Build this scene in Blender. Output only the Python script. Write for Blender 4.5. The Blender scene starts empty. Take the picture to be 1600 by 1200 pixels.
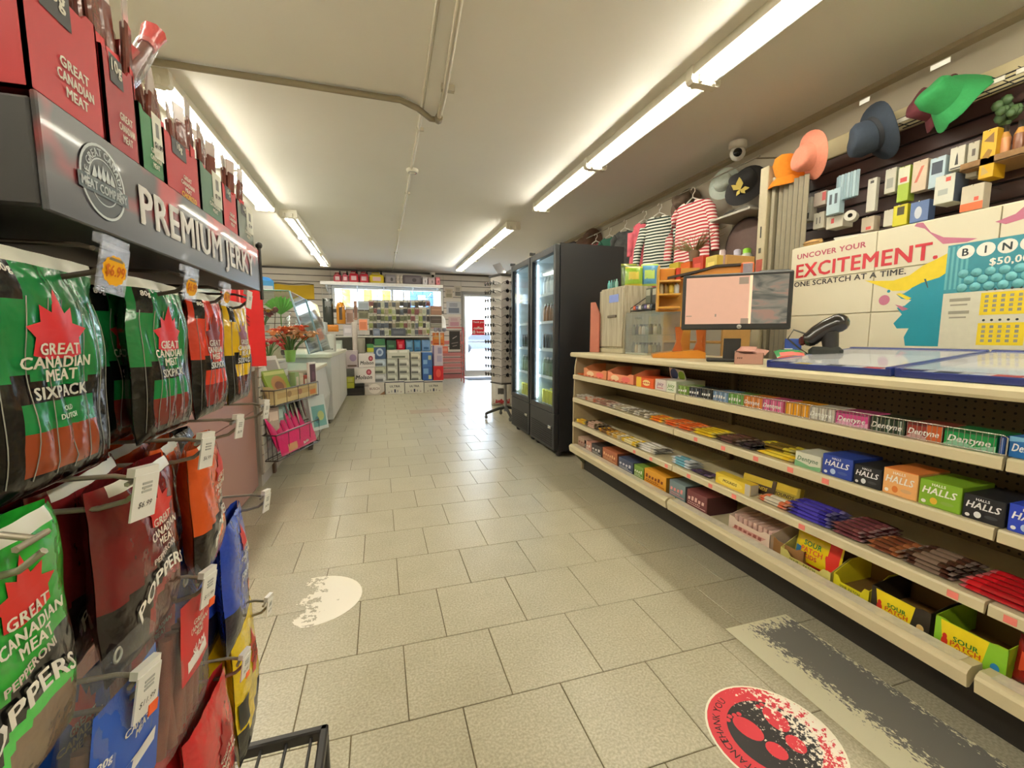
import bpy, math, random
from mathutils import Vector, Matrix
R = random.Random(7)
C = bpy.context.scene.collection
sc = bpy.context.scene
PI = math.pi
# ------------------------------------------------------------------ camera, world, exposure
CAM_H = 1.15; FPX = 675.0
YAW = math.radians(17.0); PITCH = math.radians(6.2)
cd = bpy.data.cameras.new('camera'); cam = bpy.data.objects.new('camera', cd); C.objects.link(cam)
cam.location = (0, 0, CAM_H)
cam.rotation_euler = (PI/2 - PITCH, 0, -YAW)
cd.sensor_width = 36; cd.lens = FPX/1600*36; cd.clip_start = .02; cd.clip_end = 200
sc.camera = cam
sc.view_settings.view_transform = 'Standard'; sc.view_settings.look = 'None'
sc.view_settings.gamma = 1; sc.view_settings.use_curve_mapping = False
sc.view_settings.exposure = 0.0
sc.cycles.max_bounces = 8; sc.cycles.diffuse_bounces = 4; sc.cycles.transparent_max_bounces = 24
sc.cycles.transmission_bounces = 4; sc.cycles.glossy_bounces = 3
sc.cycles.sample_clamp_indirect = 6.0
sc.cycles.caustics_reflective = False; sc.cycles.caustics_refractive = False
w = bpy.data.worlds.new('world'); sc.world = w; w.use_nodes = True
_n = w.node_tree.nodes; _l = w.node_tree.links
_bg = _n['Background']
_sky = _n.new('ShaderNodeTexCoord'); _sep = _n.new('ShaderNodeSeparateXYZ'); _rmp = _n.new('ShaderNodeValToRGB')
_l.new(_sky.outputs['Generated'], _sep.inputs[0]); _l.new(_sep.outputs['Z'], _rmp.inputs[0])
_rmp.color_ramp.elements[0].position = .0; _rmp.color_ramp.elements[0].color = (.88, .94, 1, 1)
_rmp.color_ramp.elements[1].position = .9; _rmp.color_ramp.elements[1].color = (.55, .72, 1, 1)
_l.new(_rmp.outputs[0], _bg.inputs[0]); _bg.inputs[1].default_value = 16.0
# sun outside the shop front, high in front of the building
sd = bpy.data.lights.new('sun', 'SUN'); sun = bpy.data.objects.new('sun', sd); C.objects.link(sun)
sd.energy = 4.0; sd.angle = math.radians(1.0); sd.color = (1, .96, .9)
sun.rotation_euler = (math.radians(35), math.radians(28), 0)
TUBE_E = 74.0
TUBE_C = (1.0, .955, .815)
# ------------------------------------------------------------------ helpers
_f = Vector((math.sin(YAW)*math.cos(PITCH), math.cos(YAW)*math.cos(PITCH), -math.sin(PITCH)))
_r = Vector((math.cos(YAW), -math.sin(YAW), 0)); _u = _r.cross(_f)
def at(px, py, ax, val):
    """Point of the plane axis=val that the photograph shows at pixel (px, py)."""
    d = _f + _r*((px-800)/FPX) - _u*((py-600)/FPX)
    i = 'xyz'.index(ax); o = Vector((0, 0, CAM_H))
    return o + d*((val-o[i])/d[i])
def s2l(c):
    c = c/255.0
    return c/12.92 if c <= .04045 else ((c+.055)/1.055)**2.4
_mats = {}
def P(rgb, rough=.5, metal=0., var=.08, ns=30., bump=0., coat=0., alpha=1., emit=0., trans=0., bs=None, spec=.5):
    """Procedural principled material: colour broken up by noise, optional bump."""
    key = (tuple(rgb), rough, metal, var, ns, bump, coat, alpha, emit, trans, bs, spec)
    if key in _mats: return _mats[key]
    m = bpy.data.materials.new('mat_%03d' % len(_mats)); m.use_nodes = True
    nt = m.node_tree; N = nt.nodes; L = nt.links; b = N['Principled BSDF']
    c = [s2l(x) for x in rgb]
    tc = N.new('ShaderNodeTexCoord'); nz = N.new('ShaderNodeTexNoise')
    nz.inputs['Scale'].default_value = ns; nz.inputs['Detail'].default_value = 3
    L.new(tc.outputs['Object'], nz.inputs['Vector'])
    mx = N.new('ShaderNodeMix'); mx.data_type = 'RGBA'
    mx.inputs[6].default_value = [max(0, x*(1-var)) for x in c]+[1]
    mx.inputs[7].default_value = [min(1, x*(1+var)) for x in c]+[1]
    L.new(nz.outputs['Fac'], mx.inputs[0]); L.new(mx.outputs[2], b.inputs['Base Color'])
    b.inputs['Roughness'].default_value = rough; b.inputs['Metallic'].default_value = metal
    b.inputs['Coat Weight'].default_value = coat; b.inputs['Coat Roughness'].default_value = .08
    b.inputs['Specular IOR Level'].default_value = spec
    b.inputs['Alpha'].default_value = alpha; b.inputs['Transmission Weight'].default_value = trans
    if emit:
        L.new(mx.outputs[2], b.inputs['Emission Color']); b.inputs['Emission Strength'].default_value = emit
    if bump:
        n2 = N.new('ShaderNodeTexNoise'); n2.inputs['Scale'].default_value = bs or ns*2; n2.inputs['Detail'].default_value = 2
        L.new(tc.outputs['Object'], n2.inputs['Vector'])
        bp = N.new('ShaderNodeBump'); bp.inputs['Strength'].default_value = bump; bp.inputs['Distance'].default_value = .004
        L.new(n2.outputs['Fac'], bp.inputs['Height']); L.new(bp.outputs['Normal'], b.inputs['Normal'])
    _mats[key] = m
    return m
def nodes(name):
    m = bpy.data.materials.new(name); m.use_nodes = True
    return m, m.node_tree.nodes, m.node_tree.links, m.node_tree.nodes['Principled BSDF']
def film(rgb, bump=.7, rough=.2):          # printed glossy plastic film, crinkled
    return P(rgb, rough, var=.1, ns=25, bump=bump, bs=60, coat=.25, spec=.45)
def card(rgb): return P(rgb, .45, var=.05, ns=60)
def wrap(rgb): return P(rgb, .22, var=.15, ns=70, bump=.4, bs=90, coat=.4)
def clear(name, tint=(.92, .96, .96), a=.12, rough=.05, haze=0.):
    """Thin clear pane or film: mostly see-through, with a gloss."""
    if name in _mats: return _mats[name]
    m, N, L, b = nodes(name)
    tr = N.new('ShaderNodeBsdfTransparent'); tr.inputs[0].default_value = tint+(1,)
    gl = N.new('ShaderNodeBsdfGlossy'); gl.inputs['Roughness'].default_value = rough
    lw = N.new('ShaderNodeLayerWeight'); pw = N.new('ShaderNodeMath'); pw.operation = 'POWER'; pw.inputs[1].default_value = 5
    L.new(lw.outputs['Facing'], pw.inputs[0])
    ad = N.new('ShaderNodeMath'); ad.operation = 'MULTIPLY_ADD'; ad.inputs[1].default_value = .6; ad.inputs[2].default_value = a
    nz = N.new('ShaderNodeTexNoise'); nz.inputs['Scale'].default_value = 35
    bp = N.new('ShaderNodeBump'); bp.inputs['Strength'].default_value = .5 if rough > .07 else .0; bp.inputs['Distance'].default_value = .004
    L.new(nz.outputs['Fac'], bp.inputs['Height']); L.new(bp.outputs[0], gl.inputs['Normal'])
    mx = N.new('ShaderNodeMixShader')
    L.new(pw.outputs[0], ad.inputs[0]); L.new(ad.outputs[0], mx.inputs[0]); L.new(tr.outputs[0], mx.inputs[1]); L.new(gl.outputs[0], mx.inputs[2])
    out = mx.outputs[0]
    if haze:
        df = N.new('ShaderNodeBsdfDiffuse'); df.inputs[0].default_value = (.85, .85, .85, 1); m2 = N.new('ShaderNodeMixShader'); m2.inputs[0].default_value = haze
        L.new(out, m2.inputs[1]); L.new(df.outputs[0], m2.inputs[2]); out = m2.outputs[0]
    L.new(out, N['Material Output'].inputs[0])
    _mats[name] = m
    return m
_fcache = {}
def glyphs(s, bold=True, italic=False):
    """Triangles of a line of lettering, 1 unit cap height, centred on x; (verts, faces, width)."""
    k = (s, bold, italic)
    if k not in _fcache:
        cu = bpy.data.curves.new('lettering', 'FONT'); cu.body = s; cu.resolution_u = 2; cu.size = 1
        cu.offset = 0; cu.shear = .25 if italic else 0; cu.space_character = 1.06 if bold else 1
        ob = bpy.data.objects.new('lettering', cu); me = ob.to_mesh()
        vs = [(v.co.x, v.co.y) for v in me.vertices]; fs = [tuple(p.vertices) for p in me.polygons]
        ob.to_mesh_clear(); bpy.data.objects.remove(ob); bpy.data.curves.remove(cu)
        if not vs: vs = [(0, 0)]
        x0 = min(v[0] for v in vs); x1 = max(v[0] for v in vs); y0 = 0.; y1 = .7
        vs = [((x-(x0+x1)/2)/(y1-y0), (y-(y1/2))/(y1-y0)) for x, y in vs]
        vs = [(x, y, 0) for x, y in vs]
        if bold:                                  # heavier strokes: the outline laid a few times, slightly apart
            n = len(vs); q = ((-.035, -.02), (.035, -.02), (-.035, .02), (.035, .02))
            fs = [tuple(i+n*j for i in f) for j in range(4) for f in fs]; vs = [(x+q[j][0], y+q[j][1], j) for j in range(4) for x, y, _ in vs]
        _fcache[k] = (vs, fs, (x1-x0)/(y1-y0))
    return _fcache[k]
class MB:
    """Collects faces with material slots; build() links them as ONE mesh object."""
    def __init__(s): s.v = []; s.f = []; s.m = []; s.s = []
    def add(s, vs, fs, m=0, sm=False):
        o = len(s.v); s.v += [tuple(p) for p in vs]
        for f in fs: s.f.append(tuple(i+o for i in f)); s.m.append(m); s.s.append(sm)
        return s
    def box(s, x0, x1, y0, y1, z0, z1, m=0, b=0., ms=None):
        """ms: optional slots per side (-x, +x, -y, +y, -z, +z)."""
        if x0 > x1: x0, x1 = x1, x0
        if y0 > y1: y0, y1 = y1, y0
        if z0 > z1: z0, z1 = z1, z0
        if b <= 0:
            vs = [(x, y, z) for x in (x0, x1) for y in (y0, y1) for z in (z0, z1)]
            fs = [(0, 1, 3, 2), (4, 6, 7, 5), (0, 4, 5, 1), (2, 3, 7, 6), (0, 2, 6, 4), (1, 5, 7, 3)]
            for i, f in enumerate(fs): s.add([vs[k] for k in f], [(0, 1, 2, 3)], ms[i] if ms else m)
            return s
        b = min(b, (x1-x0)*.45, (y1-y0)*.45, (z1-z0)*.45)
        V = {}; vs = []
        for i, x in enumerate((x0, x1)):
            for j, y in enumerate((y0, y1)):
                for k, z in enumerate((z0, z1)):
                    dx, dy, dz = (b, -b)[i], (b, -b)[j], (b, -b)[k]
                    for a, p in enumerate(((x, y+dy, z+dz), (x+dx, y, z+dz), (x+dx, y+dy, z))):
                        V[i, j, k, a] = len(vs); vs.append(p)
        fs = []; sl = []
        for i in (0, 1):
            q = [V[i, 0, 0, 0], V[i, 1, 0, 0], V[i, 1, 1, 0], V[i, 0, 1, 0]]; fs.append(q if i else q[::-1]); sl.append(0+i)
            q = [V[0, i, 0, 1], V[1, i, 0, 1], V[1, i, 1, 1], V[0, i, 1, 1]]; fs.append(q[::-1] if i else q); sl.append(2+i)
            q = [V[0, 0, i, 2], V[1, 0, i, 2], V[1, 1, i, 2], V[0, 1, i, 2]]; fs.append(q if i else q[::-1]); sl.append(4+i)
        for i in (0, 1):
            for j in (0, 1):
                fs.append([V[i, j, 0, 0], V[i, j, 1, 0], V[i, j, 1, 1], V[i, j, 0, 1]]); sl.append(2+j)
                fs.append([V[i, 0, j, 0], V[i, 1, j, 0], V[i, 1, j, 2], V[i, 0, j, 2]]); sl.append(4+j)
                fs.append([V[0, i, j, 1], V[1, i, j, 1], V[1, i, j, 2], V[0, i, j, 2]]); sl.append(4+j)
                for k in (0, 1): fs.append([V[i, j, k, 0], V[i, j, k, 1], V[i, j, k, 2]]); sl.append(2+j)
        o = len(s.v); s.v += vs
        for f, q in zip(fs, sl): s.f.append(tuple(i+o for i in f)); s.m.append(ms[q] if ms else m); s.s.append(False)
        return s
    def prism(s, poly, ax, a, b, m=0, sm=False):
        """Extrude a 2-D outline along axis ax from a to b (outline in the other two axes, in xyz order)."""
        def p3(q, t): return {'x': (t, q[0], q[1]), 'y': (q[0], t, q[1]), 'z': (q[0], q[1], t)}[ax]
        n = len(poly); vs = [p3(q, a) for q in poly]+[p3(q, b) for q in poly]
        s.add(vs, [tuple(range(n)), tuple(range(2*n-1, n-1, -1))], m)
        s.add(vs, [(i, (i+1) % n, n+(i+1) % n, n+i) for i in range(n)], m, sm); return s
    def tube(s, pts, r, n=6, m=0, r2=None, sm=True):
        pts = [Vector(p) for p in pts]; k = len(pts); vs = []; fs = []
        for i, p in enumerate(pts):
            d = (pts[min(i+1, k-1)]-pts[max(i-1, 0)]).normalized()
            a = Vector((0, 0, 1)) if abs(d.z) < .9 else Vector((1, 0, 0))
            e = d.cross(a).normalized(); g = d.cross(e)
            rr = r if r2 is None else r+(r2-r)*i/max(1, k-1)
            vs += [p+(e*math.cos(2*PI*j/n)+g*math.sin(2*PI*j/n))*rr for j in range(n)]
        for i in range(k-1):
            fs += [(i*n+j, i*n+(j+1) % n, (i+1)*n+(j+1) % n, (i+1)*n+j) for j in range(n)]
        s.add(vs, fs, m, sm); s.add(vs, [tuple(range(n)), tuple(range((k-1)*n, k*n))], m); return s
    def lathe(s, prof, n=16, m=0, c=(0, 0, 0), ax='z', sm=True, ms=None, sx=1., sy=1.):
        vs = []; k = len(prof)
        for r, h in prof:
            for j in range(n):
                a = 2*PI*j/n; x, y = r*math.cos(a)*sx, r*math.sin(a)*sy
                q = {'z': (x, y, h), 'y': (x, h, y), 'x': (h, x, y)}[ax]
                vs.append((q[0]+c[0], q[1]+c[1], q[2]+c[2]))
        o = len(s.v); s.v += vs
        for i in range(k-1):
            for j in range(n):
                s.f.append(tuple(o+t for t in (i*n+j, i*n+(j+1) % n, (i+1)*n+(j+1) % n, (i+1)*n+j)))
                s.m.append(ms[i] if ms else m); s.s.append(sm)
        for i in (0, k-1):
            if prof[i][0] > 1e-4: s.f.append(tuple(o+i*n+j for j in range(n))); s.m.append((ms[min(i, k-2)] if ms else m)); s.s.append(False)
        return s
    def ball(s, c, r, n=8, m=0, sx=1., sy=1., sz=1.):
        k = max(4, n//2+1)
        return s.lathe([(max(1e-5, r*math.sin(PI*i/k)), -r*sz*math.cos(PI*i/k)) for i in range(k+1)], n, m, c, sx=sx, sy=sy)
    def grid(s, fn, nu, nv, m=0, sm=True, mf=None):
        """fn(u, v) -> point for u, v in 0..1; mf(u, v) -> slot of the cell."""
        vs = [fn(i/nu, j/nv) for j in range(nv+1) for i in range(nu+1)]
        o = len(s.v); s.v += [tuple(p) for p in vs]; q = nu+1
        for j in range(nv):
            for i in range(nu):
                s.f.append((o+j*q+i, o+j*q+i+1, o+(j+1)*q+i+1, o+(j+1)*q+i)); s.s.append(sm)
                s.m.append(mf((i+.5)/nu, (j+.5)/nv) if mf else m)
        return s
    def text(s, t, u, v, h, fn, m=0, wmax=None, bold=True, italic=False, arc=0., rot=0.):
        """Lettering centred on (u, v), cap height h, laid on the surface fn(u, v) -> point."""
        vs, fs, wd = glyphs(t, bold, italic); kx = h
        if wmax and wd*h > wmax: kx = wmax/wd
        ca, sa = math.cos(rot), math.sin(rot); out = []; p0 = Vector(fn(u, v)); e = h*.1
        nrm = (Vector(fn(u+e, v))-p0).cross(Vector(fn(u, v+e))-p0).normalized()*max(5e-5, h*.006)
        for x, y, j in vs:
            x, y = x*kx, y*h
            if arc: y -= arc*((x/(wd*kx/2+1e-6))**2)
            out.append(tuple(Vector(fn(u+x*ca-y*sa, v+x*sa+y*ca))+nrm*j))
        return s.add(out, fs, m)
    def poly(s, pts, fn, m=0):
        """Flat patch with outline pts (u, v) laid on fn."""
        return s.add([fn(*p) for p in pts], [tuple(range(len(pts)))], m)
    def move(s, M, start=0):
        for i in range(start, len(s.v)): s.v[i] = tuple(M @ Vector(s.v[i]))
        return s
    def mesh(s, name, mats):
        me = bpy.data.meshes.new(name); me.from_pydata(s.v, [], s.f)
        if not isinstance(mats, (list, tuple)): mats = [mats]
        for x in mats: me.materials.append(x)
        if len(mats) > 1 or any(s.m): me.polygons.foreach_set('material_index', s.m)
        me.polygons.foreach_set('use_smooth', s.s); me.update()
        return me
    def build(s, name, mats, parent=None, loc=None, rz=0., label=None):
        o = bpy.data.objects.new(name, s.mesh(name, mats)); C.objects.link(o)
        if parent: o.parent = parent
        if loc is not None: o.location = loc
        if rz: o.rotation_euler = (0, 0, rz)
        if label: o['label'] = label
        return o
def tag(o, label, cat, group=None):
    o['label'] = label; o['category'] = cat
    if group: o['group'] = group
    return o
def thing(name, label, cat, loc=(0, 0, 0), rz=0., group=None, rot=None):
    o = bpy.data.objects.new(name, None); C.objects.link(o); o.location = loc
    o.empty_display_size = .05
    o.rotation_euler = rot if rot else (0, 0, rz)
    return tag(o, label, cat, group)
def struct(o): o['kind'] = 'structure'; return o
def stuff(o): o['kind'] = 'stuff'; return o
_kids = {}
def dup(o, loc, rot=None, label=None, group=None):
    """A copy of a thing with copies of its parts and sub-parts."""
    def cp(a, par):
        c = a.copy(); C.objects.link(c)
        if par: c.parent = par
        for ch in a.children: cp(ch, c)
        return c
    c = cp(o, None); c.location = loc
    if rot is not None: c.rotation_euler = rot if isinstance(rot, (tuple, list)) else (0, 0, rot)
    if label: c['label'] = label
    if group: c['group'] = group
    return c
FX = -PI/2      # front faces the aisle on the counter's side (towards -X)
FL = PI/2       # front faces the aisle on the rack's side (towards +X)
flat = lambda u, v: (u, -.0008, v)            # lettering on a front at y = 0
white_ink = P((240, 238, 230), .4, var=.02); black_ink = P((22, 22, 24), .4, var=.05)
# ================================================================== the setting
CEIL = 2.9; XR = 3.37; XL = -3.3; YB = 12.2; YN = -3.0
grout = P((112, 100, 72), .8); 
def tile_mat():
    m, N, L, b = nodes('floor_tile')
    tc = N.new('ShaderNodeTexCoord'); oi = N.new('ShaderNodeObjectInfo'); ge = N.new('ShaderNodeNewGeometry')
    n1 = N.new('ShaderNodeTexNoise'); n1.inputs['Scale'].default_value = 130; n1.inputs['Detail'].default_value = 3
    n2 = N.new('ShaderNodeTexNoise'); n2.inputs['Scale'].default_value = 6; n2.inputs['Detail'].default_value = 4
    L.new(ge.outputs['Position'], n1.inputs['Vector']); L.new(ge.outputs['Position'], n2.inputs['Vector'])
    r1 = N.new('ShaderNodeValToRGB'); e = r1.color_ramp.elements
    e[0].position = .35; e[0].color = [s2l(x) for x in (164, 157, 134)]+[1]
    e[1].position = .68; e[1].color = [s2l(x) for x in (194, 188, 165)]+[1]
    L.new(n1.outputs['Fac'], r1.inputs[0])
    mx = N.new('ShaderNodeMix'); mx.data_type = 'RGBA'; mx.blend_type = 'MULTIPLY'; mx.inputs[0].default_value = 1
    r2 = N.new('ShaderNodeValToRGB'); e = r2.color_ramp.elements
    e[0].position = .3; e[0].color = (.90, .89, .87, 1); e[1].position = .7; e[1].color = (1, 1, 1, 1)
    L.new(n2.outputs['Fac'], r2.inputs[0]); L.new(r1.outputs[0], mx.inputs[6]); L.new(r2.outputs[0], mx.inputs[7])
    hs = N.new('ShaderNodeHueSaturation'); mp = N.new('ShaderNodeMapRange'); mp.inputs[3].default_value = .94; mp.inputs[4].default_value = 1.04
    L.new(oi.outputs['Random'], mp.inputs[0]); L.new(mp.outputs[0], hs.inputs['Value']); L.new(mx.outputs[2], hs.inputs['Color'])
    L.new(hs.outputs[0], b.inputs['Base Color'])
    rr = N.new('ShaderNodeMapRange'); rr.inputs[3].default_value = .24; rr.inputs[4].default_value = .42
    L.new(n2.outputs['Fac'], rr.inputs[0]); L.new(rr.outputs[0], b.inputs['Roughness'])
    bp = N.new('ShaderNodeBump'); bp.inputs['Strength'].default_value = .12; bp.inputs['Distance'].default_value = .003
    L.new(n2.outputs['Fac'], bp.inputs['Height']); L.new(bp.outputs[0], b.inputs['Normal'])
    return m
TILE = tile_mat()
floor = struct(MB().box(XL-.2, XR+.3, YN, YB, -.12, -.004, 0).build('floor', [grout]))
TW, TD, TX0, TY0 = .328, .335, .05, 1.225
tile_me = MB().box(-TW/2+.0016, TW/2-.0016, -TD/2+.0016, TD/2-.0016, -.0045, 0, 0, b=.0015).mesh('tile', TILE)
far = MB()
for j in range(-13, 34):
    y = TY0+TD*(j+.5)
    if y+TD/2 > YB: continue
    for i in range(-12, 12):
        x = TX0+TW*(i+.5)+(TW/2 if j % 2 else 0)
        if x-TW/2 < XL or x+TW/2 > XR: continue
        if .7 < y < 6.7 and -1.15 < x < 1.9 and (x > -1.0+ -.0 or y > 2):
            o = bpy.data.objects.new('tile', tile_me); C.objects.link(o); o.parent = floor; o.location = (x, y, 0)
        else:
            far.box(x-TW/2+.0022, x+TW/2-.0022, y-TD/2+.0022, y+TD/2-.0022, -.0045, 0)
stuff(far.build('tile_field', [TILE], floor))
ceil_m = P((244, 240, 230), .85, var=.03, ns=1.5, bump=.15, bs=14)
ceiling = struct(MB().box(XL-.2, XR+.3, YN, YB+.2, CEIL, CEIL+.15).build('ceiling', [ceil_m]))
wall_m = P((176, 166, 146), .8, var=.05, ns=3)
struct(MB().box(XR, XR+.2, YN, YB+.2, 0, CEIL).build('wall_right', [wall_m]))
struct(MB().box(XL-.2, XL, YN, YB+.2, 0, CEIL).build('wall_left', [P((222, 216, 200), .8, var=.04, ns=3)]))
struct(MB().box(XL-.2, XR+.2, YN-.2, YN, 0, CEIL).build('wall_near', [P((222, 216, 200), .8, var=.04, ns=3)]))
# back wall with its openings: window X -1.1..1.72, Z 1.72..2.42; door X 2.28..3.16, Z 0..2.36
WX0, WX1, WZ0, WZ1 = -1.08, 1.68, 1.92, 2.42
DX0, DX1, DZ1 = 2.3, 3.16, 2.36
back_m = P((92, 88, 84), .7, var=.03, ns=4)  # dark wall colour puts recess shade into the grooves between slats
wb = MB()
for a in ((XL, WX0, 0, CEIL), (WX0, WX1, 0, WZ0), (WX0, WX1, WZ1, CEIL), (WX1, DX0, 0, CEIL), (DX0, DX1, DZ1, CEIL), (DX1, XR, 0, CEIL)):
    wb.box(a[0], a[1], YB, YB+.2, a[2], a[3])
wall_back = struct(wb.build('wall_back', [back_m]))
# slat panelling: every board of the back wall is a part, a dark groove between boards
slat_m = P((216, 208, 198), .5, var=.03, ns=5)
for k in range(18):
    z = .12+k*.152
    if z+.14 > CEIL: break
    for a, b in ((XL, WX0-.06), (WX1+.06, DX0-.07), (WX0-.06, WX1+.06), (DX0-.07, XR)):
        if a == WX0-.06 and WZ0-.15 < z+.07 < WZ1+.08: continue
        if a == DX0-.07 and z+.07 < DZ1+.08: continue
        MB().box(a+.002, b-.002, YB-.016, YB-.001, z+.011, z+.145, 0, b=.003).build('slat', [slat_m], wall_back)
# window and door at the back
alu = P((200, 202, 204), .35, metal=.6, var=.03); glass = clear('pane_glass', (.93, .97, 1.), .03)
win = MB()
for x0, x1, z0, z1 in ((WX0-.05, WX1+.05, WZ1-.02, WZ1+.05), (WX0-.05, WX1+.05, WZ0-.05, WZ0+.02), (WX0-.05, WX0+.02, WZ0, WZ1), (WX1-.02, WX1+.05, WZ0, WZ1), (.34, .4, WZ0, WZ1)):
    win.box(x0, x1, YB-.03, YB+.12, z0, z1, b=.004)
window = struct(win.build('window_1', [P((236, 236, 232), .4)]))
MB().box(WX0+.02, .34, YB+.06, YB+.066, WZ0+.02, WZ1-.02).build('pane', [glass], window)
MB().box(.4, WX1-.02, YB+.06, YB+.066, WZ0+.02, WZ1-.02).build('pane', [glass], window)
dm = MB()
for x0, x1, z0, z1 in ((DX0-.07, DX0, 0, DZ1+.07), (DX1, DX1+.07, 0, DZ1+.07), (DX0-.07, DX1+.07, DZ1, DZ1+.07)):
    dm.box(x0, x1, YB-.03, YB+.2, z0, z1, b=.004)
struct(dm.build('trim_1', [P((150, 146, 140), .5)]))
door = MB()
for x0, x1, z0, z1 in ((DX0+.005, DX0+.06, .01, DZ1-.005), (DX1-.06, DX1-.005, .01, DZ1-.005), (DX0+.06, DX1-.06, DZ1-.07, DZ1-.005), (DX0+.06, DX1-.06, .01, .2)):
    door.box(x0, x1, YB+.04, YB+.09, z0, z1, b=.004)
door = struct(door.build('door_1', [P((222, 222, 220), .4, metal=.2)]))
MB().box(DX0+.06, DX1-.06, YB+.06, YB+.067, .2, DZ1-.07).build('pane', [glass], door)
MB().box(DX0+.06, DX1-.06, YB+.0, YB+.04, 1.0, 1.03, b=.006).build('push_bar', [alu], door)
sg = tag(MB().box(-.19, .19, -.004, .004, 0, .44, b=.002).build('door_sign', [P((214, 22, 40), .4, emit=0.), white_ink], None, (2.725, YB+.03, 1.21)), 'square red sign with white lettering hung on the glass back door', 'sign')
t = MB()
for s_, v, h in (('Thank you', .37, .05), ('coffee', .2, .075), ('@ home', .09, .075)):
    t.text(s_, 0, v, h, lambda u, v: (u, -.0052, v), 0, wmax=.33)
t.build('lettering', [white_ink], sg)
# right-hand wall: moulding under the ceiling, pale rail above the goods
struct(MB().prism([(XR, CEIL), (XR-.035, CEIL), (XR-.03, CEIL-.03), (XR, CEIL-.05)], 'y', YN, YB).build('trim_2', [P((150, 136, 108), .6)]))
struct(MB().box(XR-.05, XR-.001, YN, 2.95, 2.5, 2.64, b=.006).build('trim_3', [P((206, 192, 150), .6, var=.1, ns=8)]))
# outside: pavement, the buildings across the street
gm = P((196, 194, 190), .9, var=.06, ns=1)
struct(MB().box(-30, 34, YB+.2, 60, -.14, -.02).build('ground_outside', [gm]))
def building(name, label, x0, x1, y, h, col, bays, colw):
    t = thing(name, label, 'building', (0, y, 0))
    MB().box(x0, x1, .25, 6, -.05, h).build('wall', [P(col, .8)], t)
    MB().box(x0-.2, x1+.2, -.3, .3, h-.25, h+.1, b=.03).build('cornice', [P((240, 236, 226), .7)], t)
    n = bays
    for i in range(n+1):
        x = x0+(x1-x0)*i/n
        MB().box(x-colw/2, x+colw/2, 0, .3, -.05, h-.25, b=.02).build('pilaster', [P((244, 242, 236), .7)], t)
    for i in range(n):
        x = x0+(x1-x0)*(i+.5)/n; d = (x1-x0)/n*.28
        d *= .45; f = MB().box(x-d, x+d, .17, .26, 1.6, 3.4, b=.02).build('window_frame', [P((250, 250, 246), .6)], t)
        MB().box(x-d+.06, x+d-.06, .155, .17, 1.66, 3.34).build('pane', [P((120, 140, 150), .15)], f)
building('street_building', 'yellow building with white pilasters seen through the left window pane', -14, .9, 22.5, 7, (176, 140, 44), 8, .6)
building('street_building', 'pale blue building across the street seen through the right window pane', 1.5, 4.6, 24, 4.6, (62, 98, 160), 2, .3)
def car(loc, rz, col, label):
    t = thing('parked_car', label, 'car', loc, rz)
    pr = [(-2.1, .25), (2.1, .25), (2.15, .6), (1.95, .82), (1.2, .92), (.6, 1.38), (-.9, 1.4), (-1.6, .98), (-2.1, .88)]
    MB().prism(pr, 'y', -.85, .85).build('body', [P(col, .25, coat=.5)], t)
    MB().prism([(1.05, .94), (.57, 1.32), (-.85, 1.34), (-1.4, .98)], 'y', -.86, .86).build('windows', [P((40, 46, 52), .1)], t)
    for x in (-1.3, 1.3):
        for y in (-.78, .78):
            MB().lathe([(.001, -.1), (.2, -.1), (.31, -.09), (.32, 0), (.31, .09), (.2, .1), (.001, .1)], 14, 0, (x, y, .31), 'y').build('wheel', [P((26, 26, 28), .7)], t)
car((7.5, 33, 0), .1, (60, 66, 74), 'dark car parked outside beyond the glass back door')

# ================================================================== lights and ceiling fittings
tube_on = P((255, 246, 224), .4, var=0.)
_t = tube_on.node_tree; _b = _t.nodes['Principled BSDF']
for l_ in list(_b.inputs['Base Color'].links): _t.links.remove(l_)
_b.inputs['Emission Color'].default_value = TUBE_C+(1,); _b.inputs['Emission Strength'].default_value = TUBE_E
tube_off = P((226, 226, 220), .3); fix_m = P((226, 220, 200), .5); fix_end = P((232, 226, 208), .5)
def fixture(x, y0, n, label, L=1.5, on=(1, 0), emax=None):
    t = thing('ceiling_light', label, 'ceiling light', (x, y0, CEIL))
    W = .1
    MB().prism([(-W, -.001), (W, -.001), (W*1.02, -.06), (W*.9, -.062), (W*.45, -.052), (-W*.45, -.052), (-W*.9, -.062), (-W*1.02, -.06)], 'y', 0, n*L).build('reflector', [fix_m], t)
    for k in range(n):
        for sx, lit in zip((-1, 1), on):
            d = MB(); d.lathe([(.001, .05), (.016, .05), (.016, L-.05), (.001, L-.05)], 10, 0, (sx*.05, k*L, -.08), 'y')
            d.build('tube', [tube_on if lit else tube_off], t)
    for k in range(n+1):
        e = MB(); y = k*L
        e.prism([(-W*1.08, -.0), (W*1.08, -.0), (W*1.15, -.09), (W*1.0, -.108), (-W*1.0, -.108), (-W*1.15, -.09)], 'y', y-.03, y+.03)
        for sx in (-1, 1):
            e.box(sx*.05-.012, sx*.05+.012, y-.052, y+.052, -.105, -.05, b=.004)
        e.build('end_bracket', [fix_end], t)
    return t
fixture(2.1, 1.05, 3, 'long bright fluorescent strip light above the candy counter', 1.5)
fixture(2.1, -3.0, 2, 'fluorescent strip light nearest the camera over the counter, out of frame', 1.5) if False else None
fixture(2.02, 6.55, 3, 'fluorescent strip light on the ceiling towards the sunglasses stand', 1.5, (1, 0))
fixture(-1.38, 3.6, 2, 'twin tube ceiling light glowing behind the jerky rack', 1.5, (1, 1))
fixture(-1.15, 6.85, 3, 'fluorescent strip light on the ceiling above the deli case', 1.45)
fixture(2.1, -2.2, 2, 'fluorescent strip light over the near end of the candy counter', 1.5, (1, 1))
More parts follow.
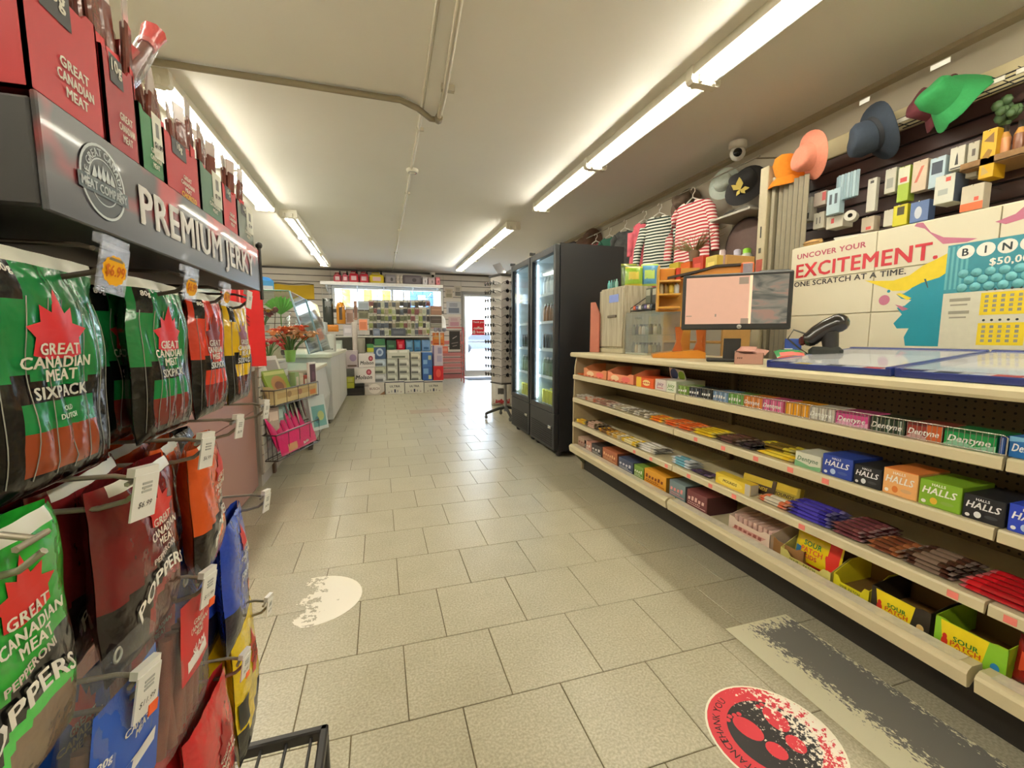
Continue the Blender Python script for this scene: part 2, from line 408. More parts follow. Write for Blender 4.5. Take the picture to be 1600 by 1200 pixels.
fixture(-1.38, -2.0, 3, 'fluorescent strip light over the left aisle beside the jerky rack', 1.5, (1, 1))
pipe_m = P((132, 120, 96), .5, var=.06); cond_m = P((206, 198, 178), .5)
p = MB(); z = CEIL-.03
p.tube([(-3.2, 3.44, z), (.2, 3.45, z), (.33, 3.5, z-.015), (.44, 3.62, z-.02), (.5, 3.62, z-.02)], .022, 8)
p.lathe([(.03, -.03), (.034, 0), (.03, .03)], 8, 0, (.5, 3.6, z-.02), 'y')
pipe = tag(p.build('ceiling_pipe', [pipe_m]), 'brownish grey pipe running across the ceiling to an elbow', 'pipe')
p = MB(); p.tube([(.5, 3.6, z-.015), (.5, 3.3, z), (.44, 2.2, z), (.36, -3, z)], .02, 8)
p.box(.47, .56, 3.2, 3.24, z-.01, z+.03)
tag(p.build('supply_pipe', [P((186, 176, 154), .5)]), 'pale pipe on the ceiling coming from the camera side to the elbow', 'pipe')
p = MB(); p.tube([(.27, -3, CEIL-.012), (.345, 2.4, CEIL-.012), (.365, 3.3, CEIL-.012), (.372, 3.6, CEIL-.012), (.39, 12.1, CEIL-.012)], .013, 6)
for y in (1.4, 3.9, 5.6, 7.5, 9.5): p.box(.355, .415, y-.012, y+.012, CEIL-.026, CEIL-.001)
tag(p.build('cable_conduit', [cond_m]), 'thin white cable conduit along the ceiling through the smoke detector', 'conduit')
sm = tag(MB().lathe([(.062, 0), (.065, -.012), (.055, -.03), (.03, -.04), (.001, -.04)], 20).build('smoke_detector', [P((226, 220, 200), .5)], None, (.39, 4.85, CEIL)), 'round white smoke detector on the ceiling conduit', 'smoke detector')
MB().lathe([(.045, -.031), (.048, -.036), (.04, -.038)], 20).build('vent_ring', [P((150, 146, 136), .5)], sm)
MB().ball((.03, 0, -.04), .005, 6).build('status_light', [P((190, 40, 30), .3)], sm)
def dome(loc, label, s, rz):
    t = thing('security_camera', label, 'camera', loc, rz)
    MB().lathe([(.058*s, 0), (.06*s, -.03*s), (.055*s, -.05*s)], 18).build('base', [P((228, 224, 212), .4)], t)
    MB().ball((0, 0, -.075*s), .052*s, 14).build('housing', [P((236, 232, 222), .35)], t)
    MB().lathe([(.001, -.058*s), (.026*s, -.056*s), (.03*s, -.045*s)], 14, 0, (0, 0, -.085*s), 'y').build('lens', [P((12, 12, 14), .1)], t)
dome((3.12, 3.3, CEIL-.02), 'white dome security camera above the orange bucket hat', 1.25, -.75)
dome((1.43, 12.0, CEIL-.02), 'small white security camera high on the back wall', 1.2, 0)
# ------------------------------------------------------------------ floor stickers
def sticker(name, label, mats_fn, pts, loc=(0, 0, 0)):
    return tag(MB().prism(pts, 'z', .0004, .0012).build(name, [mats_fn], None, loc), label, 'sticker')
def worn(name, layers, wear, scale, seed=0, stretch=(1, 1, 1)):
    """Worn floor print: colours by layers, worn through to the tile by noise."""
    m, N, L, b = nodes(name)
    tc = N.new('ShaderNodeTexCoord'); mp = N.new('ShaderNodeMapping'); mp.inputs['Location'].default_value = (seed, seed*.7, 0); mp.inputs['Scale'].default_value = stretch
    L.new(tc.outputs['Object'], mp.inputs['Vector'])
    nz = N.new('ShaderNodeTexNoise'); nz.inputs['Scale'].default_value = scale; nz.inputs['Detail'].default_value = 6; nz.inputs['Roughness'].default_value = .7
    L.new(mp.outputs[0], nz.inputs['Vector'])
    r = N.new('ShaderNodeValToRGB'); r.color_ramp.interpolation = 'CONSTANT'
    e = r.color_ramp.elements; e[0].color = [s2l(x) for x in layers[0][1]]+[1]; e[0].position = 0
    e[1].position = layers[1][0]; e[1].color = [s2l(x) for x in layers[1][1]]+[1]
    for pos, col in layers[2:]:
        q = e.new(pos); q.color = [s2l(x) for x in col]+[1]
    L.new(nz.outputs['Fac'], r.inputs[0]); L.new(r.outputs[0], b.inputs['Base Color']); b.inputs['Roughness'].default_value = .4
    if wear is not None:
        a = N.new('ShaderNodeMath'); a.operation = 'LESS_THAN' if wear > 0 else 'GREATER_THAN'; a.inputs[1].default_value = abs(wear)
        L.new(nz.outputs['Fac'], a.inputs[0]); L.new(a.outputs[0], b.inputs['Alpha'])
    return m, N, L, b, nz, r, tc
# long scuffed grey mat print beside the counter: pale border, grey middle, ragged between
m, N, L, b, nz, r, tc = worn('scuffed_grey', [(0, (122, 120, 116)), (.5, (240, 236, 208))], None, 55, 3, (1.6, .7, 1))
sep = N.new('ShaderNodeSeparateXYZ'); L.new(tc.outputs['Object'], sep.inputs[0])
def mth(op, a, bv, clampv=False):
    q = N.new('ShaderNodeMath'); q.operation = op; q.use_clamp = clampv
    for i, x in enumerate((a, bv)):
        if isinstance(x, (int, float)): q.inputs[i].default_value = x
        else: L.new(x, q.inputs[i])
    return q.outputs[0]
dx = mth('ABSOLUTE', mth('ADD', sep.outputs['X'], -.055), 0); dy = mth('ABSOLUTE', sep.outputs['Y'], 0)
edge = mth('MAXIMUM', mth('SUBTRACT', mth('MULTIPLY', dx, 7.), .35), mth('SUBTRACT', mth('MULTIPLY', mth('ADD', dy, -.62), 6.), -.6))
fac = mth('ADD', mth('MULTIPLY', edge, .35), mth('MULTIPLY', nz.outputs['Fac'], .75))
for l_ in list(r.inputs[0].links): L.remove(l_)
L.new(fac, r.inputs[0])
sticker('worn_floor_sticker', 'long scuffed grey and cream rectangular sticker on the floor along the counter', m, [(-.155, -.64), (.155, -.64), (.155, .62), (-.155, .62)], (1.43, .66, 0))
# white round sticker, half worn away
m, N, L, b, nz, r, tc = worn('worn_white', [(0, (236, 230, 214)), (.7, (226, 214, 196))], .62, 16, 9)
sx_ = N.new('ShaderNodeSeparateXYZ'); L.new(tc.outputs['Object'], sx_.inputs[0])
g1 = N.new('ShaderNodeMath'); g1.operation = 'MULTIPLY_ADD'; g1.inputs[1].default_value = -1.9; L.new(sx_.outputs['X'], g1.inputs[0]); L.new(nz.outputs['Fac'], g1.inputs[2])
for n_ in N:
    if n_.type == 'MATH' and n_.operation == 'LESS_THAN':
        for l_ in list(n_.inputs[0].links): L.remove(l_)
        L.new(g1.outputs[0], n_.inputs[0]); n_.inputs[1].default_value = .5
sticker('round_floor_sticker', 'round white floor sticker half worn away, in front of the jerky rack', m, [(.2*math.cos(a*PI/18), .19*math.sin(a*PI/18)) for a in range(36)], (-.31, 1.965, 0))
m, *_ = worn('faded_brown', [(0, (168, 146, 124)), (.6, (182, 164, 142))], None, 30, 2)
sticker('faded_floor_sticker', 'small faded brown rectangular sticker on the far floor near the fridges', m, [(-.3, -.17), (.3, -.17), (.3, .17), (-.3, .17)], (.72, 6.75, 0))
# red and black footprint sticker
def fade(tup, k):
    m, N, L, b, nz, r, tc = tup
    s_ = N.new('ShaderNodeSeparateXYZ'); L.new(tc.outputs['Object'], s_.inputs[0]); a = N.new('ShaderNodeMath'); a.operation = 'MULTIPLY_ADD'; a.inputs[1].default_value = k
    L.new(s_.outputs['X'], a.inputs[0]); L.new(nz.outputs['Fac'], a.inputs[2])
    for l_ in list(r.inputs[0].links): L.remove(l_)
    L.new(a.outputs[0], r.inputs[0]); return m
redw = fade(worn('worn_red', [(0, (206, 58, 70)), (.62, (240, 232, 214))], None, 40, 5), .95)
blkw = fade(worn('worn_black', [(0, (38, 36, 38)), (.55, (38, 36, 38)), (.6, (240, 232, 214))], None, 60, 1), .9)
f = thing('footprint_floor_sticker', 'round red sticker with black centre and red footprints on the near floor', 'sticker', (1.055, .865, 0), .0)
f.scale = (.8, .8, 1)
circ = lambda r, n=40, cx=0, cy=0, k=1.: [(cx+r*math.cos(2*PI*a/n), cy+r*k*math.sin(2*PI*a/n)) for a in range(n)]
MB().prism(circ(.225), 'z', .0004, .001).build('rim', [P((240, 234, 214), .4)], f)
MB().prism(circ(.217), 'z', .001, .0014).build('ring', [redw], f)
MB().prism(circ(.15), 'z', .0014, .0018).build('disc', [blkw], f)
for i, (cx, cy, ang) in enumerate(((-.05, .0, .25), (.06, .0, -.2))):
    fp = MB()
    for px_, py_, r_, k in ((0, .05, .038, 1.45), (0, -.052, .03, 1.2)):
        fp.prism(circ(r_, 20, px_, py_, k), 'z', .0018, .0022)
    for q in range(4): fp.prism(circ(.009, 10, -.03+q*.02, .115-abs(q-1)*.006), 'z', .0018, .0022)
    fp.move(Matrix.Translation((cx, cy, 0)) @ Matrix.Rotation(ang, 4, 'Z'))
    fp.build('footprint', [redw], f)
t = MB()
for a0, s_ in ((PI*.78, 'THANK YOU'), (-PI*.75, 'KEEP YOUR DISTANCE')):
    t.text(s_, 0, 0, .026, lambda u, v, a0=a0: ((.186+v)*math.cos(a0-u/.186), (.186+v)*math.sin(a0-u/.186), .0023), 0, bold=False)
t.build('lettering', [black_ink], f)
# ================================================================== candy counter
def ysolve(px, X, z):
    """Depth Y at which a point (X, Y, z) stands in the photograph's column px."""
    k = (px-800)/FPX; sy, cy, sp, cp = math.sin(YAW), math.cos(YAW), math.sin(PITCH), math.cos(PITCH)
    return (X*cy-k*X*sy*cp+k*(z-CAM_H)*sp)/(sy+k*cy*cp)
cream = P((214, 202, 166), .42, var=.05, ns=12); brownm = P((92, 78, 50), .6, var=.12, ns=20)
def pegboard(col, hole, pitch=.0254, r=.16):
    m, N, L, b = nodes('pegboard')
    tc = N.new('ShaderNodeTexCoord'); sp_ = N.new('ShaderNodeSeparateXYZ'); L.new(tc.outputs['Object'], sp_.inputs[0])
    def mm(op, a, c=None):
        q = N.new('ShaderNodeMath'); q.operation = op
        for i, x in enumerate((a, c)):
            if x is None: continue
            if isinstance(x, (int, float)): q.inputs[i].default_value = x
            else: L.new(x, q.inputs[i])
        return q.outputs[0]
    u = mm('SUBTRACT', mm('FRACT', mm('MULTIPLY', sp_.outputs['Y'], 1/pitch)), .5); v = mm('SUBTRACT', mm('FRACT', mm('MULTIPLY', sp_.outputs['Z'], 1/pitch)), .5)
    d = mm('LESS_THAN', mm('ADD', mm('MULTIPLY', u, u), mm('MULTIPLY', v, v)), r*r)
    mx = N.new('ShaderNodeMix'); mx.data_type = 'RGBA'; mx.inputs[6].default_value = [s2l(x) for x in col]+[1]; mx.inputs[7].default_value = [s2l(x) for x in hole]+[1]
    L.new(d, mx.inputs[0]); L.new(mx.outputs[2], b.inputs['Base Color']); b.inputs['Roughness'].default_value = .6
    return m
peg_m = pegboard((108, 92, 62), (30, 24, 14))
cnt = thing('candy_counter', 'long cream and brown candy counter with four open shelves along the aisle', 'counter')
CY = [3.34, 2.01, .68, -.65]; SX = 1.565; BX = 1.98
SZ = [.835, .64, .43]                       # shelf tops
tp = MB(); nose = [(1.552, .985), (1.545, .995), (1.545, 1.012), (1.555, 1.022), (2.2, 1.022), (2.2, .985)]
tp.prism([(x, z) for x, z in nose], 'y', CY[-1], CY[0]+.025)
tp.build('counter_top', [cream], cnt)
ep = [(1.60, 0.985), (1.585, .9), (1.575, .6), (1.575, .2), (1.66, .17), (1.66, 0), (2.02, 0), (2.02, .985)]
MB().prism(ep, 'y', CY[0], CY[0]+.02).build('end_panel', [P((176, 160, 128), .5)], cnt)
for k in range(3):
    y1, y0 = CY[k]-.004, CY[k+1]+.004
    MB().box(BX, BX+.012, y0, y1, .18, .985).build('back_panel', [peg_m], cnt)
    MB().box(BX-.03, BX, CY[k+1]-.012, CY[k+1]+.012, .18, .985, b=.003).build('upright', [P((120, 104, 72), .5)], cnt)
    for z in SZ:
        s = MB().prism([(SX, z), (SX-.004, z-.006), (SX-.004, z-.034), (SX+.004, z-.038), (SX+.012, z-.012), (BX, z-.012), (BX, z)], 'y', y0, y1).build('shelf', [cream], cnt)
    b = MB().prism([(1.535, .228), (1.53, .218), (1.536, .178), (1.548, .176), (1.575, .2), (BX, .2), (BX, .212), (1.6, .212), (1.596, .236), (1.55, .238)], 'y', y0+.004, y1-.004).build('bottom_shelf', [cream], cnt)
    MB().box(1.542, 1.590, y0+.03, y1-.03, .2385, .2395, 0).build('ticket_strip', [P((228, 220, 200), .3, var=.25, ns=40)], b)
    MB().box(1.68, 1.72, CY[k+1], CY[k], 0, .178).build('kick_board', [P((30, 26, 22), .5)], cnt)
MB().prism([(1.537, .2), (1.6, .2), (1.72, .03), (1.69, .03)], 'y', CY[0]-.012, CY[0]+.0).build('base_bracket', [P((140, 140, 110), .5)], cnt)
MB().box(2.0, 2.2, CY[-1], CY[0]+.02, .0, .985).build('rear_body', [brownm], cnt)
# pink price stickers on the shelf edges
pk = P((240, 132, 122), .5); red_ink = P((190, 40, 40), .5)
for z, pxs in ((SZ[1], (1088, 1131, 1182, 1236, 1291)), (SZ[2], (992, 1018, 1042, 1077, 1111, 1148, 1254, 1490, 1580))):
    for px in pxs:
        y = ysolve(px, SX, z-.02)
        q = MB().box(SX-.0052, SX-.0042, y-.013, y+.013, z-.03, z-.01).build('price_sticker', [pk], cnt)
# ------------------------------------------------------------------ makers of packaged goods (front at y=0 facing -y, standing on z=0)
def carton(name, label, cat, loc, rz, w, d, h, col, pr=(), txt=(), group=None, top=None, side=None, glossy=False, bev=.002, tilt=None):
    mk = wrap if glossy else card
    ms = [mk(col), mk(top or col), mk(side or col)]
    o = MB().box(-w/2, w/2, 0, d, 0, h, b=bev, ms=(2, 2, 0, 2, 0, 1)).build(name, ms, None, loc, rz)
    if tilt: o.rotation_euler = tilt
    tag(o, label, cat, group)
    prints(o, w, h, pr, txt)
    return o
def prints(o, w, h, pr=(), txt=(), y=-.0006, nm='front_print'):
    """Printed patches and lettering, as fractions of the front: pr (u0,v0,u1,v1,col) or ('o',u,v,ru,rv,col); txt (s,u,v,h,col[,wmax,italic,rot])."""
    if not (pr or txt): return
    b = MB(); mats = []
    def sl(c):
        m = card(c)
        if m not in mats: mats.append(m)
        return mats.index(m)
    for i, q in enumerate(pr):
        yy = y-.0002*i
        if q[0] == 'o':
            b.add([(w*(q[1]+q[3]*math.cos(a*PI/8)), yy, h*(q[2]+q[4]*math.sin(a*PI/8))) for a in range(16)], [tuple(range(16))], sl(q[5]))
        elif q[0] == 'p':
            b.add([(w*u, yy, h*v) for u, v in q[1]], [tuple(range(len(q[1])))], sl(q[2]))
        else:
            b.add([(w*q[0], yy, h*q[1]), (w*q[2], yy, h*q[1]), (w*q[2], yy, h*q[3]), (w*q[0], yy, h*q[3])], [(0, 1, 2, 3)], sl(q[4]))
    yt = y-.0002*(len(pr)+1)
    for q in txt:
        s_, u, v, hh, c = q[:5]
        if s_.startswith('~'):                # marks too small to read: short strokes in a row
            k = int(s_[1:]); wm = q[5] if len(q) > 5 else .8; rs = random.Random(len(s_)*7+k+int(1000*v)); step = w*wm/k
            for i in range(k):
                a = w*u-w*wm/2+i*step; ht = h*hh*(.5 if rs.random() < .4 else .36); zc = h*v
                b.add([(a, yt, zc-h*hh*.4), (a+step*.62, yt, zc-h*hh*.4), (a+step*.72, yt, zc-h*hh*.4+ht*1.6), (a+step*.1, yt, zc-h*hh*.4+ht*1.6)], [(0, 1, 2, 3)], sl(c))
            continue
        wm = q[5] if len(q) > 5 else .9; it = q[6] if len(q) > 6 else False; ro = q[7] if len(q) > 7 else 0
        b.text(s_, w*u, h*v, hh*h, lambda a, c_: (a, yt, c_), sl(c), wmax=w*wm, italic=it, rot=ro)
    return b.build(nm, mats, o)
def tray(name, label, loc, rz, w, d, h, col, front=.45, pr=(), txt=(), cat='display box', group=None, inner=None, cut=.12):
    """Open display box: floor, back, sides sloping down to a low notched front."""
    t = .002; b = MB()
    b.box(-w/2, w/2, 0, d, 0, t, 1)
    b.box(-w/2, w/2, d-t, d, 0, h, ms=(0, 0, 1, 0, 0, 0))
    for sx in (-1, 1):
        x0, x1 = (sx*w/2, sx*(w/2-t)); b.prism([(0, 0), (d, 0), (d, h), (d*.45, h), (0, h*(front+cut))], 'x', min(x0, x1), max(x0, x1))
    f = h*front
    b.prism([(-w/2, 0), (w/2, 0), (w/2, f+h*cut), (w*.36, f+h*cut), (w*.28, f), (-w*.28, f), (-w*.36, f+h*cut), (-w/2, f+h*cut)], 'y', 0, t)
    o = tag(b.build(name, [card(col), card(inner or (150, 122, 84))], None, loc, rz), label, cat, group)
    prints(o, w, h, pr, txt); return o
_bars = {}
def bar_mesh(L, W, T, c1, c2, key):
    k = (L, W, T, c1, c2)
    if k not in _bars:
        b = MB()
        def sgn(q): return 1 if q >= 0 else -1
        def f(side):
            def g(u, v):
                x = (u-.5)*L; y = (v-.5)*W; e = min(1, max(0, (.5-abs(u-.5))*L/.016-.35)); e = max(0, min(1, e))**.5
                p = max(0, 1-abs(2*v-1)**3.)
                return (x, y*(1-.06*(1-e)), T/2+side*(T/2*e*p+.0004))
            return g
        mf = lambda u, v: 1 if .22 < u < .78 else (2 if u < .07 or u > .93 else 0)
        b.grid(f(1), 12, 6, mf=mf); b.grid(f(-1), 12, 6, mf=mf)
        _bars[k] = b.mesh('candy_bar', [wrap(c1), wrap(c2), wrap(tuple(min(255, int(x*.6+80)) for x in c1))])
    return _bars[k]
def pile(px0, px1, z, c1, c2, desc, rows=5, layers=2, W=.034, T=.015, x0=None, lab=None, jit=1., name='candy_bar'):
    """Bars lying along the shelf, in rows and layers; one object each."""
    x0 = x0 or SX+.014
    ya, yb = min(3.325, ysolve(px0, x0, z)), ysolve(px1, x0, z); L = max(.05, ya-yb-.004)
    n = max(1, round(L/.15)); L1 = L/n
    for a in range(n):
        for r in range(rows):
            for l in range(layers - (1 if r > rows-2 and layers > 1 else 0)):
                o = bpy.data.objects.new(name, bar_mesh(round(L1-.004, 3), W, T, c1, c2, 0)); C.objects.link(o)
                o.location = (x0+W/2+r*(W+.001)+R.uniform(0, .004)*jit, yb+L1*(a+.5)+R.uniform(-.003, .003)*jit, z+.001+l*T*.97)
                o.rotation_euler = (R.uniform(-.03, .03)*jit, 0, PI/2+R.uniform(-.05, .05)*jit)
                rn = ('front', 'second', 'third', 'fourth', 'fifth', 'last')[r]; ln = ('' if layers == 1 else (' bottom', ' top')[l] if layers == 2 else (' bottom', ' second', ' third', ' fourth')[l])
                en = '' if n == 1 else (', near' if a == 0 else ', far' if a == n-1 else ', mid')
                tag(o, '%s, %s row%s%s' % (desc, rn, ln, en), 'candy bar', 'pile of '+desc)
# ------------------------------------------------------------------ top shelf: gum and small boxes
Z1 = SZ[0]+.0005; X1 = SX+.016
def seg(px0, px1, x, z): a, b = ysolve(px0, x, z), ysolve(px1, x, z); return (a+b)/2, a-b
def box_on(shelf_z, px0, px1, x, d, h, col, label, name='gum_box', cat='gum box', gap=.003, **k):
    y, wd = seg(px0, px1, x, shelf_z); y = min(y, 3.325-wd/2); return carton(name, label, cat, (x, y, shelf_z), FX, wd-gap, d, h, col, **k)
pile(896, 911, Z1, (226, 92, 40), (232, 120, 50), 'orange flat candy bar at the far end of the top shelf', 3, 1)
for i, (a, b_, c, lb) in enumerate(((912, 948, (236, 152, 104), 'peach display box with scalloped front on top shelf, nearest the far end'), (949, 990, (240, 150, 112), 'peach display box with a pink panel on the top shelf, second from the far end'))):
    y, wd = seg(a, b_, X1, Z1)
    o = tray('display_box', lb, (X1, y, Z1), FX, wd-.004, .2, .1, c, .55, pr=(('o', -.2, .28, .16, .2, (250, 214, 170)), ('o', .22, .28, .16, .2, (244, 120, 110))), txt=(('~5', -.05, .1, .1, (200, 70, 50)),))
box_on(Z1, 994, 1021, X1, .18, .062, (232, 96, 44), 'orange and yellow small box on the top shelf beside the white gum boxes', pr=((-.5, 0, -.2, 1, (238, 196, 60)), ('o', .1, .5, .22, .3, (250, 220, 150))), txt=(('~5', .12, .5, .2, (200, 60, 30), .5),), side=(236, 120, 50))
box_on(Z1, 1023, 1040, X1, .2, .066, (226, 214, 208), 'white gum box with mauve print on the top shelf', txt=(('Juicy', 0, .6, .3, (150, 90, 130), .9, True), ('~5', 0, .25, .16, (200, 70, 110), .6)))
box_on(Z1, 1040.5, 1056, X1, .2, .066, (226, 230, 210), 'white gum box with green print on the top shelf', txt=(('Juicy', 0, .6, .3, (110, 150, 60), .9, True), ('~4', 0, .25, .16, (70, 140, 70), .6)))
# header card standing at the back
o = thing('header_card', 'tilted white header card with a blue and a green disc standing among gum boxes', 'sign', (1.72, seg(1045, 1083, 1.72, .9)[0], Z1+.02), FX)
MB().prism([(-.075, 0), (.085, 0), (.05, .1), (-.075, .115)], 'y', 0, .004).build('card', [card((232, 232, 222))], o)
b = MB(); b.prism([(-.035+.034*math.cos(a*PI/10), .075+.034*math.sin(a*PI/10)) for a in range(20)], 'y', -.001, 0, 0); b.prism([(.03+.028*math.cos(a*PI/10), .068+.028*math.sin(a*PI/10)) for a in range(20)], 'y', -.001, 0, 1)
b.build('disc', [card((44, 84, 140)), card((142, 186, 60))], o); o.rotation_euler = (.25, 0, FX)
gum = [(1059, 1075, (132, 178, 66), '~4', 'bright green gum box behind the wire fence, at its far end'),
       (1076, 1094, (30, 44, 62), '~4', 'dark navy gum box behind the wire fence, first of two'),
       (1095, 1112, (26, 34, 40), '~4', 'black gum box with white stripes behind the wire fence, beside a navy one'),
       (1113, 1136, (120, 156, 196), '~5', 'pale blue gum box behind the wire fence'),
       (1137, 1160, (112, 176, 84), '~5', 'light green gum box behind the wire fence, left of the orange one'),
       (1161, 1189, (240, 146, 60), 'Dentyne', 'orange gum box behind the wire fence, left of a pink one'),
       (1190, 1223, (232, 110, 160), 'Dentyne', 'first pink gum box behind the wire fence, beside the yellow orange packs'),
       (1225, 1262, (244, 168, 40), '', 'yellow orange gum packs behind the wire fence'),
       (1263, 1303, (214, 210, 196), 'Dentyne', 'white gum box with grey print behind the wire fence'),
       (1304, 1356, (204, 76, 140), 'Dentyne', 'second pink gum box behind the wire fence, right of the white one'),
       (1357, 1413, (46, 66, 48), 'Dentyne', 'black green gum box with white writing behind the wire fence'),
       (1414, 1471, (150, 60, 52), 'Dentyne', 'dark red and orange gum box behind the wire fence'),
       (1472, 1556, (28, 140, 74), 'Dentyne', 'wide bright green gum box at the near end of the wire fence'),
       (1557, 1568, (44, 84, 160), '', 'narrow blue gum box at the very end of the wire fence')]
for a, b_, c, s_, lb in gum:
    y, wd = seg(a, b_, X1, Z1); wd -= .003; n = max(2, round(wd/.016))
    lite = tuple(min(255, int(x*.5+128)) for x in c); dk = tuple(int(x*.6) for x in c)
    pr = [((i+.5)/n-.5-.25/n, .05, (i+.5)/n-.5+.02/n, .95, lite if i % 2 else dk) for i in range(n)] if a not in (1304, 1472, 1414) else [('p', [(-.5, .1), (-.2, .5), (.1, .15), (.5, .4), (.5, 0), (-.5, 0)], lite), (-.5, .86, .5, .95, dk)]
    if a == 1414: pr += [(.1, 0, .5, 1, (206, 96, 44))]
    o = carton('gum_box', lb, 'gum box', (X1, y, Z1), FX, wd, .11, .05, c, pr=pr, txt=((s_, 0, .5, .36, (250, 250, 244), .86, True),) if s_ else (), glossy=True)
box_on(Z1, 1573, 1640, X1, .11, .056, (30, 104, 176), 'deep blue gum box past the end of the wire fence', pr=(('p', [(-.5, .75), (.5, .9), (.5, 1), (-.5, 1)], (120, 180, 220)),), txt=(('Dentyne', .02, .5, .36, (250, 250, 250), .86, True),))
# wire fence
chrome = P((214, 212, 204), .25, metal=.8, var=.02)
ya, yb = ysolve(1058, SX, .84), ysolve(1570, SX, .84)
wf = thing('wire_fence', 'chrome wire fence along the front edge of the gum shelf', 'shelf fence', (SX+.004, 0, SZ[0]+.001))
MB().tube([(0, ya, .002), (0, ya, .05), (0, ya-.008, .056), (0, yb+.008, .056), (0, yb, .05), (0, yb, .002)], .0018, 6).build('rim_wire', [chrome], wf)
MB().tube([(0, ya, .004), (0, yb, .004)], .0016, 6).build('bottom_wire', [chrome], wf)
n = int((ya-yb)/.0125); vb = MB().tube([(0, 0, .004), (0, 0, .055)], .0008, 4).mesh('bar', [chrome])
for i in range(1, n):
    if i % 1 == 0:
        o = bpy.data.objects.new('bar', vb); C.objects.link(o); o.parent = wf; o.location = (0, yb+(ya-yb)*i/n, 0)
# ------------------------------------------------------------------ second shelf: bars, then lozenge boxes
Z2 = SZ[1]+.0005
for a in [
 (895, 912, (222, 214, 200), (200, 190, 176), "cream candy bar at the second shelf's far end", 4, 2),
 (912, 930, (196, 110, 80), (214, 190, 170), 'reddish brown candy bar, second pile of second shelf', 4, 2),
 (930, 953, (206, 176, 160), (150, 110, 96), 'pale brown candy bar, third pile of second shelf', 4, 2),
 (954, 976, (226, 222, 206), (190, 176, 150), 'white and tan candy bar, fourth pile of second shelf', 4, 2),
 (977, 1010, (232, 226, 210), (140, 130, 110), 'white and grey candy bar in the long pale pile', 4, 2),
 (1012, 1034, (240, 178, 44), (226, 120, 40), 'amber yellow candy bar left of the orange bars', 4, 2),
 (1035, 1079, (232, 122, 56), (214, 92, 40), "orange candy bar in the second shelf's orange pile", 5, 2),
 (1080, 1114, (240, 212, 50), (222, 186, 40), 'yellow candy bar in the yellow pile next to the orange bars', 5, 2),
 (1115, 1152, (70, 48, 36), (100, 66, 60), 'dark brown candy bar right of the yellow bars', 5, 2),
 (1153, 1176, (40, 32, 36), (60, 50, 56), 'blackish candy bar right of the brown pile', 4, 2),
 (1177, 1238, (240, 200, 44), (246, 214, 70), 'wavy yellow candy bar left of the first white lozenge box', 2, 1),
]: pile(a[0], a[1], Z2, a[2], a[3], a[4], a[5], a[6])
pile(1177, 1238, Z2, (206, 186, 60), (120, 96, 40), 'yellow brown candy bar behind the wavy yellow ones', 4, 2, x0=SX+.09)
X2 = SX+.014
loz = lambda a, b_, c, lb, s_, ink, acc, h=.078, top=None: box_on(Z2, a, b_, X2, .15, h, c, lb, 'lozenge_box', 'lozenge box', top=top,
    pr=(('o', -.12, .24, .09, .13, acc), ('o', .2, .26, .16, .07, tuple(int(x*.75+40) for x in c)), ('o', -.36, .16, .06, .07, ink)),
    txt=((s_, .0, .62, .26, ink, .82, True), (s_, -.02, .86, .1, ink, .4)))
box_on(Z2, 1241, 1282, X2, .12, .058, (222, 222, 204), 'white and green small gum box at the start of the lozenge row', pr=(('p', [(-.5, 0), (.5, 0), (.5, .3), (.1, .2), (-.5, .42)], (124, 176, 130)),), txt=(('Dentyne', 0, .6, .3, (110, 140, 110), .8, True),))
loz(1283, 1331, (36, 62, 152), 'first royal blue lozenge box, right of the white gum box', 'HALLS', (244, 244, 246), (190, 210, 240))
loz(1332, 1376, (28, 30, 34), 'first black lozenge box, left of the peach one', 'HALLS', (244, 244, 246), (236, 240, 244), .07)
loz(1377, 1432, (238, 178, 112), 'peach orange lozenge box between the black and the green ones', 'HALLS', (252, 246, 236), (214, 120, 50), .085, (236, 140, 70))
loz(1433, 1500, (128, 174, 44), 'apple green lozenge box in the lozenge row', 'HALLS', (250, 250, 240), (226, 180, 60), .08)
loz(1501, 1569, (26, 28, 34), 'second black lozenge box, right of the green one', 'HALLS', (244, 244, 246), (236, 240, 244), .07)
loz(1571, 1650, (38, 66, 190), 'second royal blue lozenge box, at the near end cut by the frame', 'HALLS', (244, 244, 246), (190, 210, 240), .075)
